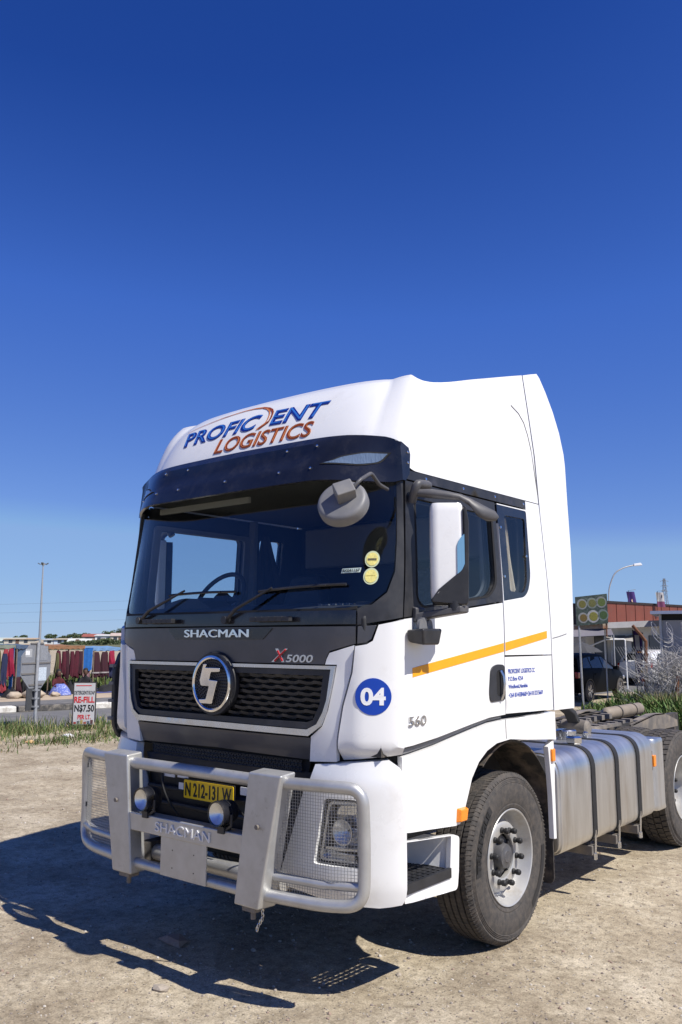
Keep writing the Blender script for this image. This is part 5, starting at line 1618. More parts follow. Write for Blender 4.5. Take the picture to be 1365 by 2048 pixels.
grass('verge_grass', 'patchy green grass verge between the road and the sandy lot', sp, 0.04, 0.20, [G1, G2, G1, G2, G1, G2, G1, G3], 5, 1.3, 0.008)
sp2 = []
while len(sp2) < 2600:
    t, n = rg.uniform(-12, 9), rg.uniform(4.6, 6.6)
    p = rd(t, n)
    if rg.random() < max(0, mnoise.noise(Vector((p.x * 0.7 + 5, p.y * 0.7, 3))) + 0.25): sp2.append((p.x, p.y, 1))
grass('verge_tufts', 'taller grass tufts along the road edge around the sign posts', sp2, 0.15, 0.36, [G1, G2, G1, G3], 6, 0.7, 0.007)
LIT = [mat('litter_%d' % i, c, 0.7) for i, c in enumerate([(0.75, 0.74, 0.72), (0.62, 0.40, 0.18), (0.55, 0.52, 0.46)])]
for i, (t, n, s, lb) in enumerate([(-1.0, 7.0, 0.16, 'crumpled white plastic bag in the verge grass below the detergent sign'), (-1.9, 7.5, 0.12, 'crumpled tan paper in the verge grass'), (-3.4, 7.6, 0.30, 'flat pale slab lying in the verge grass near the road sign'), (0.4, 7.8, 0.10, 'small white wrapper at the grass edge by the bull bar')]):
    V, F = ICO[i]
    p = rd(t, n)
    o = mk('litter', [(v.x * s, v.y * s * .7, max(0, v.z * s * 0.35 + s * .2)) for v in V], F, LIT[(0, 1, 2, 0)[i]], None, ang=0)
    o.location = p
    tag(o, lb, 'litter')
YF = mat('yellow_petals', (0.80, 0.60, 0.02), 0.7)
g = Geo()
for _ in range(26):
    p = rd(rg.uniform(0.0, 2.4), rg.uniform(5.6, 6.6))
    g.lathe([(0.24, 0.0), (0.255, 0.022), (0.262, 0.0)], (p.x, p.y, rg.uniform(-.03, .05)), 'z', 6)
o = g.obj('wildflowers', YF, None, ang=0)
tag(o, 'tiny yellow wildflowers in the verge grass beside the bull bar', 'flowers', None, 'stuff')

# ================================================================== left: road sign, detergent board
GALV = mat('galvanised_steel', (0.42, 0.43, 0.44), 0.5, metal=0.5, var=(8, 0.15), dirt=(5, (0.28, 0.25, 0.2), 0.5, 0.52))
SIGNB = mat('sign_back_grey', (0.27, 0.28, 0.30), 0.5, metal=0.3, var=(5, 0.12), dirt=(5, (0.25, 0.23, 0.2), 0.5, 0.5))
sg_ = empty('road_sign', (-13.66, 7.02, 0), rz=R(20))
tag(sg_, 'back of an octagonal road sign on a grey pole, standing in the verge grass', 'road sign')
g = Geo().tube([(0.02, 0, -0.05), (0.0, 0.0, 1.0), (-0.01, 0.02, 1.86)], 0.038, 12)
g.obj('pole', GALV, sg_)
oc = [(0.545 * math.cos(R(22.5 + 45 * k)), 0.545 * math.sin(R(22.5 + 45 * k))) for k in range(8)]
pl_ = Geo().prism(oc, lambda a, b: (-0.060, a + 0.02, 1.345 + b), lambda a, b: (-0.045, a + 0.02, 1.345 + b)).obj('sign_plate', SIGNB, sg_)
for z in (1.84, 1.40, 1.17, 0.92):
    w = 0.22 if z in (1.84, 0.92) else 0.48
    y0, y1 = (-w, w) if z != 1.17 else (-w, -0.02)
    Geo().box((-0.045, y0 + .02, z - 0.018), (-0.030, y1 + .02, z + 0.018)).obj('rail', mat('rail_%d' % int(z * 100), (0.16, 0.15, 0.14), 0.6), sg_)
for (y0, y1, z0, z1, c) in [(-0.36, -0.14, 1.53, 1.72, (0.34, 0.35, 0.36)), (-0.36, -0.22, 1.58, 1.68, (0.72, 0.72, 0.72)), (0.14, 0.40, 1.46, 1.78, (0.24, 0.25, 0.27)), (0.10, 0.38, 1.00, 1.30, (0.50, 0.56, 0.62))]:
    Geo().box((-0.045, y0, z0), (-0.041 + (0.003 if c[0] > .6 else 0), y1, z1)).obj('sticker', mat('sign_sticker', c, 0.6, var=(40, 0.25)), pl_)
Geo().box((-0.075, -0.24, 0.36), (-0.055, 0.24, 0.86)).obj('lower_plate', mat('dark_sign_back', (0.06, 0.062, 0.066), 0.55, var=(8, 0.2)), sg_)
for z in (0.80, 0.62, 0.44):
    Geo().box((-0.05, -0.07, z - 0.016), (0.045, 0.07, z + 0.016)).obj('clamp', GALV, sg_)
# detergent board
ad = empty('sign_board', tuple(from_cam(19.1, -5.62)), rz=R(YAW + 4))
tag(ad, 'white detergent refill board with red and black lettering, standing in the verge grass', 'sign board')
g = Geo()
FRM = mat('dark_frame_steel', (0.04, 0.038, 0.036), 0.6, dirt=(8, (0.2, 0.13, 0.08), 0.5, 0.5))
for x in (-0.245, 0.235):
    Geo().beam((x, 0, -0.05), (x, 0.0, 1.0), 0.022, 0.022).obj('frame_post', FRM, ad)
for z in (0.99, 0.085):
    Geo().beam((-0.245, 0, z), (0.235, 0, z), 0.022, 0.022).obj('frame_bar', FRM, ad)
    Geo().beam((0.02 if z > .5 else 0.02, 0.0, z), (0.02, 0.30 if z < .5 else 0.02, z - (.05 if z < .5 else 0)), 0.02, 0.02).obj('back_stay', FRM, ad)
bd = Geo().box((-0.232, -0.012, 0.095), (0.222, 0.0, 0.980)).obj('board_face', mat('board_white', (0.52, 0.52, 0.52), 0.6, var=(5, 0.08), dirt=(6, (0.4, 0.37, 0.33), 0.4, 0.5)), ad)
pf = plane_fn((0, -0.012, 0), (1, 0, 0), (0, 0, 1))
text('board_lettering', 'DETERGENT/SOAP', pf, (-0.222, 0.215, 0.735, 0.815), INK, ad, depth=0.002, bold=0.005)
text('board_lettering', 'RE-FILL', pf, (-0.222, 0.215, 0.560, 0.690), RED, ad, depth=0.002, bold=0.03)
text('board_lettering', 'N$7.50', pf, (-0.212, 0.212, 0.345, 0.515), INK, ad, depth=0.002, bold=0.025)
text('board_lettering', 'PER LT.', pf, (-0.135, 0.150, 0.205, 0.300), RED, ad, depth=0.002, bold=0.025)
Geo().box((-0.19, -0.015, 0.918), (0.14, -0.0115, 0.935)).obj('header_print', RED, ad)
for k in range(6):
    Geo().box((-0.22 + 0.072 * k, -0.015, 0.105), (-0.165 + 0.072 * k, -0.0115, 0.150 + 0.02 * (k % 3))).obj('bottle_print', mat('bottle_print_%d' % k, [(0.3, 0.03, 0.03), (0.1, 0.1, 0.12), (0.4, 0.3, 0.1), (0.35, 0.05, 0.05), (0.1, 0.12, 0.2), (0.12, 0.05, 0.05)][k], 0.6), ad)

# ================================================================== left: market stalls with hanging clothes
SX = -23.4
WOOD = mat('stall_pole_wood', (0.16, 0.12, 0.085), 0.8, var=(12, 0.25))
def cloth_mat(name, c, var=0.22): return mat(name, tuple(v * 0.58 for v in c), 0.85, var=(7, var))
def garment(name, y, z0, z1, w_top, w_bot, m, label, cat, x=SX, group=None, band=None, seed=0):
    """Hanging garment: gathered cloth tube, narrow at the shoulders, folded towards the hem."""
    rg = random.Random(seed + int(y * 100))
    n, rows = 28, 9
    vs, fs = [], []
    ph = rg.uniform(0, 6)
    for j in range(rows):
        t = j / (rows - 1)
        w = w_top + (w_bot - w_top) * t ** 0.8
        if j == 0: w *= 0.8
        for k in range(n):
            a = 2 * math.pi * k / n
            rp = 1 + (0.12 + 0.30 * t) * math.sin(a * 7 + ph + t * 1.3)
            vs.append((x + math.sin(a) * (0.05 + 0.05 * t) * rp, y + math.cos(a) * w / 2 * (0.9 + 0.1 * rp) + 0.02 * math.sin(t * 4 + ph), z1 + (z0 - z1) * t + (0.05 * math.sin(a * 3 + ph) if j == rows - 1 else 0)))
    for j in range(rows - 1):
        for k in range(n):
            a, b = j * n + k, j * n + (k + 1) % n
            fs.append((a, b, b + n, a + n))
    fs.append(tuple(range(n)))
    o = mk(name, vs, fs, m, None, ang=80)
    tag(o, label, cat, group)
    if band:
        bz = band[0]
        vs2 = []
        for dz in (0, band[1]):
            for k in range(n):
                a = 2 * math.pi * k / n
                vs2.append((x + math.sin(a) * 0.118, y + math.cos(a) * (w_top + (w_bot - w_top) * .85) / 2 * 1.06, bz + dz))
        mk('hem_band', vs2, [(k, (k + 1) % n, n + (k + 1) % n, n + k) for k in range(n)], band[2], o, ang=80)
    return o
def sheet(name, p0, p1, z0, z1, m, label, cat, sag=0.05, th=0.012, par=None):
    """Hung sheet of cloth with folds and thickness between two ground points."""
    p0, p1 = Vector((*p0, 0)), Vector((*p1, 0))
    d = (p1 - p0); L = d.length; d.normalize()
    nn = Vector((-d.y, d.x, 0))
    NX, NZ = 26, 8
    top, bot = [], []
    for i in range(NX + 1):
        for j in range(NZ + 1):
            s, t = i / NX, j / NZ
            f = sag * math.sin(s * L * 16 + 2 * t) * (0.3 + t) + 0.02 * math.sin(s * 9)
            q = p0 + d * (s * L) + nn * f + Vector((0, 0, z1 + (z0 - z1) * t + 0.03 * math.sin(s * 7) * t - 0.02 * math.sin(math.pi * s) * (1 - t)))
            top.append(q); bot.append(q - nn * th)
    n = len(top)
    fs = []
    W = NZ + 1
    for i in range(NX):
        for j in range(NZ):
            a = i * W + j
            fs.append((a, a + 1, a + W + 1, a + W)); fs.append((n + a, n + a + W, n + a + W + 1, n + a + 1))
    for i in range(NX):
        for j in (0, NZ):
            a = i * W + j
            fs.append((a, a + W, n + a + W, n + a))
    for j in range(NZ):
        for i in (0, NX):
            a = i * W + j
            fs.append((a, a + 1, n + a + 1, n + a))
    o = mk(name, top + bot, fs, m, par, ang=70)
    if label: tag(o, label, cat)
    return o
def stall(y0, y1, zt, canopy_m, label, depth=1.6, drop=0.10, name='market_stall'):
    s = empty(name, (SX, (y0 + y1) / 2, 0))
    tag(s, label, 'market stall', 'market stalls across the road')
    h = (y1 - y0) / 2
    for (x, y) in [(0.03, -h), (0.03, h), (-depth, -h), (-depth, h)]:
        Geo().tube([(x, y, 0), (x + 0.01, y, zt * 0.5), (x, y, zt)], 0.025, 7).obj('stall_pole', WOOD, s)
    Geo().tube([(0.03, -h, zt - 0.10), (0.03, h, zt - 0.10)], 0.015, 6).obj('hanging_rail', WOOD, s)
    vs, fs = [], []
    NX, NY = 6, 12
    for i in range(NX + 1):
        for j in range(NY + 1):
            x = 0.06 - (depth + 0.1) * i / NX
            y = -h - 0.05 + (2 * h + 0.1) * j / NY
            vs.append((x, y, zt + 0.02 + 0.05 * i / NX - 0.03 * math.sin(math.pi * i / NX) - 0.015 * abs(math.sin(3 * math.pi * j / NY))))
    N = len(vs)
    vs += [(v[0], v[1], v[2] - 0.012) for v in vs]
    W = NY + 1
    for i in range(NX):
        for j in range(NY):
            a = i * W + j
            fs.append((a, a + W, a + W + 1, a + 1)); fs.append((N + a, N + a + 1, N + a + W + 1, N + a + W))
    for j in range(NY):
        fs.append((j, j + 1, N + j + 1, N + j))
    mk('canopy', vs, fs, canopy_m, s, ang=60)
    vs = []
    for j in range(25):
        y = -h - 0.05 + (2 * h + 0.1) * j / 24
        for dz in (0.025, -drop + 0.02 * math.sin(j * 1.7)):
            vs.append((0.065 + 0.012 * math.sin(j * 0.9), y, zt + dz))
            vs.append((0.055 + 0.012 * math.sin(j * 0.9), y, zt + dz))
    fs = []
    for j in range(24):
        a = j * 4
        fs += [(a, a + 2, a + 6, a + 4), (a + 1, a + 5, a + 7, a + 3), (a, a + 4, a + 5, a + 1), (a + 2, a + 3, a + 7, a + 6)]
    mk('valance', vs, fs, canopy_m, s, ang=60)
    return s
C_GREEN = cloth_mat('canopy_green_grey', (0.30, 0.34, 0.27)); C_ORNG = cloth_mat('canopy_brown_orange', (0.40, 0.20, 0.10))
C_BLUE = cloth_mat('canopy_pale_blue', (0.22, 0.42, 0.72)); C_TARP = cloth_mat('blue_tarp', (0.012, 0.17, 0.58)); C_NET = cloth_mat('blue_grey_shade_net', (0.10, 0.16, 0.26))
MAR = cloth_mat('maroon_cloth', (0.115, 0.008, 0.026)); MAR2 = cloth_mat('dark_maroon_cloth', (0.060, 0.008, 0.020)); CRIM = cloth_mat('crimson_cloth', (0.42, 0.010, 0.06))
PNK = cloth_mat('pink_red_cloth', (0.45, 0.05, 0.07)); DRK = cloth_mat('black_cloth', (0.014, 0.014, 0.018)); NAVY = cloth_mat('navy_cloth', (0.02, 0.03, 0.10)); DUSTP = cloth_mat('dusty_pink_cloth', (0.36, 0.20, 0.22)); OLV = cloth_mat('olive_cloth', (0.16, 0.15, 0.06)); BAND = cloth_mat('pale_hem', (0.55, 0.50, 0.48))
stall(9.4, 12.0, 1.72, C_GREEN, 'market stall with green-grey canopy at the left edge, dark clothes inside')
stall(12.12, 13.0, 1.70, C_NET, 'market stall with blue-grey shade net, half hidden behind the road sign')
stall(13.35, 14.75, 1.68, C_ORNG, 'market stall with brown-orange canopy and a row of maroon dresses')
stall(15.2, 16.9, 1.60, C_BLUE, 'market stall with pale blue canopy, partly hidden by the truck')
# stall 1 clothes
for i, (y, z0, z1, w, m, lb) in enumerate([(11.10, 0.25, 1.58, 0.34, DRK, 'long black dress hanging at the far left edge of the stalls'), (11.42, 0.50, 1.55, 0.30, OLV, 'olive dress hanging under the green-grey canopy'), (11.62, 0.40, 1.45, 0.26, NAVY, 'navy skirt hanging under the green-grey canopy'), (11.72, 0.62, 1.60, 0.22, PNK, 'pink-red frilled dress hanging beside the blue tarp'), (11.90, 0.72, 1.62, 0.22, CRIM, 'crimson dress hanging right against the blue tarp'), (11.60, 0.20, 0.60, 0.24, PNK, 'pink-red blouse hanging low under the green-grey canopy')]):
    garment('hanging_dress', y, z0, z1, w * 0.75, w, m, lb, 'dress', SX + 0.02 + 0.05 * (i % 3), 'clothes on the first stall', seed=i)
sheet('hanging_tarp', (SX + 0.10, 11.98), (SX - 0.3, 12.10), 0.18, 1.66, C_TARP, 'narrow bright blue tarp hanging beside the green-grey stall', 'tarp', 0.02)
sheet('shade_net', (SX + 0.02, 12.10), (SX + 0.02, 12.95), 0.62, 1.66, C_NET, 'blue-grey shade net hanging behind the road sign', 'net', 0.03)
for i, (y, m, lb) in enumerate([(12.25, MAR2, 'dark maroon skirt hanging under the shade net'), (12.50, DRK, 'black skirt hanging under the shade net'), (12.72, MAR, 'maroon skirt hanging under the shade net')]):
    garment('hanging_skirt', y, 0.14, 0.66, 0.16, 0.24, m, lb, 'skirt', SX, None, seed=20 + i)
# stall 3: the row of maroon dresses
for i in range(6):
    garment('hanging_dress', 13.74 + 0.175 * i + (0, .02, -.02, .01, .03, 0)[i], (0.58, 0.70, 0.55, 0.62, 0.57, 0.66)[i], 1.52 - 0.02 * (i % 2), 0.16, (0.20, 0.17, 0.24, 0.19, 0.22, 0.20)[i], (MAR, MAR, MAR2)[i % 3], ['leftmost maroon dress in the row under the brown-orange canopy', 'second maroon dress from the left under the brown-orange canopy', 'third maroon dress from the left under the brown-orange canopy', 'fourth maroon dress from the left under the brown-orange canopy', 'fifth maroon dress from the left under the brown-orange canopy', 'rightmost maroon dress in the row, next to the blue sheet'][i], 'dress', SX + 0.04 + 0.02 * (i % 2), 'row of maroon dresses', seed=40 + i)
garment('hanging_dress', 13.66, 0.72, 1.45, 0.10, 0.13, OLV, 'slim olive dress hanging left of the maroon dresses', 'dress', SX + 0.06, None, seed=50)
g = Geo()
sheet('hanging_sheet', (SX + 0.04, 14.77), (SX + 0.04, 15.15), 0.80, 1.62, C_TARP, 'bright blue sheet hanging between the brown-orange and pale blue stalls', 'sheet', 0.02)
sheet('hanging_sheet', (SX - 0.02, 14.80), (SX - 0.02, 15.10), 0.42, 0.84, DUSTP, 'dusty pink cloth hanging under the blue sheet', 'sheet', 0.02)
for i, (y, lb) in enumerate([(15.34, 'dark maroon skirt with pale hem band, left of the pair in the pale blue stall'), (15.72, 'dark maroon skirt with pale hem band, right of the pair in the pale blue stall')]):
    garment('hanging_skirt', y, 0.56, 1.46, 0.28, 0.36, MAR2, lb, 'skirt', SX, None, (0.68, 0.05, BAND), seed=60 + i)
garment('hanging_blouse', 15.98, 0.96, 1.50, 0.22, 0.26, CRIM, 'bright crimson blouse hanging in the pale blue stall', 'blouse', SX + 0.08, None, seed=70)
garment('hanging_skirt', 16.08, 0.50, 1.40, 0.2, 0.26, NAVY, 'navy skirt hanging behind the crimson blouse', 'skirt', SX - 0.1, None, seed=71)
# boulders, goods on the ground
ROCK = mat('pale_boulder', (0.40, 0.33, 0.25), 0.95, var=(4, 0.25), bump=(9, 0.5, 0.04))
for i, (x, y, s, lb) in enumerate([(-22.4, 11.55, 0.22, 'rounded pale boulder in front of the green-grey stall'), (-22.1, 12.05, 0.30, 'larger pale boulder in front of the shade net stall'), (-22.5, 11.95, 0.14, 'small pale stone between the two boulders'), (-22.3, 13.0, 0.16, 'small pale boulder left of the seated person in blue')]):
    V, F = ICO[i]
    bm = bmesh.new()
    bv = [bm.verts.new((v.x * s * 1.25, v.y * s * 1.3, v.z * s * 0.75)) for v in V]
    for f in F: bm.faces.new([bv[k] for k in f])
    bmesh.ops.subdivide_edges(bm, edges=bm.edges, cuts=2, use_grid_fill=True, smooth=0.6)
    me = bpy.data.meshes.new('boulder'); bm.to_mesh(me); bm.free()
    me.materials.append(ROCK); me.shade_smooth()
    o = bpy.data.objects.new('boulder', me); COL.objects.link(o)
    o.location = (x, y, s * 0.45)
    tag(o, lb, 'boulder')
sheet_m = cloth_mat('violet_blue_mat', (0.12, 0.14, 0.42))
def blanket(x, y, lx, ly, m, label, hump=0.1, name='blanket'):
    vs, fs = [], []
    N = 12
    for i in range(N + 1):
        for j in range(N + 1):
            a, b = i / N, j / N
            e = math.sin(math.pi * a) * math.sin(math.pi * b)
            vs.append((x + (a - .5) * lx, y + (b - .5) * ly, 0.01 + hump * e * (0.6 + 0.8 * mnoise.noise(Vector((x + a * 5, y + b * 5, 2)))) + 0.008))
    for i in range(N):
        for j in range(N):
            q = i * (N + 1) + j
            fs.append((q, q + 1, q + N + 2, q + N + 1))
    o = mk(name, vs, fs, m, None, ang=70)
    return tag(o, label, 'blanket')
blanket(-22.9, 15.5, 0.8, 1.2, sheet_m, 'violet-blue mat spread on the sand below the skirts', 0.03, 'ground_mat')
blanket(-23.0, 15.65, 0.5, 0.9, DRK, 'heap of black cloth on the violet-blue mat', 0.45)
blanket(-23.1, 14.15, 0.6, 0.7, DRK, 'heap of black clothes on the ground below the maroon dresses', 0.5)
blanket(-23.0, 11.75, 0.6, 0.5, DRK, 'heap of dark goods on the ground under the green-grey stall', 0.42)

# people: one continuous skinned body each
SKIN = mat('brown_skin', (0.10, 0.052, 0.032), 0.6)
HAIR = mat('black_hair', (0.010, 0.009, 0.009), 0.8)
def person(loc, rz, joints, edges, radii, body_m, label, clothes=None):
    me = bpy.data.meshes.new('person')
    me.from_pydata(joints, edges, [])
    o = bpy.data.objects.new('person', me); COL.objects.link(o)
    sk = o.modifiers.new('skin', 'SKIN'); sk.use_smooth_shade = True
    for v, r_ in zip(me.skin_vertices[0].data, radii): v.radius = (r_, r_ * 0.9)
    me.skin_vertices[0].data[0].use_root = True
    ss = o.modifiers.new('sub', 'SUBSURF'); ss.levels = 1; ss.render_levels = 2
    me.materials.append(body_m)
    o.location = loc; o.rotation_euler = (0, 0, rz)
    return tag(o, label, 'person', None)
def head(par, c, hair_m, look=0.0):
    """Face, ears and hair as children of the figure."""
    g = Geo().lathe([(-0.125, 0.0), (-0.115, 0.040), (-0.07, 0.066), (0.0, 0.078), (0.06, 0.074), (0.10, 0.05), (0.12, 0.0)], c, 'z', 18)
    g.lathe([(-0.02, 0.0), (0.0, 0.014), (0.025, 0.006), (0.03, 0.0)], (c[0] + 0.074, c[1], c[2] - 0.02), 'z', 8)
    for s in (1, -1): g.lathe([(-0.012, 0.0), (0, 0.02), (0.012, 0.0)], (c[0], c[1] + s * 0.078, c[2] - 0.005), 'y', 8)
    g.obj('face', SKIN, par, ang=70)
    Geo().lathe([(-0.06, 0.072), (0.0, 0.090), (0.07, 0.086), (0.115, 0.055), (0.13, 0.0)], (c[0] - 0.018, c[1], c[2] + 0.015), 'z', 18).obj('hair', hair_m, par, ang=70)
# seated on the ground, knees drawn up (facing +x)
J = [(0, 0, 0.12), (0.02, 0, 0.32), (0.05, 0, 0.50), (0.07, 0, 0.60), (0.08, 0, 0.66), (0.05, 0.16, 0.50), (0.18, 0.22, 0.33), (0.34, 0.12, 0.30), (0.05, -0.16, 0.50), (0.18, -0.22, 0.33), (0.34, -0.12, 0.30), (0.05, 0.10, 0.11), (0.38, 0.16, 0.34), (0.55, 0.14, 0.05), (0.66, 0.14, 0.04), (0.05, -0.10, 0.11), (0.40, -0.16, 0.32), (0.58, -0.14, 0.05), (0.68, -0.14, 0.04)]
E_ = [(0, 1), (1, 2), (2, 3), (3, 4), (2, 5), (5, 6), (6, 7), (2, 8), (8, 9), (9, 10), (0, 11), (11, 12), (12, 13), (13, 14), (0, 15), (15, 16), (16, 17), (17, 18)]
RR = [0.15, 0.14, 0.12, 0.055, 0.05, 0.06, 0.045, 0.03, 0.06, 0.045, 0.03, 0.10, 0.08, 0.05, 0.04, 0.10, 0.08, 0.05, 0.04]
PAT = mat('blue_white_print_cloth', (0.10, 0.14, 0.42), 0.85, dirt=(16, (0.62, 0.64, 0.74), 1.0, 0.50))
RTOP = cloth_mat('dark_red_top', (0.12, 0.012, 0.018))
p1 = person((-23.05, 13.55, 0), R(-15), J, E_, RR, RTOP, 'person in a dark red top and blue-white skirt seated on the ground by the stall')
head(p1, (0.09, 0, 0.76), HAIR)
g = Geo().lathe([(0.02, 0.34), (0.10, 0.33), (0.22, 0.27), (0.34, 0.20), (0.40, 0.12)], (0.30, 0, 0), 'z', 24, cap=False)
g.v = [(x * 1.25 - 0.06, y * (1.05 + 0.1 * math.sin(z * 30)), z) for x, y, z in g.v]
g.obj('skirt', PAT, p1, ang=70)
p2 = person((-23.15, 14.75, 0), R(-40), J, E_, RR, DRK, 'person in black clothes seated on the ground behind the detergent board')
head(p2, (0.09, 0, 0.76), HAIR)

# ================================================================== far left: plain, houses, trees, mast, cables
def leaf_crown(name, c, rx, ry, rz, n, size, mats, par, seed, clumps=9):
    rg = random.Random(seed)
    cl = []
    for _ in range(clumps):
        a, e = rg.uniform(0, 6.283), rg.uniform(-0.6, 1.2)
        k = rg.uniform(0.35, 0.85)
        cl.append((math.cos(a) * math.cos(e) * k, math.sin(a) * math.cos(e) * k, math.sin(e) * k, rg.uniform(0.25, 0.5)))
    vs, fs, mi = [], [], []
    for _ in range(n):
        q = cl[rg.randrange(clumps)]
        while True:
            v = Vector((rg.uniform(-1, 1), rg.uniform(-1, 1), rg.uniform(-1, 1)))
            if 0.2 < v.length < 1: break
        p = Vector((c[0] + (q[0] + v.x * q[3]) * rx, c[1] + (q[1] + v.y * q[3]) * ry, c[2] + (q[2] + v.z * q[3]) * rz))
        a = Vector((rg.uniform(-1, 1), rg.uniform(-1, 1), rg.uniform(-1, 1))).normalized()
        b = a.cross(Vector((rg.uniform(-1, 1), rg.uniform(-1, 1), rg.uniform(-1, 1)))).normalized()
        s = size * rg.uniform(0.6, 1.4)
        k = len(vs)
        vs += [p - a * s, p + b * s * 0.5, p + a * s, p - b * s * 0.5]
        fs.append((k, k + 1, k + 2, k + 3)); mi.append(rg.randrange(len(mats)))
    o = mk(name, vs, fs, mats[0], par, ang=0, recalc=False)
    for m in mats[1:]: o.data.materials.append(m)
    o.data.polygons.foreach_set('material_index', mi)
    return o
L1 = mat('leaf_dark', (0.040, 0.066, 0.028), 0.8); L2 = mat('leaf_mid', (0.064, 0.098, 0.036), 0.8); L3 = mat('leaf_olive', (0.085, 0.100, 0.040), 0.8)
BARK = mat('bark', (0.10, 0.075, 0.055), 0.9, var=(6, 0.3), bump=(20, 0.5, 0.02))
def tree(loc, h, w, label, seed, n=900, leaf=0.22, trunk=None, name='tree', group=None):
    t = empty(name, tuple(loc))
    tag(t, label, 'tree', group)
    tr = trunk or h * 0.45
    g = Geo().tube([(0, 0, -0.1), (0.03 * h, 0.01 * h, tr * 0.5), (0.0, 0.0, tr), (0.05 * h, 0, h * 0.75)], [0.05 * h, 0.04 * h, 0.03 * h, 0.012 * h], 8)
    for a in (0.4, 2.3, 4.2):
        g.tube([(0, 0, tr * 0.8), (math.cos(a) * w * 0.3, math.sin(a) * w * 0.3, h * 0.65), (math.cos(a) * w * 0.42, math.sin(a) * w * 0.42, h * 0.82)], [0.024 * h, 0.015 * h, 0.006 * h], 6)
    g.obj('trunk', BARK, t)
    leaf_crown('crown', (0, 0, h * 0.66), w * 0.5, w * 0.5, h * 0.36, n, leaf, [L1, L2, L3], t, seed)
    return t
# low rise behind the stalls
HILL = mat('scrubby_slope', (0.11, 0.115, 0.055), 0.95, var=(0.25, 0.35), dirt=(0.6, (0.28, 0.23, 0.15), 0.7, 0.52))
vs, fs = [], []
NX, NY = 40, 16
for i in range(NX + 1):
    for j in range(NY + 1):
        r_ = -150 + 130 * i / NX
        d = 90 + 230 * j / NY
        hgt = interp(d, [(90, -0.05), (150, -0.02), (200, 0.4), (260, 1.0), (320, 1.2)]) * interp(r_, [(-150, 0.05), (-90, 0.12), (-75, 0.75), (-50, 1.5), (-20, 1.6)])
        p = from_cam(d, r_)
        vs.append((p.x, p.y, hgt + 0.18 * max(0, hgt) * mnoise.noise(Vector((p.x * .05, p.y * .05, 0)))))
for i in range(NX):
    for j in range(NY):
        a = i * (NY + 1) + j
        fs.append((a, a + 1, a + NY + 2, a + NY + 1))
hl_ = mk('hill', vs, fs, HILL, None, ang=80)
tag(hl_, 'low scrubby rise with houses behind the stalls', None, None, 'structure')
# weeds in the field behind the stalls
rg = random.Random(21)
sp = [(rg.uniform(-30, -25.2), rg.uniform(12.0, 22), rg.uniform(0.6, 1.1)) for _ in range(6500)]
grass('field_weeds', 'green weeds growing in the field behind the market stalls', sp, 0.25, 0.62, [G1, G2, G2], 9, 0.6, 0.03)
def house(d, r, w, dep, h, wall_c, roof_c, label, pitched=True, base=0.0):
    o = empty('house', tuple(from_cam(d, r, base + 0.25)), rz=R(YAW + 8))
    tag(o, label, 'house', 'houses on the rise behind the stalls')
    Geo().box((-w / 2, -dep / 2, -0.6), (w / 2, dep / 2, h)).obj('wall', mat('house_wall', wall_c, 0.9, var=(0.6, 0.1)), o)
    rm = mat('house_roof', roof_c, 0.7, var=(0.8, 0.15))
    if pitched:
        Geo().prism([(-dep / 2 - .3, h), (dep / 2 + .3, h), (0, h + dep * 0.14)], lambda a, b: (-w / 2 - .3, a, b), lambda a, b: (w / 2 + .3, a, b)).obj('roof', rm, o)
    else:
        Geo().hexa([(-w / 2 - .3, -dep / 2 - .3, h), (w / 2 + .3, -dep / 2 - .3, h), (w / 2 + .3, dep / 2 + .3, h + .3), (-w / 2 - .3, dep / 2 + .3, h + .3)], [(-w / 2 - .3, -dep / 2 - .3, h + .15), (w / 2 + .3, -dep / 2 - .3, h + .15), (w / 2 + .3, dep / 2 + .3, h + .45), (-w / 2 - .3, dep / 2 + .3, h + .45)]).obj('roof', rm, o)
    for k in (-0.28, 0.22):
        Geo().box((k * w - 0.5, -dep / 2 - 0.04, h * 0.4), (k * w + 0.5, -dep / 2 + 0.05, h * 0.4 + 0.9)).obj('window', mat('far_window', (0.05, 0.06, 0.08), 0.2), o)
    Geo().box((-0.06 * w - 0.45, -dep / 2 - 0.04, -0.2), (-0.06 * w + 0.45, -dep / 2 + 0.05, 1.6)).obj('door', mat('far_door', (0.16, 0.09, 0.06), 0.7), o)
CREAM, WH_, RDR, GRR, PNKW = (0.62, 0.56, 0.46), (0.72, 0.72, 0.70), (0.30, 0.09, 0.06), (0.42, 0.44, 0.45), (0.55, 0.36, 0.28)
house(240, -94.1, 12, 7, 1.10, (0.50, 0.55, 0.48), (0.45, 0.50, 0.44), 'low pale green house at the far left of the rise')
house(240, -88.9, 8, 6, 1.55, CREAM, (0.46, 0.34, 0.22), 'small cream house with tan roof left of the road sign', False)
house(243, -79.6, 7, 6, 1.35, WH_, GRR, 'white house with grey roof just right of the road sign', False)
house(235, -74.1, 7.0, 6, 1.45, (0.60, 0.66, 0.74), (0.40, 0.34, 0.24), 'pale blue house with flat tan roof above the brown-orange stall', False)
house(230, -69.5, 5.6, 6, 0.95, (0.66, 0.68, 0.62), (0.62, 0.64, 0.58), 'low whitish shed in front of the red-roofed house', True, 0.0)
house(255, -73.2, 5.5, 6, 2.05, PNKW, RDR, 'reddish house with red roof on the rise', True, 0.3)
house(247, -67.5, 5.0, 6, 2.25, WH_, (0.66, 0.66, 0.64), 'small white house right of the red-roofed house', False, 0.3)
house(247, -62.6, 6.0, 6, 1.95, CREAM, (0.50, 0.40, 0.34), 'cream house on the rise next to the truck roof line', True, 0.6)
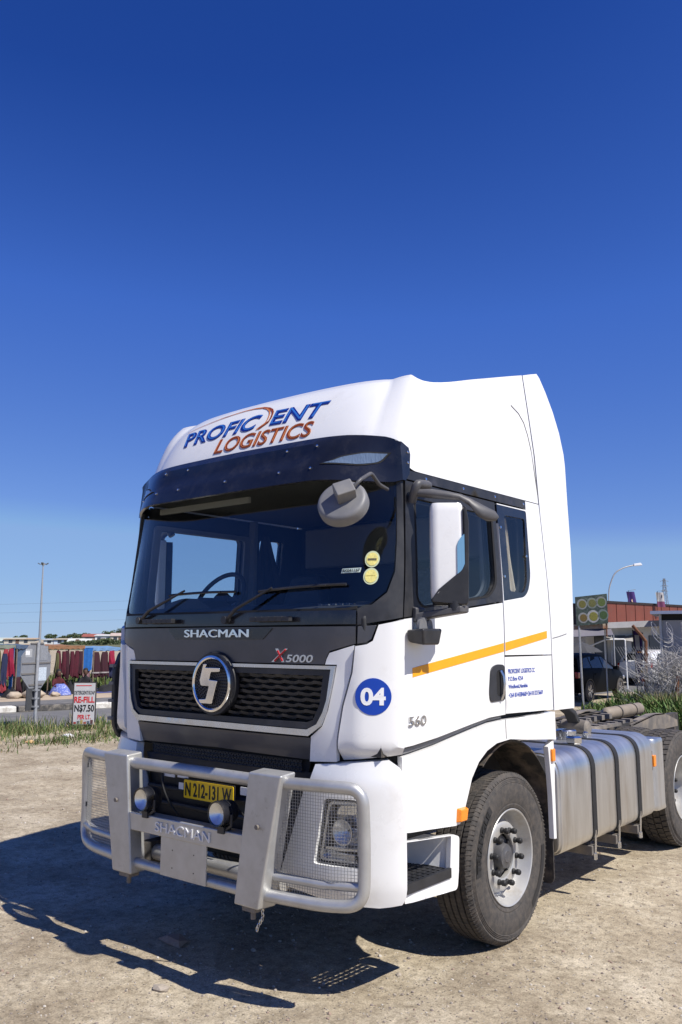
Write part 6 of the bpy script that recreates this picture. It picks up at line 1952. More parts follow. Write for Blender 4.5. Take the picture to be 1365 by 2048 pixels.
for (d, r, h, w, lb) in [(240, -89.3, 2.6, 4.2, 'round dark tree behind the stalls, left of the tall mast'), (242, -81.5, 2.9, 4.0, 'bushy dark tree right of the road sign'), (244, -79.0, 2.5, 3.2, 'smaller dark tree beside the bushy one'), (246, -76.6, 3.3, 3.4, 'thin pale tree above the brown-orange stall'), (240, -71.5, 3.2, 5.0, 'wide dark tree behind the small white house on the rise'), (252, -67.6, 3.9, 4.0, 'dark tree between the white and cream houses'), (238, -60.6, 4.4, 4.5, 'dark tree on the rise beside the truck cab')]:
    tree(from_cam(d + 30, r * (d + 30) / d), h * 1.18, w * 1.2, lb, int(d + h * 10), 800, 0.26, group='trees on the rise')
for i, (d, r, h, w) in enumerate([(215, -66, 1.6, 8), (210, -60, 1.9, 8), (205, -55, 2.2, 8), (212, -50, 2.6, 9), (218, -45, 2.9, 9)]):
    b_ = empty('shrub', tuple(from_cam(d, r)))
    tag(b_, 'dark green shrub of the thicket below the houses, number %s from the left' % ('first', 'second', 'third', 'fourth', 'fifth')[i] if False else ['leftmost low shrub of the thicket below the houses', 'second shrub of the thicket below the houses', 'middle shrub of the thicket below the houses', 'shrub of the thicket beside the truck mirror edge', 'last shrub of the thicket, behind the truck cab'][i], 'shrub', 'thicket below the houses')
    leaf_crown('crown', (0, 0, h * 0.5), w * 0.5, w * 0.5, h * 0.42, 1100, 0.24, [L1, L2, L3], b_, 90 + i, 14)
    Geo().tube([(0, 0, -0.2), (0.1, 0, h * 0.5)], [0.15, 0.05], 6).obj('stem', BARK, b_)
ms = empty('light_mast', tuple(from_cam(258, -90.3)))
tag(ms, 'tall grey floodlight mast rising above the stalls', 'light mast')
Geo().tube([(0.2, 0, 0), (0.1, 0, 12), (0, 0, 24.4)], [0.42, 0.30, 0.17], 10).obj('pole', GALV, ms)
for k in range(4):
    a = R(YAW) + R(90 * k + 8)
    c, s = math.cos(a), math.sin(a)
    Geo().beam((0, 0, 24.1), (c * 1.0, s * 1.0, 24.35), 0.16).obj('arm', GALV, ms)
    Geo().hexa([(c * .8 - s * .35, s * .8 + c * .35, 24.15), (c * .8 + s * .35, s * .8 - c * .35, 24.15), (c * 1.5 + s * .35, s * 1.5 - c * .35, 24.5), (c * 1.5 - s * .35, s * 1.5 + c * .35, 24.5)], [(c * .8 - s * .35, s * .8 + c * .35, 24.4), (c * .8 + s * .35, s * .8 - c * .35, 24.4), (c * 1.5 + s * .35, s * 1.5 - c * .35, 24.8), (c * 1.5 - s * .35, s * 1.5 + c * .35, 24.8)]).obj('floodlight', mat('floodlight_grey', (0.10, 0.105, 0.11), 0.5), ms)
Geo().cyl((0, 0, 24.0), (0, 0, 24.7), 0.4, 10).obj('head_frame', GALV, ms)
for k, (za, zb) in enumerate([(9.1, 9.85), (7.3, 8.02), (5.2, 5.95)]):
    pts = []
    for i in range(31):
        r_ = -100 + 90 * i / 30
        t = (r_ + 71.6) / 27.1
        pts.append(from_cam(180, r_, za + (zb - za) * t + 0.00008 * (r_ + 58) ** 2))
    o = Geo().tube(pts, 0.014, 5).obj('power_cable', mat('cable', (0.09, 0.10, 0.12), 0.6), None)
    tag(o, ['topmost overhead cable in the sky above the stalls', 'middle overhead cable in the sky above the stalls', 'lowest overhead cable in the sky above the stalls'][k], 'cable', 'overhead cables')
# ================================================================== right: parked cars
def make_car(loc, rz, paint, label):
    car = empty('parked_car', loc, rz=rz)        # local: +y forward, +x near side, origin under the middle
    tag(car, label, 'car', 'parked cars')
    # stations along the length: (y, half width at sill, z bottom, z belt, half width at belt)
    prof = [(-2.02, 0.55, 0.95), (-1.98, 0.40, 1.00), (-1.80, 0.30, 1.02), (-1.2, 0.25, 1.0), (0.9, 0.24, 0.94), (1.45, 0.28, 0.88), (1.95, 0.36, 0.74), (2.06, 0.45, 0.60)]
    def hw(y): return interp(y, [(-2.02, 0.74), (-1.85, 0.84), (-1.2, 0.88), (1.0, 0.88), (1.6, 0.83), (1.95, 0.70), (2.06, 0.50)])
    ys = [-2.02 + 4.08 * i / 34 for i in range(35)]
    vs, fs = [], []
    n = 14
    for y in ys:
        z0 = sinterp(y, [(a, b) for a, b, _ in prof]); z1 = sinterp(y, [(a, c) for a, _, c in prof])
        w = hw(y)
        ring = [(w * 0.86, z0), (w * 0.97, z0 + 0.06), (w, z0 + (z1 - z0) * .35), (w, z0 + (z1 - z0) * .62), (w * 0.975, z0 + (z1 - z0) * .85), (w * 0.93, z1), (w * 0.5, z1 + 0.045)]
        # wheel arches
        for (x, z) in ring:
            vs.append((x, y, z))
        for (x, z) in reversed(ring): vs.append((-x, y, z))
    for i in range(len(ys) - 1):
        for k in range(n):
            a, b = i * n + k, i * n + (k + 1) % n
            fs.append((a, b, b + n, a + n))
    fs += [tuple(range(n - 1, -1, -1)), tuple((len(ys) - 1) * n + k for k in range(n))]
    mk('body', vs, fs, paint, car, ang=40)
    # greenhouse
    gh = [(-1.92, 0.99, 0.66, 1.02), (-1.66, 0.99, 0.66, 1.36), (-1.30, 0.99, 0.64, 1.45), (-0.4, 0.96, 0.64, 1.49), (0.25, 0.95, 0.63, 1.45), (0.55, 0.94, 0.63, 1.34), (1.22, 0.92, 0.68, 0.95)]
    vs, fs = [], []
    for (y, zb, wt, zt) in gh:
        vs += [(0.83, y, zb), (wt + (0.17 if zt < 1.1 else 0.0), y, zt - 0.04), (wt * 0.8, y, zt), (-wt * 0.8, y, zt), (-wt - (0.17 if zt < 1.1 else 0), y, zt - 0.04), (-0.83, y, zb)]
    for i in range(len(gh) - 1):
        for k in range(5):
            a = i * 6 + k
            fs.append((a, a + 1, a + 7, a + 6))
    mk('roof', vs, fs, paint, car, ang=35)
    wg = mat('car_glass', (0.03, 0.035, 0.04), 0.08, spec=0.3)
    for s in (1, -1):
        def q(y, t):      # side glass plane
            zb, zt, wt = interp(y, [(a, b) for a, b, _, _ in gh]), interp(y, [(a, d) for a, _, _, d in gh]) - 0.04, interp(y, [(a, c) for a, _, c, _ in gh])
            return (s * (0.83 + (wt - 0.83) * t + 0.008), y, zb + (zt - zb) * t)
        for pts in ([(-1.55, 0.14), (-0.95, 0.12), (-0.95, 0.86), (-1.30, 0.80)], [(-0.88, 0.12), (-0.02, 0.12), (-0.02, 0.88), (-0.88, 0.88)], [(0.05, 0.12), (0.92, 0.10), (0.60, 0.72), (0.22, 0.88), (0.05, 0.88)]):
            vs = [q(*p) for p in pts]
            mk('side_window', vs, [tuple(range(len(vs)))], wg, car, ang=0)
        for y in (-0.92, 0.02):
            Geo().tube([(s * 0.888, y, 0.34), (s * 0.892, y, 0.6), (s * 0.862, y, 0.94)], 0.004, 5).obj('door_seam', DARK, car)
        for y in (-0.78, 0.16):
            Geo().box((min(s * 0.872, s * 0.905), y, 0.83), (max(s * 0.872, s * 0.905), y + 0.17, 0.855)).obj('door_handle', paint, car, bevel=0.005)
        Geo().hexa([(s * 0.86, 0.66, 0.95), (s * 1.02, 0.66, 0.95), (s * 1.02, 0.80, 0.97), (s * 0.86, 0.80, 0.97)], [(s * 0.86, 0.66, 1.05), (s * 1.02, 0.68, 1.08), (s * 1.02, 0.78, 1.06), (s * 0.86, 0.80, 1.04)]).obj('wing_mirror', paint, car, bevel=0.02)
        Geo().box((min(s * 0.60, s * 0.845), -2.01, 0.74), (max(s * 0.60, s * 0.845), -1.86, 0.93)).obj('tail_light', mat('tail_lens', (0.35, 0.01, 0.012), 0.2, coat=0.5), car, bevel=0.02)
        Geo().box((min(s * 0.50, s * 0.74), 1.86, 0.60), (max(s * 0.50, s * 0.74), 1.99, 0.72)).obj('headlight', REFL, car, bevel=0.02)
        for y in (-1.24, 1.24):
            w = empty('wheel', (s * 0.89, y, 0.325), car, 0 if s > 0 else R(180))
            Geo().lathe([(-0.02, 0.215), (0.0, 0.235), (0.004, 0.28), (-0.01, 0.315), (-0.03, 0.325), (-0.19, 0.325), (-0.21, 0.30), (-0.21, 0.2)], (0, 0, 0), 'x', 32, cap=False).obj('tyre', RUBBER, w, ang=40)
            g = Geo().lathe([(-0.015, 0.225), (-0.005, 0.215), (-0.02, 0.20), (-0.08, 0.19), (-0.085, 0.0)], (0, 0, 0), 'x', 28)
            g.obj('rim', mat('dark_rim', (0.05, 0.05, 0.055), 0.4, metal=0.6), w, ang=40)
            for k in range(5):
                for o_ in (-0.18, 0.18):
                    t = 2 * math.pi * k / 5 + o_
                    Geo().beam((-0.02, 0.03 * math.cos(t), 0.03 * math.sin(t)), (-0.012, 0.205 * math.cos(t), 0.205 * math.sin(t)), 0.022, 0.02, up=(1, 0, 0)).obj('spoke', SATIN, w)
            Geo().lathe([(0.0, 0.36), (0.008, 0.37), (0.006, 0.345)], (s * 0.884, y, 0.335), 'x', 32, closed=True).obj('arch_rim', INK, car)
    mk('rear_window', [(-0.55, -1.70, 1.33), (0.55, -1.70, 1.33), (0.62, -1.925, 1.04), (-0.62, -1.925, 1.04)], [(0, 1, 2, 3)], wg, car, ang=0)
    mk('front_window', [(-0.52, 0.62, 1.325), (0.52, 0.62, 1.325), (0.66, 1.19, 0.985), (-0.66, 1.19, 0.985)], [(0, 1, 2, 3)], wg, car, ang=0)
    return car
make_car((-8.06, 23.45, 0), 0, mat('black_car_paint', (0.004, 0.0045, 0.006), 0.5, spec=0.04), 'black hatchback parked side-on behind the truck chassis')
wc = from_cam(37.5, 14.0)
make_car((wc.x, wc.y, 0), R(-18), mat('white_car_paint', (0.70, 0.71, 0.72), 0.25, coat=0.5), 'white car parked behind the tangled wire fence')

# ================================================================== right: picture board, canopy, shop, fence
RUST = mat('rusty_steel', (0.16, 0.065, 0.030), 0.8, var=(9, 0.35), dirt=(6, (0.06, 0.035, 0.025), 0.7, 0.5))
mb = empty('picture_board', tuple(from_cam(24, 7.02)), rz=R(YAW + 6))
tag(mb, 'square board with pictures of six food bowls, raised on a thin post beside the canopy', 'picture board')
Geo().hexa([(-0.46, -0.02, 2.30), (0.45, -0.02, 2.37), (0.45, 0.02, 2.37), (-0.46, 0.02, 2.30)], [(-0.47, -0.02, 3.10), (0.45, -0.02, 3.20), (0.45, 0.02, 3.20), (-0.47, 0.02, 3.10)]).obj('board', mat('board_green_print', (0.022, 0.036, 0.030), 0.5, var=(9, 0.6), dirt=(11, (0.10, 0.13, 0.11), 0.9, 0.5)), mb)
for i, (x, z, r_, c, d) in enumerate([(-0.29, 2.90, 0.125, (0.26, 0.24, 0.03), (0.30, 0.32, 0.33)), (0.00, 2.93, 0.130, (0.24, 0.24, 0.05), (0.22, 0.26, 0.24)), (0.27, 2.96, 0.135, (0.16, 0.24, 0.03), (0.26, 0.28, 0.28)), (-0.27, 2.52, 0.125, (0.26, 0.17, 0.02), (0.34, 0.35, 0.36)), (0.02, 2.56, 0.150, (0.38, 0.36, 0.05), (0.46, 0.47, 0.50)), (0.31, 2.60, 0.135, (0.07, 0.16, 0.03), (0.18, 0.24, 0.24))]):
    r_ *= 1.18
    c, d = tuple(v * .34 for v in c), tuple(v * .5 for v in d)
    b_ = Geo().lathe([(-0.021, r_), (-0.024, r_ * 0.98), (-0.024, 0.0)], (x, 0, z), 'y', 22).obj('bowl_picture', mat('bowl_print_%d' % i, d, 0.6, var=(12, 0.2)), mb)
    Geo().lathe([(-0.0245, r_ * 0.72), (-0.027, r_ * 0.70), (-0.027, 0.0)], (x + 0.01, 0, z), 'y', 16).obj('food_picture', mat('food_print_%d' % i, c, 0.6, var=(40, 0.6)), b_)
Geo().tube([(-0.34, 0.04, 0), (-0.36, 0.04, 1.2), (-0.385, 0.04, 3.08)], 0.030, 8).obj('post', GALV, mb)
Geo().tube([(0.42, 0.04, 2.0), (0.42, 0.04, 3.15)], 0.022, 8).obj('stay', RUST, mb)
cn = empty('shop_canopy', tuple(from_cam(24.2, 7.9)), rz=R(YAW))
tag(cn, 'flat grey canopy roof with rusty left edge in front of the brown shop fascia', 'canopy')
Geo().hexa([(-1.35, 0, 2.20), (1.25, 0, 2.30), (1.45, 4.2, 2.34), (-1.15, 4.2, 2.24)], [(-1.35, 0, 2.26), (1.25, 0, 2.36), (1.45, 4.2, 2.40), (-1.15, 4.2, 2.30)]).obj('roof_slab', mat('canopy_sheet', (0.30, 0.29, 0.28), 0.7, var=(3, 0.2)), cn)
Geo().hexa([(-0.40, -0.03, 2.235), (1.27, -0.03, 2.300), (1.27, 0, 2.30), (-0.40, 0, 2.235)], [(-0.40, -0.03, 2.40), (1.27, -0.03, 2.47), (1.27, 0, 2.47), (-0.40, 0, 2.40)]).obj('fascia_beam', mat('fascia_grey', (0.46, 0.45, 0.44), 0.6, var=(4, 0.12)), cn)
Geo().hexa([(-1.36, -0.03, 2.19), (-0.405, -0.03, 2.235), (-0.405, 0, 2.235), (-1.36, 0, 2.19)], [(-1.36, -0.03, 2.30), (-0.405, -0.03, 2.39), (-0.405, 0, 2.39), (-1.36, 0, 2.30)]).obj('rusty_fascia', mat('rust_streaked_fascia', (0.36, 0.30, 0.24), 0.7, dirt=(7, (0.26, 0.09, 0.03), 1.0, 0.46)), cn)
for x in (-1.1,):
    Geo().tube([(x, 4.0, 0), (x, 4.0, 2.3)], 0.04, 8).obj('canopy_post', GALV, cn)
Geo().tube([(-0.02, 1.5, 0.0), (-0.02, 1.5, 2.22)], 0.02, 8).obj('canopy_post', GALV, cn)
# brown panelled shop
a0, a1 = from_cam(36, 11.15), from_cam(42.0, 17.6)
sh = empty('shop_building', tuple(a0), rz=math.atan2((a1 - a0).y, (a1 - a0).x))
tag(sh, 'long shop with reddish brown panelled fascia and dark front behind the canopy', 'shop')
LS = (a1 - a0).length
BRN = mat('brown_panel', (0.170, 0.045, 0.026), 0.55, var=(2, 0.15), dirt=(4, (0.10, 0.05, 0.035), 0.5, 0.5))
SEAM = mat('dark_seam', (0.02, 0.012, 0.010), 0.7)
Geo().box((-0.2, 0.05, 2.55), (LS, 5, 3.46)).obj('parapet', SEAM, sh)
np_ = 11
for k in range(np_):
    x0, x1 = LS * k / np_ + 0.025, LS * (k + 1) / np_ - 0.025
    Geo().box((x0, 0.0, 2.60), (x1, 0.06, 3.44)).obj('fascia_panel', BRN, sh)
Geo().box((-0.2, -0.04, 3.44), (LS, 0.12, 3.53)).obj('coping', SEAM, sh)
Geo().box((-0.1, 1.0, 0), (LS, 5, 2.56)).obj('shop_front', mat('shop_wall_cream', (0.55, 0.52, 0.46), 0.8, var=(1.5, 0.15)), sh)
for k in range(5):
    x = 0.6 + k * 1.6
    Geo().box((x, 0.96, 0.1), (x + 1.0, 1.02, 2.1)).obj('shop_door', mat('shop_door_dark', (0.035, 0.04, 0.045), 0.4), sh)
# flags on the shop roof
def flag(loc, cols, w, h, label, lean):
    f = empty('flag', tuple(loc), rz=R(YAW + 10))
    tag(f, label, 'flag', 'flags on the shop roof')
    Geo().tube([(-w / 2 - 0.02, 0, -0.5), (-w / 2 - 0.03 + lean * .3, 0, h + 0.05), (w / 2, 0.0, h + 0.09)], 0.012, 6).obj('flag_pole', INK, f)
    for k, (z0, z1, m) in enumerate(cols):
        vs, fs = [], []
        for i in range(9):
            s = i / 8
            for z in (z0, z1):
                for dy in (0.0, 0.006):
                    vs.append((-w / 2 + w * s + lean * (1 - z / h) * 0.18, 0.03 * math.sin(s * 7) + dy, z * h))
        for i in range(8):
            a = i * 4
            fs += [(a, a + 2, a + 6, a + 4), (a + 1, a + 5, a + 7, a + 3), (a, a + 4, a + 5, a + 1), (a + 2, a + 3, a + 7, a + 6)]
        mk('flag_cloth', vs, fs, m, f, ang=60)
    return f
PURP = cloth_mat('purple_cloth', (0.075, 0.030, 0.22), 0.1); WCL = cloth_mat('white_cloth', (0.66, 0.64, 0.64), 0.1); MAG = cloth_mat('plum_cloth', (0.26, 0.07, 0.17), 0.1)
f1 = flag(from_cam(38, 12.9, 3.46), [(0.0, 1.0, PURP)], 0.40, 0.56, 'purple flag with small pale emblem on the shop roof', 0.3)
Geo().lathe([(-0.012, 0.075), (-0.016, 0.07), (-0.016, 0.0)], (0.05, 0, 0.16), 'y', 14).obj('emblem', mat('pale_gold_emblem', (0.62, 0.42, 0.30), 0.7), f1)
f2 = flag(from_cam(38.6, 14.4, 3.36), [(0.0, 0.38, MAG), (0.38, 1.0, WCL)], 0.38, 0.66, 'white and plum flag with dark emblem on the shop roof', 0.3)
Geo().beam((0.06, -0.03, 0.42), (0.06, -0.03, 0.56), 0.06, 0.012).obj('emblem', INK, f2)
# red sign of the neighbouring building
rs = empty('red_sign_building', tuple(from_cam(38, 9.6)), rz=R(YAW))
tag(rs, 'low building with a pink-red sign board, mostly hidden behind the cab', 'building')
Geo().box((-2.5, 0, 0), (0.62, 3, 2.35)).obj('wall', mat('beige_wall', (0.42, 0.36, 0.28), 0.9), rs)
Geo().box((-2.5, -0.1, 2.95), (0.62, 3, 3.22)).obj('roof_edge', mat('tan_roof', (0.36, 0.27, 0.2), 0.8), rs)
Geo().box((-2.5, -0.05, 2.35), (0.62, 0.1, 2.95)).obj('sign_board', mat('pink_red_sign', (0.60, 0.085, 0.13), 0.6), rs)
text('sign_lettering', 'OC', plane_fn((0, -0.05, 0), (1, 0, 0), (0, 0, 1)), (0.02, 0.56, 2.50, 2.80), WVINYL, rs, depth=0.004, bold=0.01)
# kiosk with thin roof and grey wall at the right edge
ks = empty('kiosk', tuple(from_cam(22.2, 8.86)), rz=R(YAW - 23))
tag(ks, 'grey block kiosk with thin blue-edged roof at the right edge', 'kiosk')
Geo().box((-0.56, 0, 0), (1.6, 2.2, 2.42)).obj('wall', mat('grey_render', (0.33, 0.32, 0.31), 0.9, var=(2, 0.12), bump=(30, 0.3, 0.01)), ks)
Geo().box((-0.80, -0.25, 2.58), (1.8, 2.4, 2.66)).obj('roof', mat('kiosk_roof', (0.30, 0.34, 0.46), 0.5), ks)
Geo().box((-0.56, 0.05, 2.42), (1.6, 2.1, 2.58)).obj('roof_gap', DARK, ks)
Geo().tube([(-0.57, -0.05, 0), (-0.57, -0.05, 2.6)], 0.035, 8).obj('corner_post', GALV, ks)
# rusty fence posts
fp_ = from_cam(22.0, 7.68)
def fence_post(loc, h, bend, label):
    o = empty('fence_post', tuple(loc), rz=R(YAW))
    tag(o, label, 'fence post', 'rusty fence posts')
    Geo().tube([(0.0, 0, -0.1), (0.05, 0, h * 0.5), (0.10, 0, h)], [0.048, 0.046, 0.044], 8).obj('post', RUST, o)
    if bend: Geo().tube([(0.10, 0, h - .03), (-0.02, 0, h + 0.14), (-0.22, 0, h + 0.38)], 0.042, 8).obj('bent_arm', RUST, o)
    Geo().tube([(0.02, 0, h * .45), (0.35, 0.1, h * .25), (0.62, 0.2, 0)], 0.014, 6).obj('brace', RUST, o)
    return o
fence_post(fp_, 1.90, True, 'rusty fence post with a bent top arm, beside the purple banner')
fence_post(from_cam(21.0, 8.05), 1.05, False, 'short rusty fence post among the tangled wire')
Geo()
# tangled razor wire and dry brush
WIRE = mat('grey_wire', (0.40, 0.39, 0.38), 0.5, metal=0.6)
TWIG = mat('bleached_twigs', (0.42, 0.40, 0.38), 0.9)
rg = random.Random(31)
g = Geo()
for c_ in range(5):
    pts = []
    cx_, cz_, rr_ = rg.uniform(8.0, 8.9), rg.uniform(1.1, 1.9), rg.uniform(0.2, 0.35)
    for i in range(60):
        t = i / 59
        a = t * 6.283 * 4
        p = from_cam(21.3 + 0.25 * math.sin(a), 7.7 + 1.5 * t + rr_ * 0.5 * math.cos(a), 1.95 + 0.10 * c_ * 0.5 + rr_ * math.sin(a) * 0.8 - 0.45 * t * (c_ % 2))
        pts.append(p)
    g.tube(pts, 0.006, 4)
for k in range(26):      # leaning chain-link strands
    for s in (1, -1):
        r0 = 7.75 + 0.065 * k
        g.beam(from_cam(21.55, r0, 0.1), from_cam(21.55, r0 + s * 0.9, 1.75), 0.006, 0.006)
o = g.obj('wire_tangle', WIRE, None, ang=0)
tag(o, 'tangled grey razor wire and slack chain-link at the right edge', 'wire', None, 'stuff')
g = Geo()
for k in range(1700):
    r0, d0 = rg.uniform(7.55, 9.4), rg.uniform(20.9, 21.9)
    z0 = rg.uniform(0.0, 1.45)
    a, e, L = rg.uniform(0, 6.28), rg.uniform(0.2, 1.4), rg.uniform(0.25, 0.9)
    p = from_cam(d0, r0, z0)
    q = p + Vector((math.cos(a) * math.cos(e), math.sin(a) * math.cos(e), math.sin(e))) * L
    if q.z > 1.55 + 0.5 * (r0 - 7.5) / 2: continue
    m_ = (p + q) / 2 + Vector((rg.uniform(-.05, .05), rg.uniform(-.05, .05), rg.uniform(-.05, .05)))
    g.tube([p, m_, q], [0.008, 0.006, 0.003], 4, cap=False)
o = g.obj('dry_brush', TWIG, None, ang=0)
tag(o, 'bleached dry brush piled against the wire at the right edge', 'brush', None, 'stuff')
# weeds in front
sp = []
rg = random.Random(41)
while len(sp) < 8500:
    d, r_ = rg.uniform(18.5, 22.8), rg.uniform(5.9, 10.2)
    if rg.random() < sstep(r_, 6.0, 7.2) * (1 - 0.5 * sstep(22.8 - d, 2.0, 4.2)):
        p = from_cam(d, r_)
        sp.append((p.x, p.y, 0.7 + 0.5 * sstep(r_, 6.6, 7.6)))
grass('green_weeds', 'bright green weeds growing behind the truck chassis', sp, 0.20, 0.60, [G4, G1, G4, G2], 43, 1.1, 0.026, 'weeds')
sp = []
for _ in range(3600):
    p = from_cam(rg.uniform(20.2, 21.6), rg.uniform(7.3, 9.4))
    sp.append((p.x, p.y, 1))
grass('dry_weeds', 'tall straw-coloured dry weeds below the tangled wire', sp, 0.30, 0.75, [G3, G3, G2], 47, 0.5, 0.012, 'weeds')
# feather banner
fb = empty('feather_banner', tuple(from_cam(25, 8.56)), rz=R(YAW))
tag(fb, 'tall narrow purple and white advertising banner on a black pole', 'banner')
Geo().tube([(-0.02, 0, 0), (-0.05, 0, 1.1), (-0.09, 0, 2.20)], 0.016, 8).obj('banner_pole', INK, fb)
def bx(z): return interp(z, [(0.78, 0.10), (1.2, 0.10), (1.6, 0.13), (2.05, 0.14), (2.2, -0.02)])
rows = [(0.72, 0.06, 0.17), (0.90, 0.03, 0.17), (1.2, -0.03, 0.16), (1.6, -0.05, 0.16), (2.05, -0.07, 0.17), (2.18, -0.08, 0.02)]
vs, fs = [], []
for (z, x0, x1) in rows:
    for i in range(5):
        x = x0 + (x1 - x0) * i / 4
        for dy in (0, 0.008): vs.append((x, 0.02 * math.sin(i * 1.2 + z * 3) + dy, z))
for j in range(len(rows) - 1):
    for i in range(4):
        a = j * 10 + i * 2
        fs += [(a, a + 2, a + 12, a + 10), (a + 1, a + 11, a + 13, a + 3)]
mk('banner_cloth', vs, fs, PURP, fb, ang=60)
for (z0, z1, x0, x1, m) in [(1.62, 2.05, -0.05, 0.075, WCL), (1.24, 1.50, -0.02, 0.10, WCL), (1.54, 1.58, 0.0, 0.15, mat('orange_print', (0.7, 0.25, 0.05), 0.7)), (0.98, 1.08, 0.06, 0.15, mat('gold_print', (0.6, 0.40, 0.14), 0.7)), (0.70, 0.86, 0.08, 0.175, mat('flame_print', (0.75, 0.13, 0.03), 0.7))]:
    Geo().hexa([(x0 + .02, -0.034, z0), (x1 + .02, -0.034, z0), (x1 + .02, -0.03, z0), (x0 + .02, -0.03, z0)], [(x0, -0.034, z1), (x1, -0.034, z1), (x1, -0.03, z1), (x0, -0.03, z1)]).obj('banner_print', m, fb)
# street lamp with curved arm
sl = empty('street_lamp', tuple(from_cam(79, 24.6)), rz=R(YAW))
tag(sl, 'street lamp with long curved arm above the brown shop roof', 'street lamp')
Geo().tube(rpath([(0, 0, 0), (0.05, 0, 4.0), (0.15, 0, 6.6), (0.75, 0, 8.0), (1.6, 0, 8.5), (2.7, 0, 8.74)], 0.7, 8), 0.065, 8).obj('pole', GALV, sl)
Geo().hexa([(2.55, -0.16, 8.62), (3.35, -0.16, 8.70), (3.35, 0.16, 8.70), (2.55, 0.16, 8.62)], [(2.55, -0.10, 8.84), (3.2, -0.12, 8.94), (3.2, 0.12, 8.94), (2.55, 0.10, 8.84)]).obj('lamp_head', mat('lamp_head_white', (0.66, 0.67, 0.68), 0.4), sl, bevel=0.05)
# lattice pylon far away
py_ = empty('pylon', tuple(from_cam(600, 227.2)), rz=R(YAW))
tag(py_, 'lattice power pylon far away at the right', 'pylon')
g = Geo()
PYL = mat('pylon_steel', (0.16, 0.18, 0.21), 0.6)
wz = lambda z: interp(z, [(0, 4.2), (25, 1.6), (44, 0.5)])
for sx_ in (1, -1):
    for sy_ in (1, -1):
        Geo().tube([(sx_ * wz(z), sy_ * wz(z), z) for z in (0, 25, 44)], 0.20, 4).obj('leg', PYL, py_)
zs = [0, 6, 12, 17, 21, 25, 28, 31, 34, 37, 40, 42.5, 44]
for i, (a, b) in enumerate(zip(zs, zs[1:])):
    g = Geo()
    for s1 in (1, -1):
        g.beam((-wz(a), s1 * wz(a), a), (wz(b), s1 * wz(b), b), 0.14)
        g.beam((wz(a), s1 * wz(a), a), (-wz(b), s1 * wz(b), b), 0.14)
    o = g.obj('lattice', PYL, py_, ang=0); o['kind'] = 'stuff'
for z, L in ((42, 3.0), (38.6, 2.7), (35, 2.4)):
    Geo().tube([(-L, 0, z), (0, 0, z + 0.7), (L, 0, z)], 0.17, 4).obj('cross_arm', PYL, py_)

# ================================================================== right: market behind the car
def sail(corners, m, label, name='shade_sail', sag=0.12):
    N = 10
    top = []
    p00, p10, p11, p01 = [Vector(c) for c in corners]
    for i in range(N + 1):
        for j in range(N + 1):
            a, b = i / N, j / N
            p = p00 * (1 - a) * (1 - b) + p10 * a * (1 - b) + p11 * a * b + p01 * (1 - a) * b
            p = p - Vector((0, 0, sag * math.sin(math.pi * a) * math.sin(math.pi * b)))
            top.append(p)
    n = len(top); W = N + 1
    fs = []
    for i in range(N):
        for j in range(N):
            q = i * W + j
            fs += [(q, q + 1, q + W + 1, q + W), (n + q, n + q + W, n + q + W + 1, n + q + 1)]
    vs = top + [p - Vector((0, 0, 0.015)) for p in top]
    s = empty(name, (p00.x, p00.y, 0))
    tag(s, label, 'shade sail', 'shade sails over the market')
    mk('sail_cloth', [v - Vector((p00.x, p00.y, 0)) for v in vs], fs, m, s, ang=60)
    for c in (p00, p10, p11, p01):
        q = c - Vector((p00.x, p00.y, 0))
        Geo().tube([(q.x, q.y, 0), (q.x, q.y, q.z)], 0.025, 6).obj('sail_pole', GALV, s)
WSL = cloth_mat('off_white_sail', (0.58, 0.55, 0.50), 0.06); GSL = cloth_mat('grey_lilac_sail', (0.30, 0.28, 0.31), 0.1)
sail([from_cam(33, 8.6, 2.00), from_cam(33.5, 10.6, 2.10), from_cam(37, 11.6, 2.42), from_cam(37, 9.2, 2.42)], GSL, 'grey-lilac shade sail left behind the picture board post')
sail([from_cam(36, 11.0, 2.02), from_cam(36.2, 12.6, 1.78), from_cam(41, 14.4, 2.35), from_cam(41, 11.8, 2.45)], WSL, 'off-white shade sail behind the canopy')
um = empty('umbrella', tuple(from_cam(32, 8.9)), rz=R(YAW))
tag(um, 'drooping dark grey market umbrella beyond the black car', 'umbrella')
g = Geo().lathe([(1.46, 0.80), (1.58, 0.62), (1.74, 0.28), (1.84, 0.0)], (0, 0, 0), 'z', 8, cap=False)
g.v = [(x, y, z + 0.03 * math.sin(math.atan2(y, x) * 8)) for x, y, z in g.v]
g.obj('umbrella_cloth', cloth_mat('dark_grey_cloth', (0.085, 0.085, 0.09)), um, ang=20)
Geo().tube([(0, 0, 0), (0.02, 0, 1.84)], 0.02, 6).obj('umbrella_pole', GALV, um)
gt = empty('gate_frame', tuple(from_cam(34, 10.4)), rz=R(YAW))
tag(gt, 'thin white bent pipe frame over the market entrance', 'pipe frame')
Geo().tube(rpath([(-0.62, 0, 0), (-0.60, 0, 1.66), (0.05, 0, 1.92), (0.80, 0, 1.93), (0.82, 0, 0)], 0.08), 0.028, 8).obj('pipe', mat('white_pipe', (0.72, 0.72, 0.70), 0.5), gt)
tree(from_cam(46, 13.9), 2.75, 3.4, 'olive green tree under the shade sails behind the black car', 77, 1900, 0.10, 0.9)
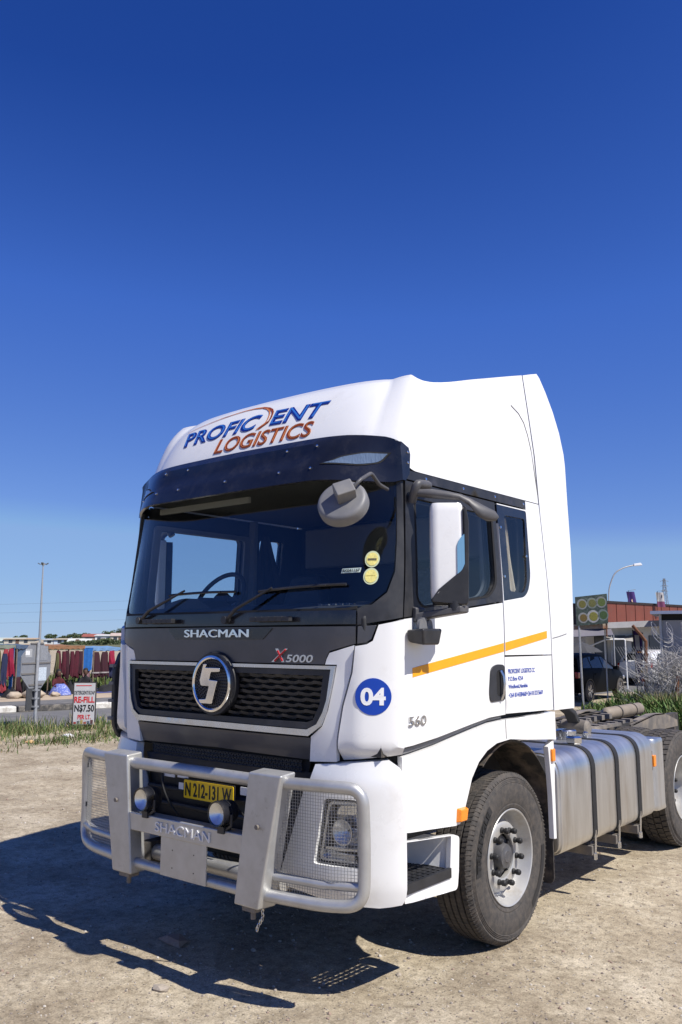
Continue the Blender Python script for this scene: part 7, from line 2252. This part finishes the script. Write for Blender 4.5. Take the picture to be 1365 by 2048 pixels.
# tables with goods, two traders
def table(d, r, w, cloth_m, label, goods):
    t = empty('market_table', tuple(from_cam(d, r)), rz=R(YAW))
    tag(t, label, 'market table', 'market tables behind the black car')
    Geo().box((-w / 2, -0.4, 0.72), (w / 2, 0.4, 0.77)).obj('table_top', WOOD, t)
    for x in (-w / 2 + .05, w / 2 - .05):
        for y in (-0.35, 0.35): Geo().box((x - .025, y - .025, 0), (x + .025, y + .025, 0.72)).obj('leg', WOOD, t)
    vs = []
    fs = []
    for i in range(21):
        x = -w / 2 - 0.02 + (w + 0.04) * i / 20
        y = -0.42 - 0.02 * math.sin(i * 1.3)
        vs += [(x, -0.41, 0.775), (x, y, 0.30)]
    fs = [(2 * i, 2 * i + 1, 2 * i + 3, 2 * i + 2) for i in range(20)]
    mk('table_cloth', vs, fs, cloth_m, t, ang=50)
    rg = random.Random(int(d * 10 + r))
    for k in range(goods):
        c = [(0.4, 0.1, 0.05), (0.5, 0.45, 0.35), (0.08, 0.09, 0.1), (0.45, 0.33, 0.08), (0.12, 0.2, 0.3)][k % 5]
        x = -w / 2 + 0.1 + (w - 0.2) * k / max(1, goods - 1)
        p = t.matrix_basis @ Vector((x, rg.uniform(-.2, .2), 0.77))
        h = rg.uniform(0.15, 0.4)
        b_ = Geo().prism(rnd([(-0.10, 0), (0.10, 0), (0.11, h), (-0.11, h)], 0.02), lambda a, b: (a, -0.09, b), lambda a, b: (a, 0.09, b)).obj('goods_bag', cloth_mat('bag_cloth_%d' % k, c), None, bevel=0.01)
        b_.location = p
        tag(b_, ['brick red', 'beige', 'black', 'mustard yellow', 'slate blue'][k % 5] + ' bag of goods standing on ' + label.split(',')[0], 'bag', 'goods on the market tables')
table(40, 12.8, 1.6, DRK, 'the market table with black cloth, right behind the car bonnet', 5)
table(41, 11.6, 1.0, cloth_mat('mustard_cloth', (0.62, 0.33, 0.02)), 'the market table with mustard yellow cloth, seen over the car roof', 4)
JS = [(0, 0, 0.92), (0, 0, 1.10), (0, 0, 1.34), (0, 0, 1.44), (0, 0, 1.50), (0, 0.19, 1.34), (0.05, 0.24, 1.08), (0.14, 0.20, 0.88), (0, -0.19, 1.34), (0.04, -0.25, 1.08), (0.12, -0.24, 0.86), (0, 0.09, 0.86), (0.02, 0.10, 0.48), (0, 0.10, 0.08), (0.12, 0.10, 0.04), (0, -0.09, 0.86), (0.02, -0.10, 0.48), (-0.02, -0.10, 0.08), (0.10, -0.10, 0.04)]
RS = [0.14, 0.13, 0.13, 0.055, 0.05, 0.06, 0.045, 0.03, 0.06, 0.045, 0.03, 0.085, 0.06, 0.045, 0.04, 0.085, 0.06, 0.045, 0.04]
for (d, r_, m, lb, rz) in [(39.5, 12.05, cloth_mat('red_shirt', (0.50, 0.015, 0.04)), 'person in a red shirt standing behind the car roof', 200), (42, 13.5, cloth_mat('pale_blue_shirt', (0.28, 0.42, 0.55)), 'person in pale blue clothes standing right of the market table', 250), (38, 13.05, cloth_mat('orange_red_shirt', (0.6, 0.06, 0.02)), 'person in orange-red clothes standing beyond the car bonnet', 160)]:
    p = from_cam(d, r_)
    pp = person((p.x, p.y, 0), R(rz), JS, E_, RS, m, lb)
    head(pp, (0.01, 0, 1.60), HAIR)
wb = empty('white_building', tuple(from_cam(50, 16.8)), rz=R(YAW))
tag(wb, 'low white building with dark doorway behind the market', 'building')
Geo().box((-3.2, 0, 0), (3.5, 4, 2.55)).obj('wall', mat('white_render', (0.66, 0.64, 0.58), 0.85, var=(1, 0.08)), wb)
Geo().box((-3.4, -0.3, 2.55), (3.7, 4.2, 2.72)).obj('roof', GALV, wb)
for x in (-2.4, -0.2, 1.6):
    Geo().box((x, -0.03, 0.0), (x + 1.0, 0.02, 1.95)).obj('doorway', DARK, wb)
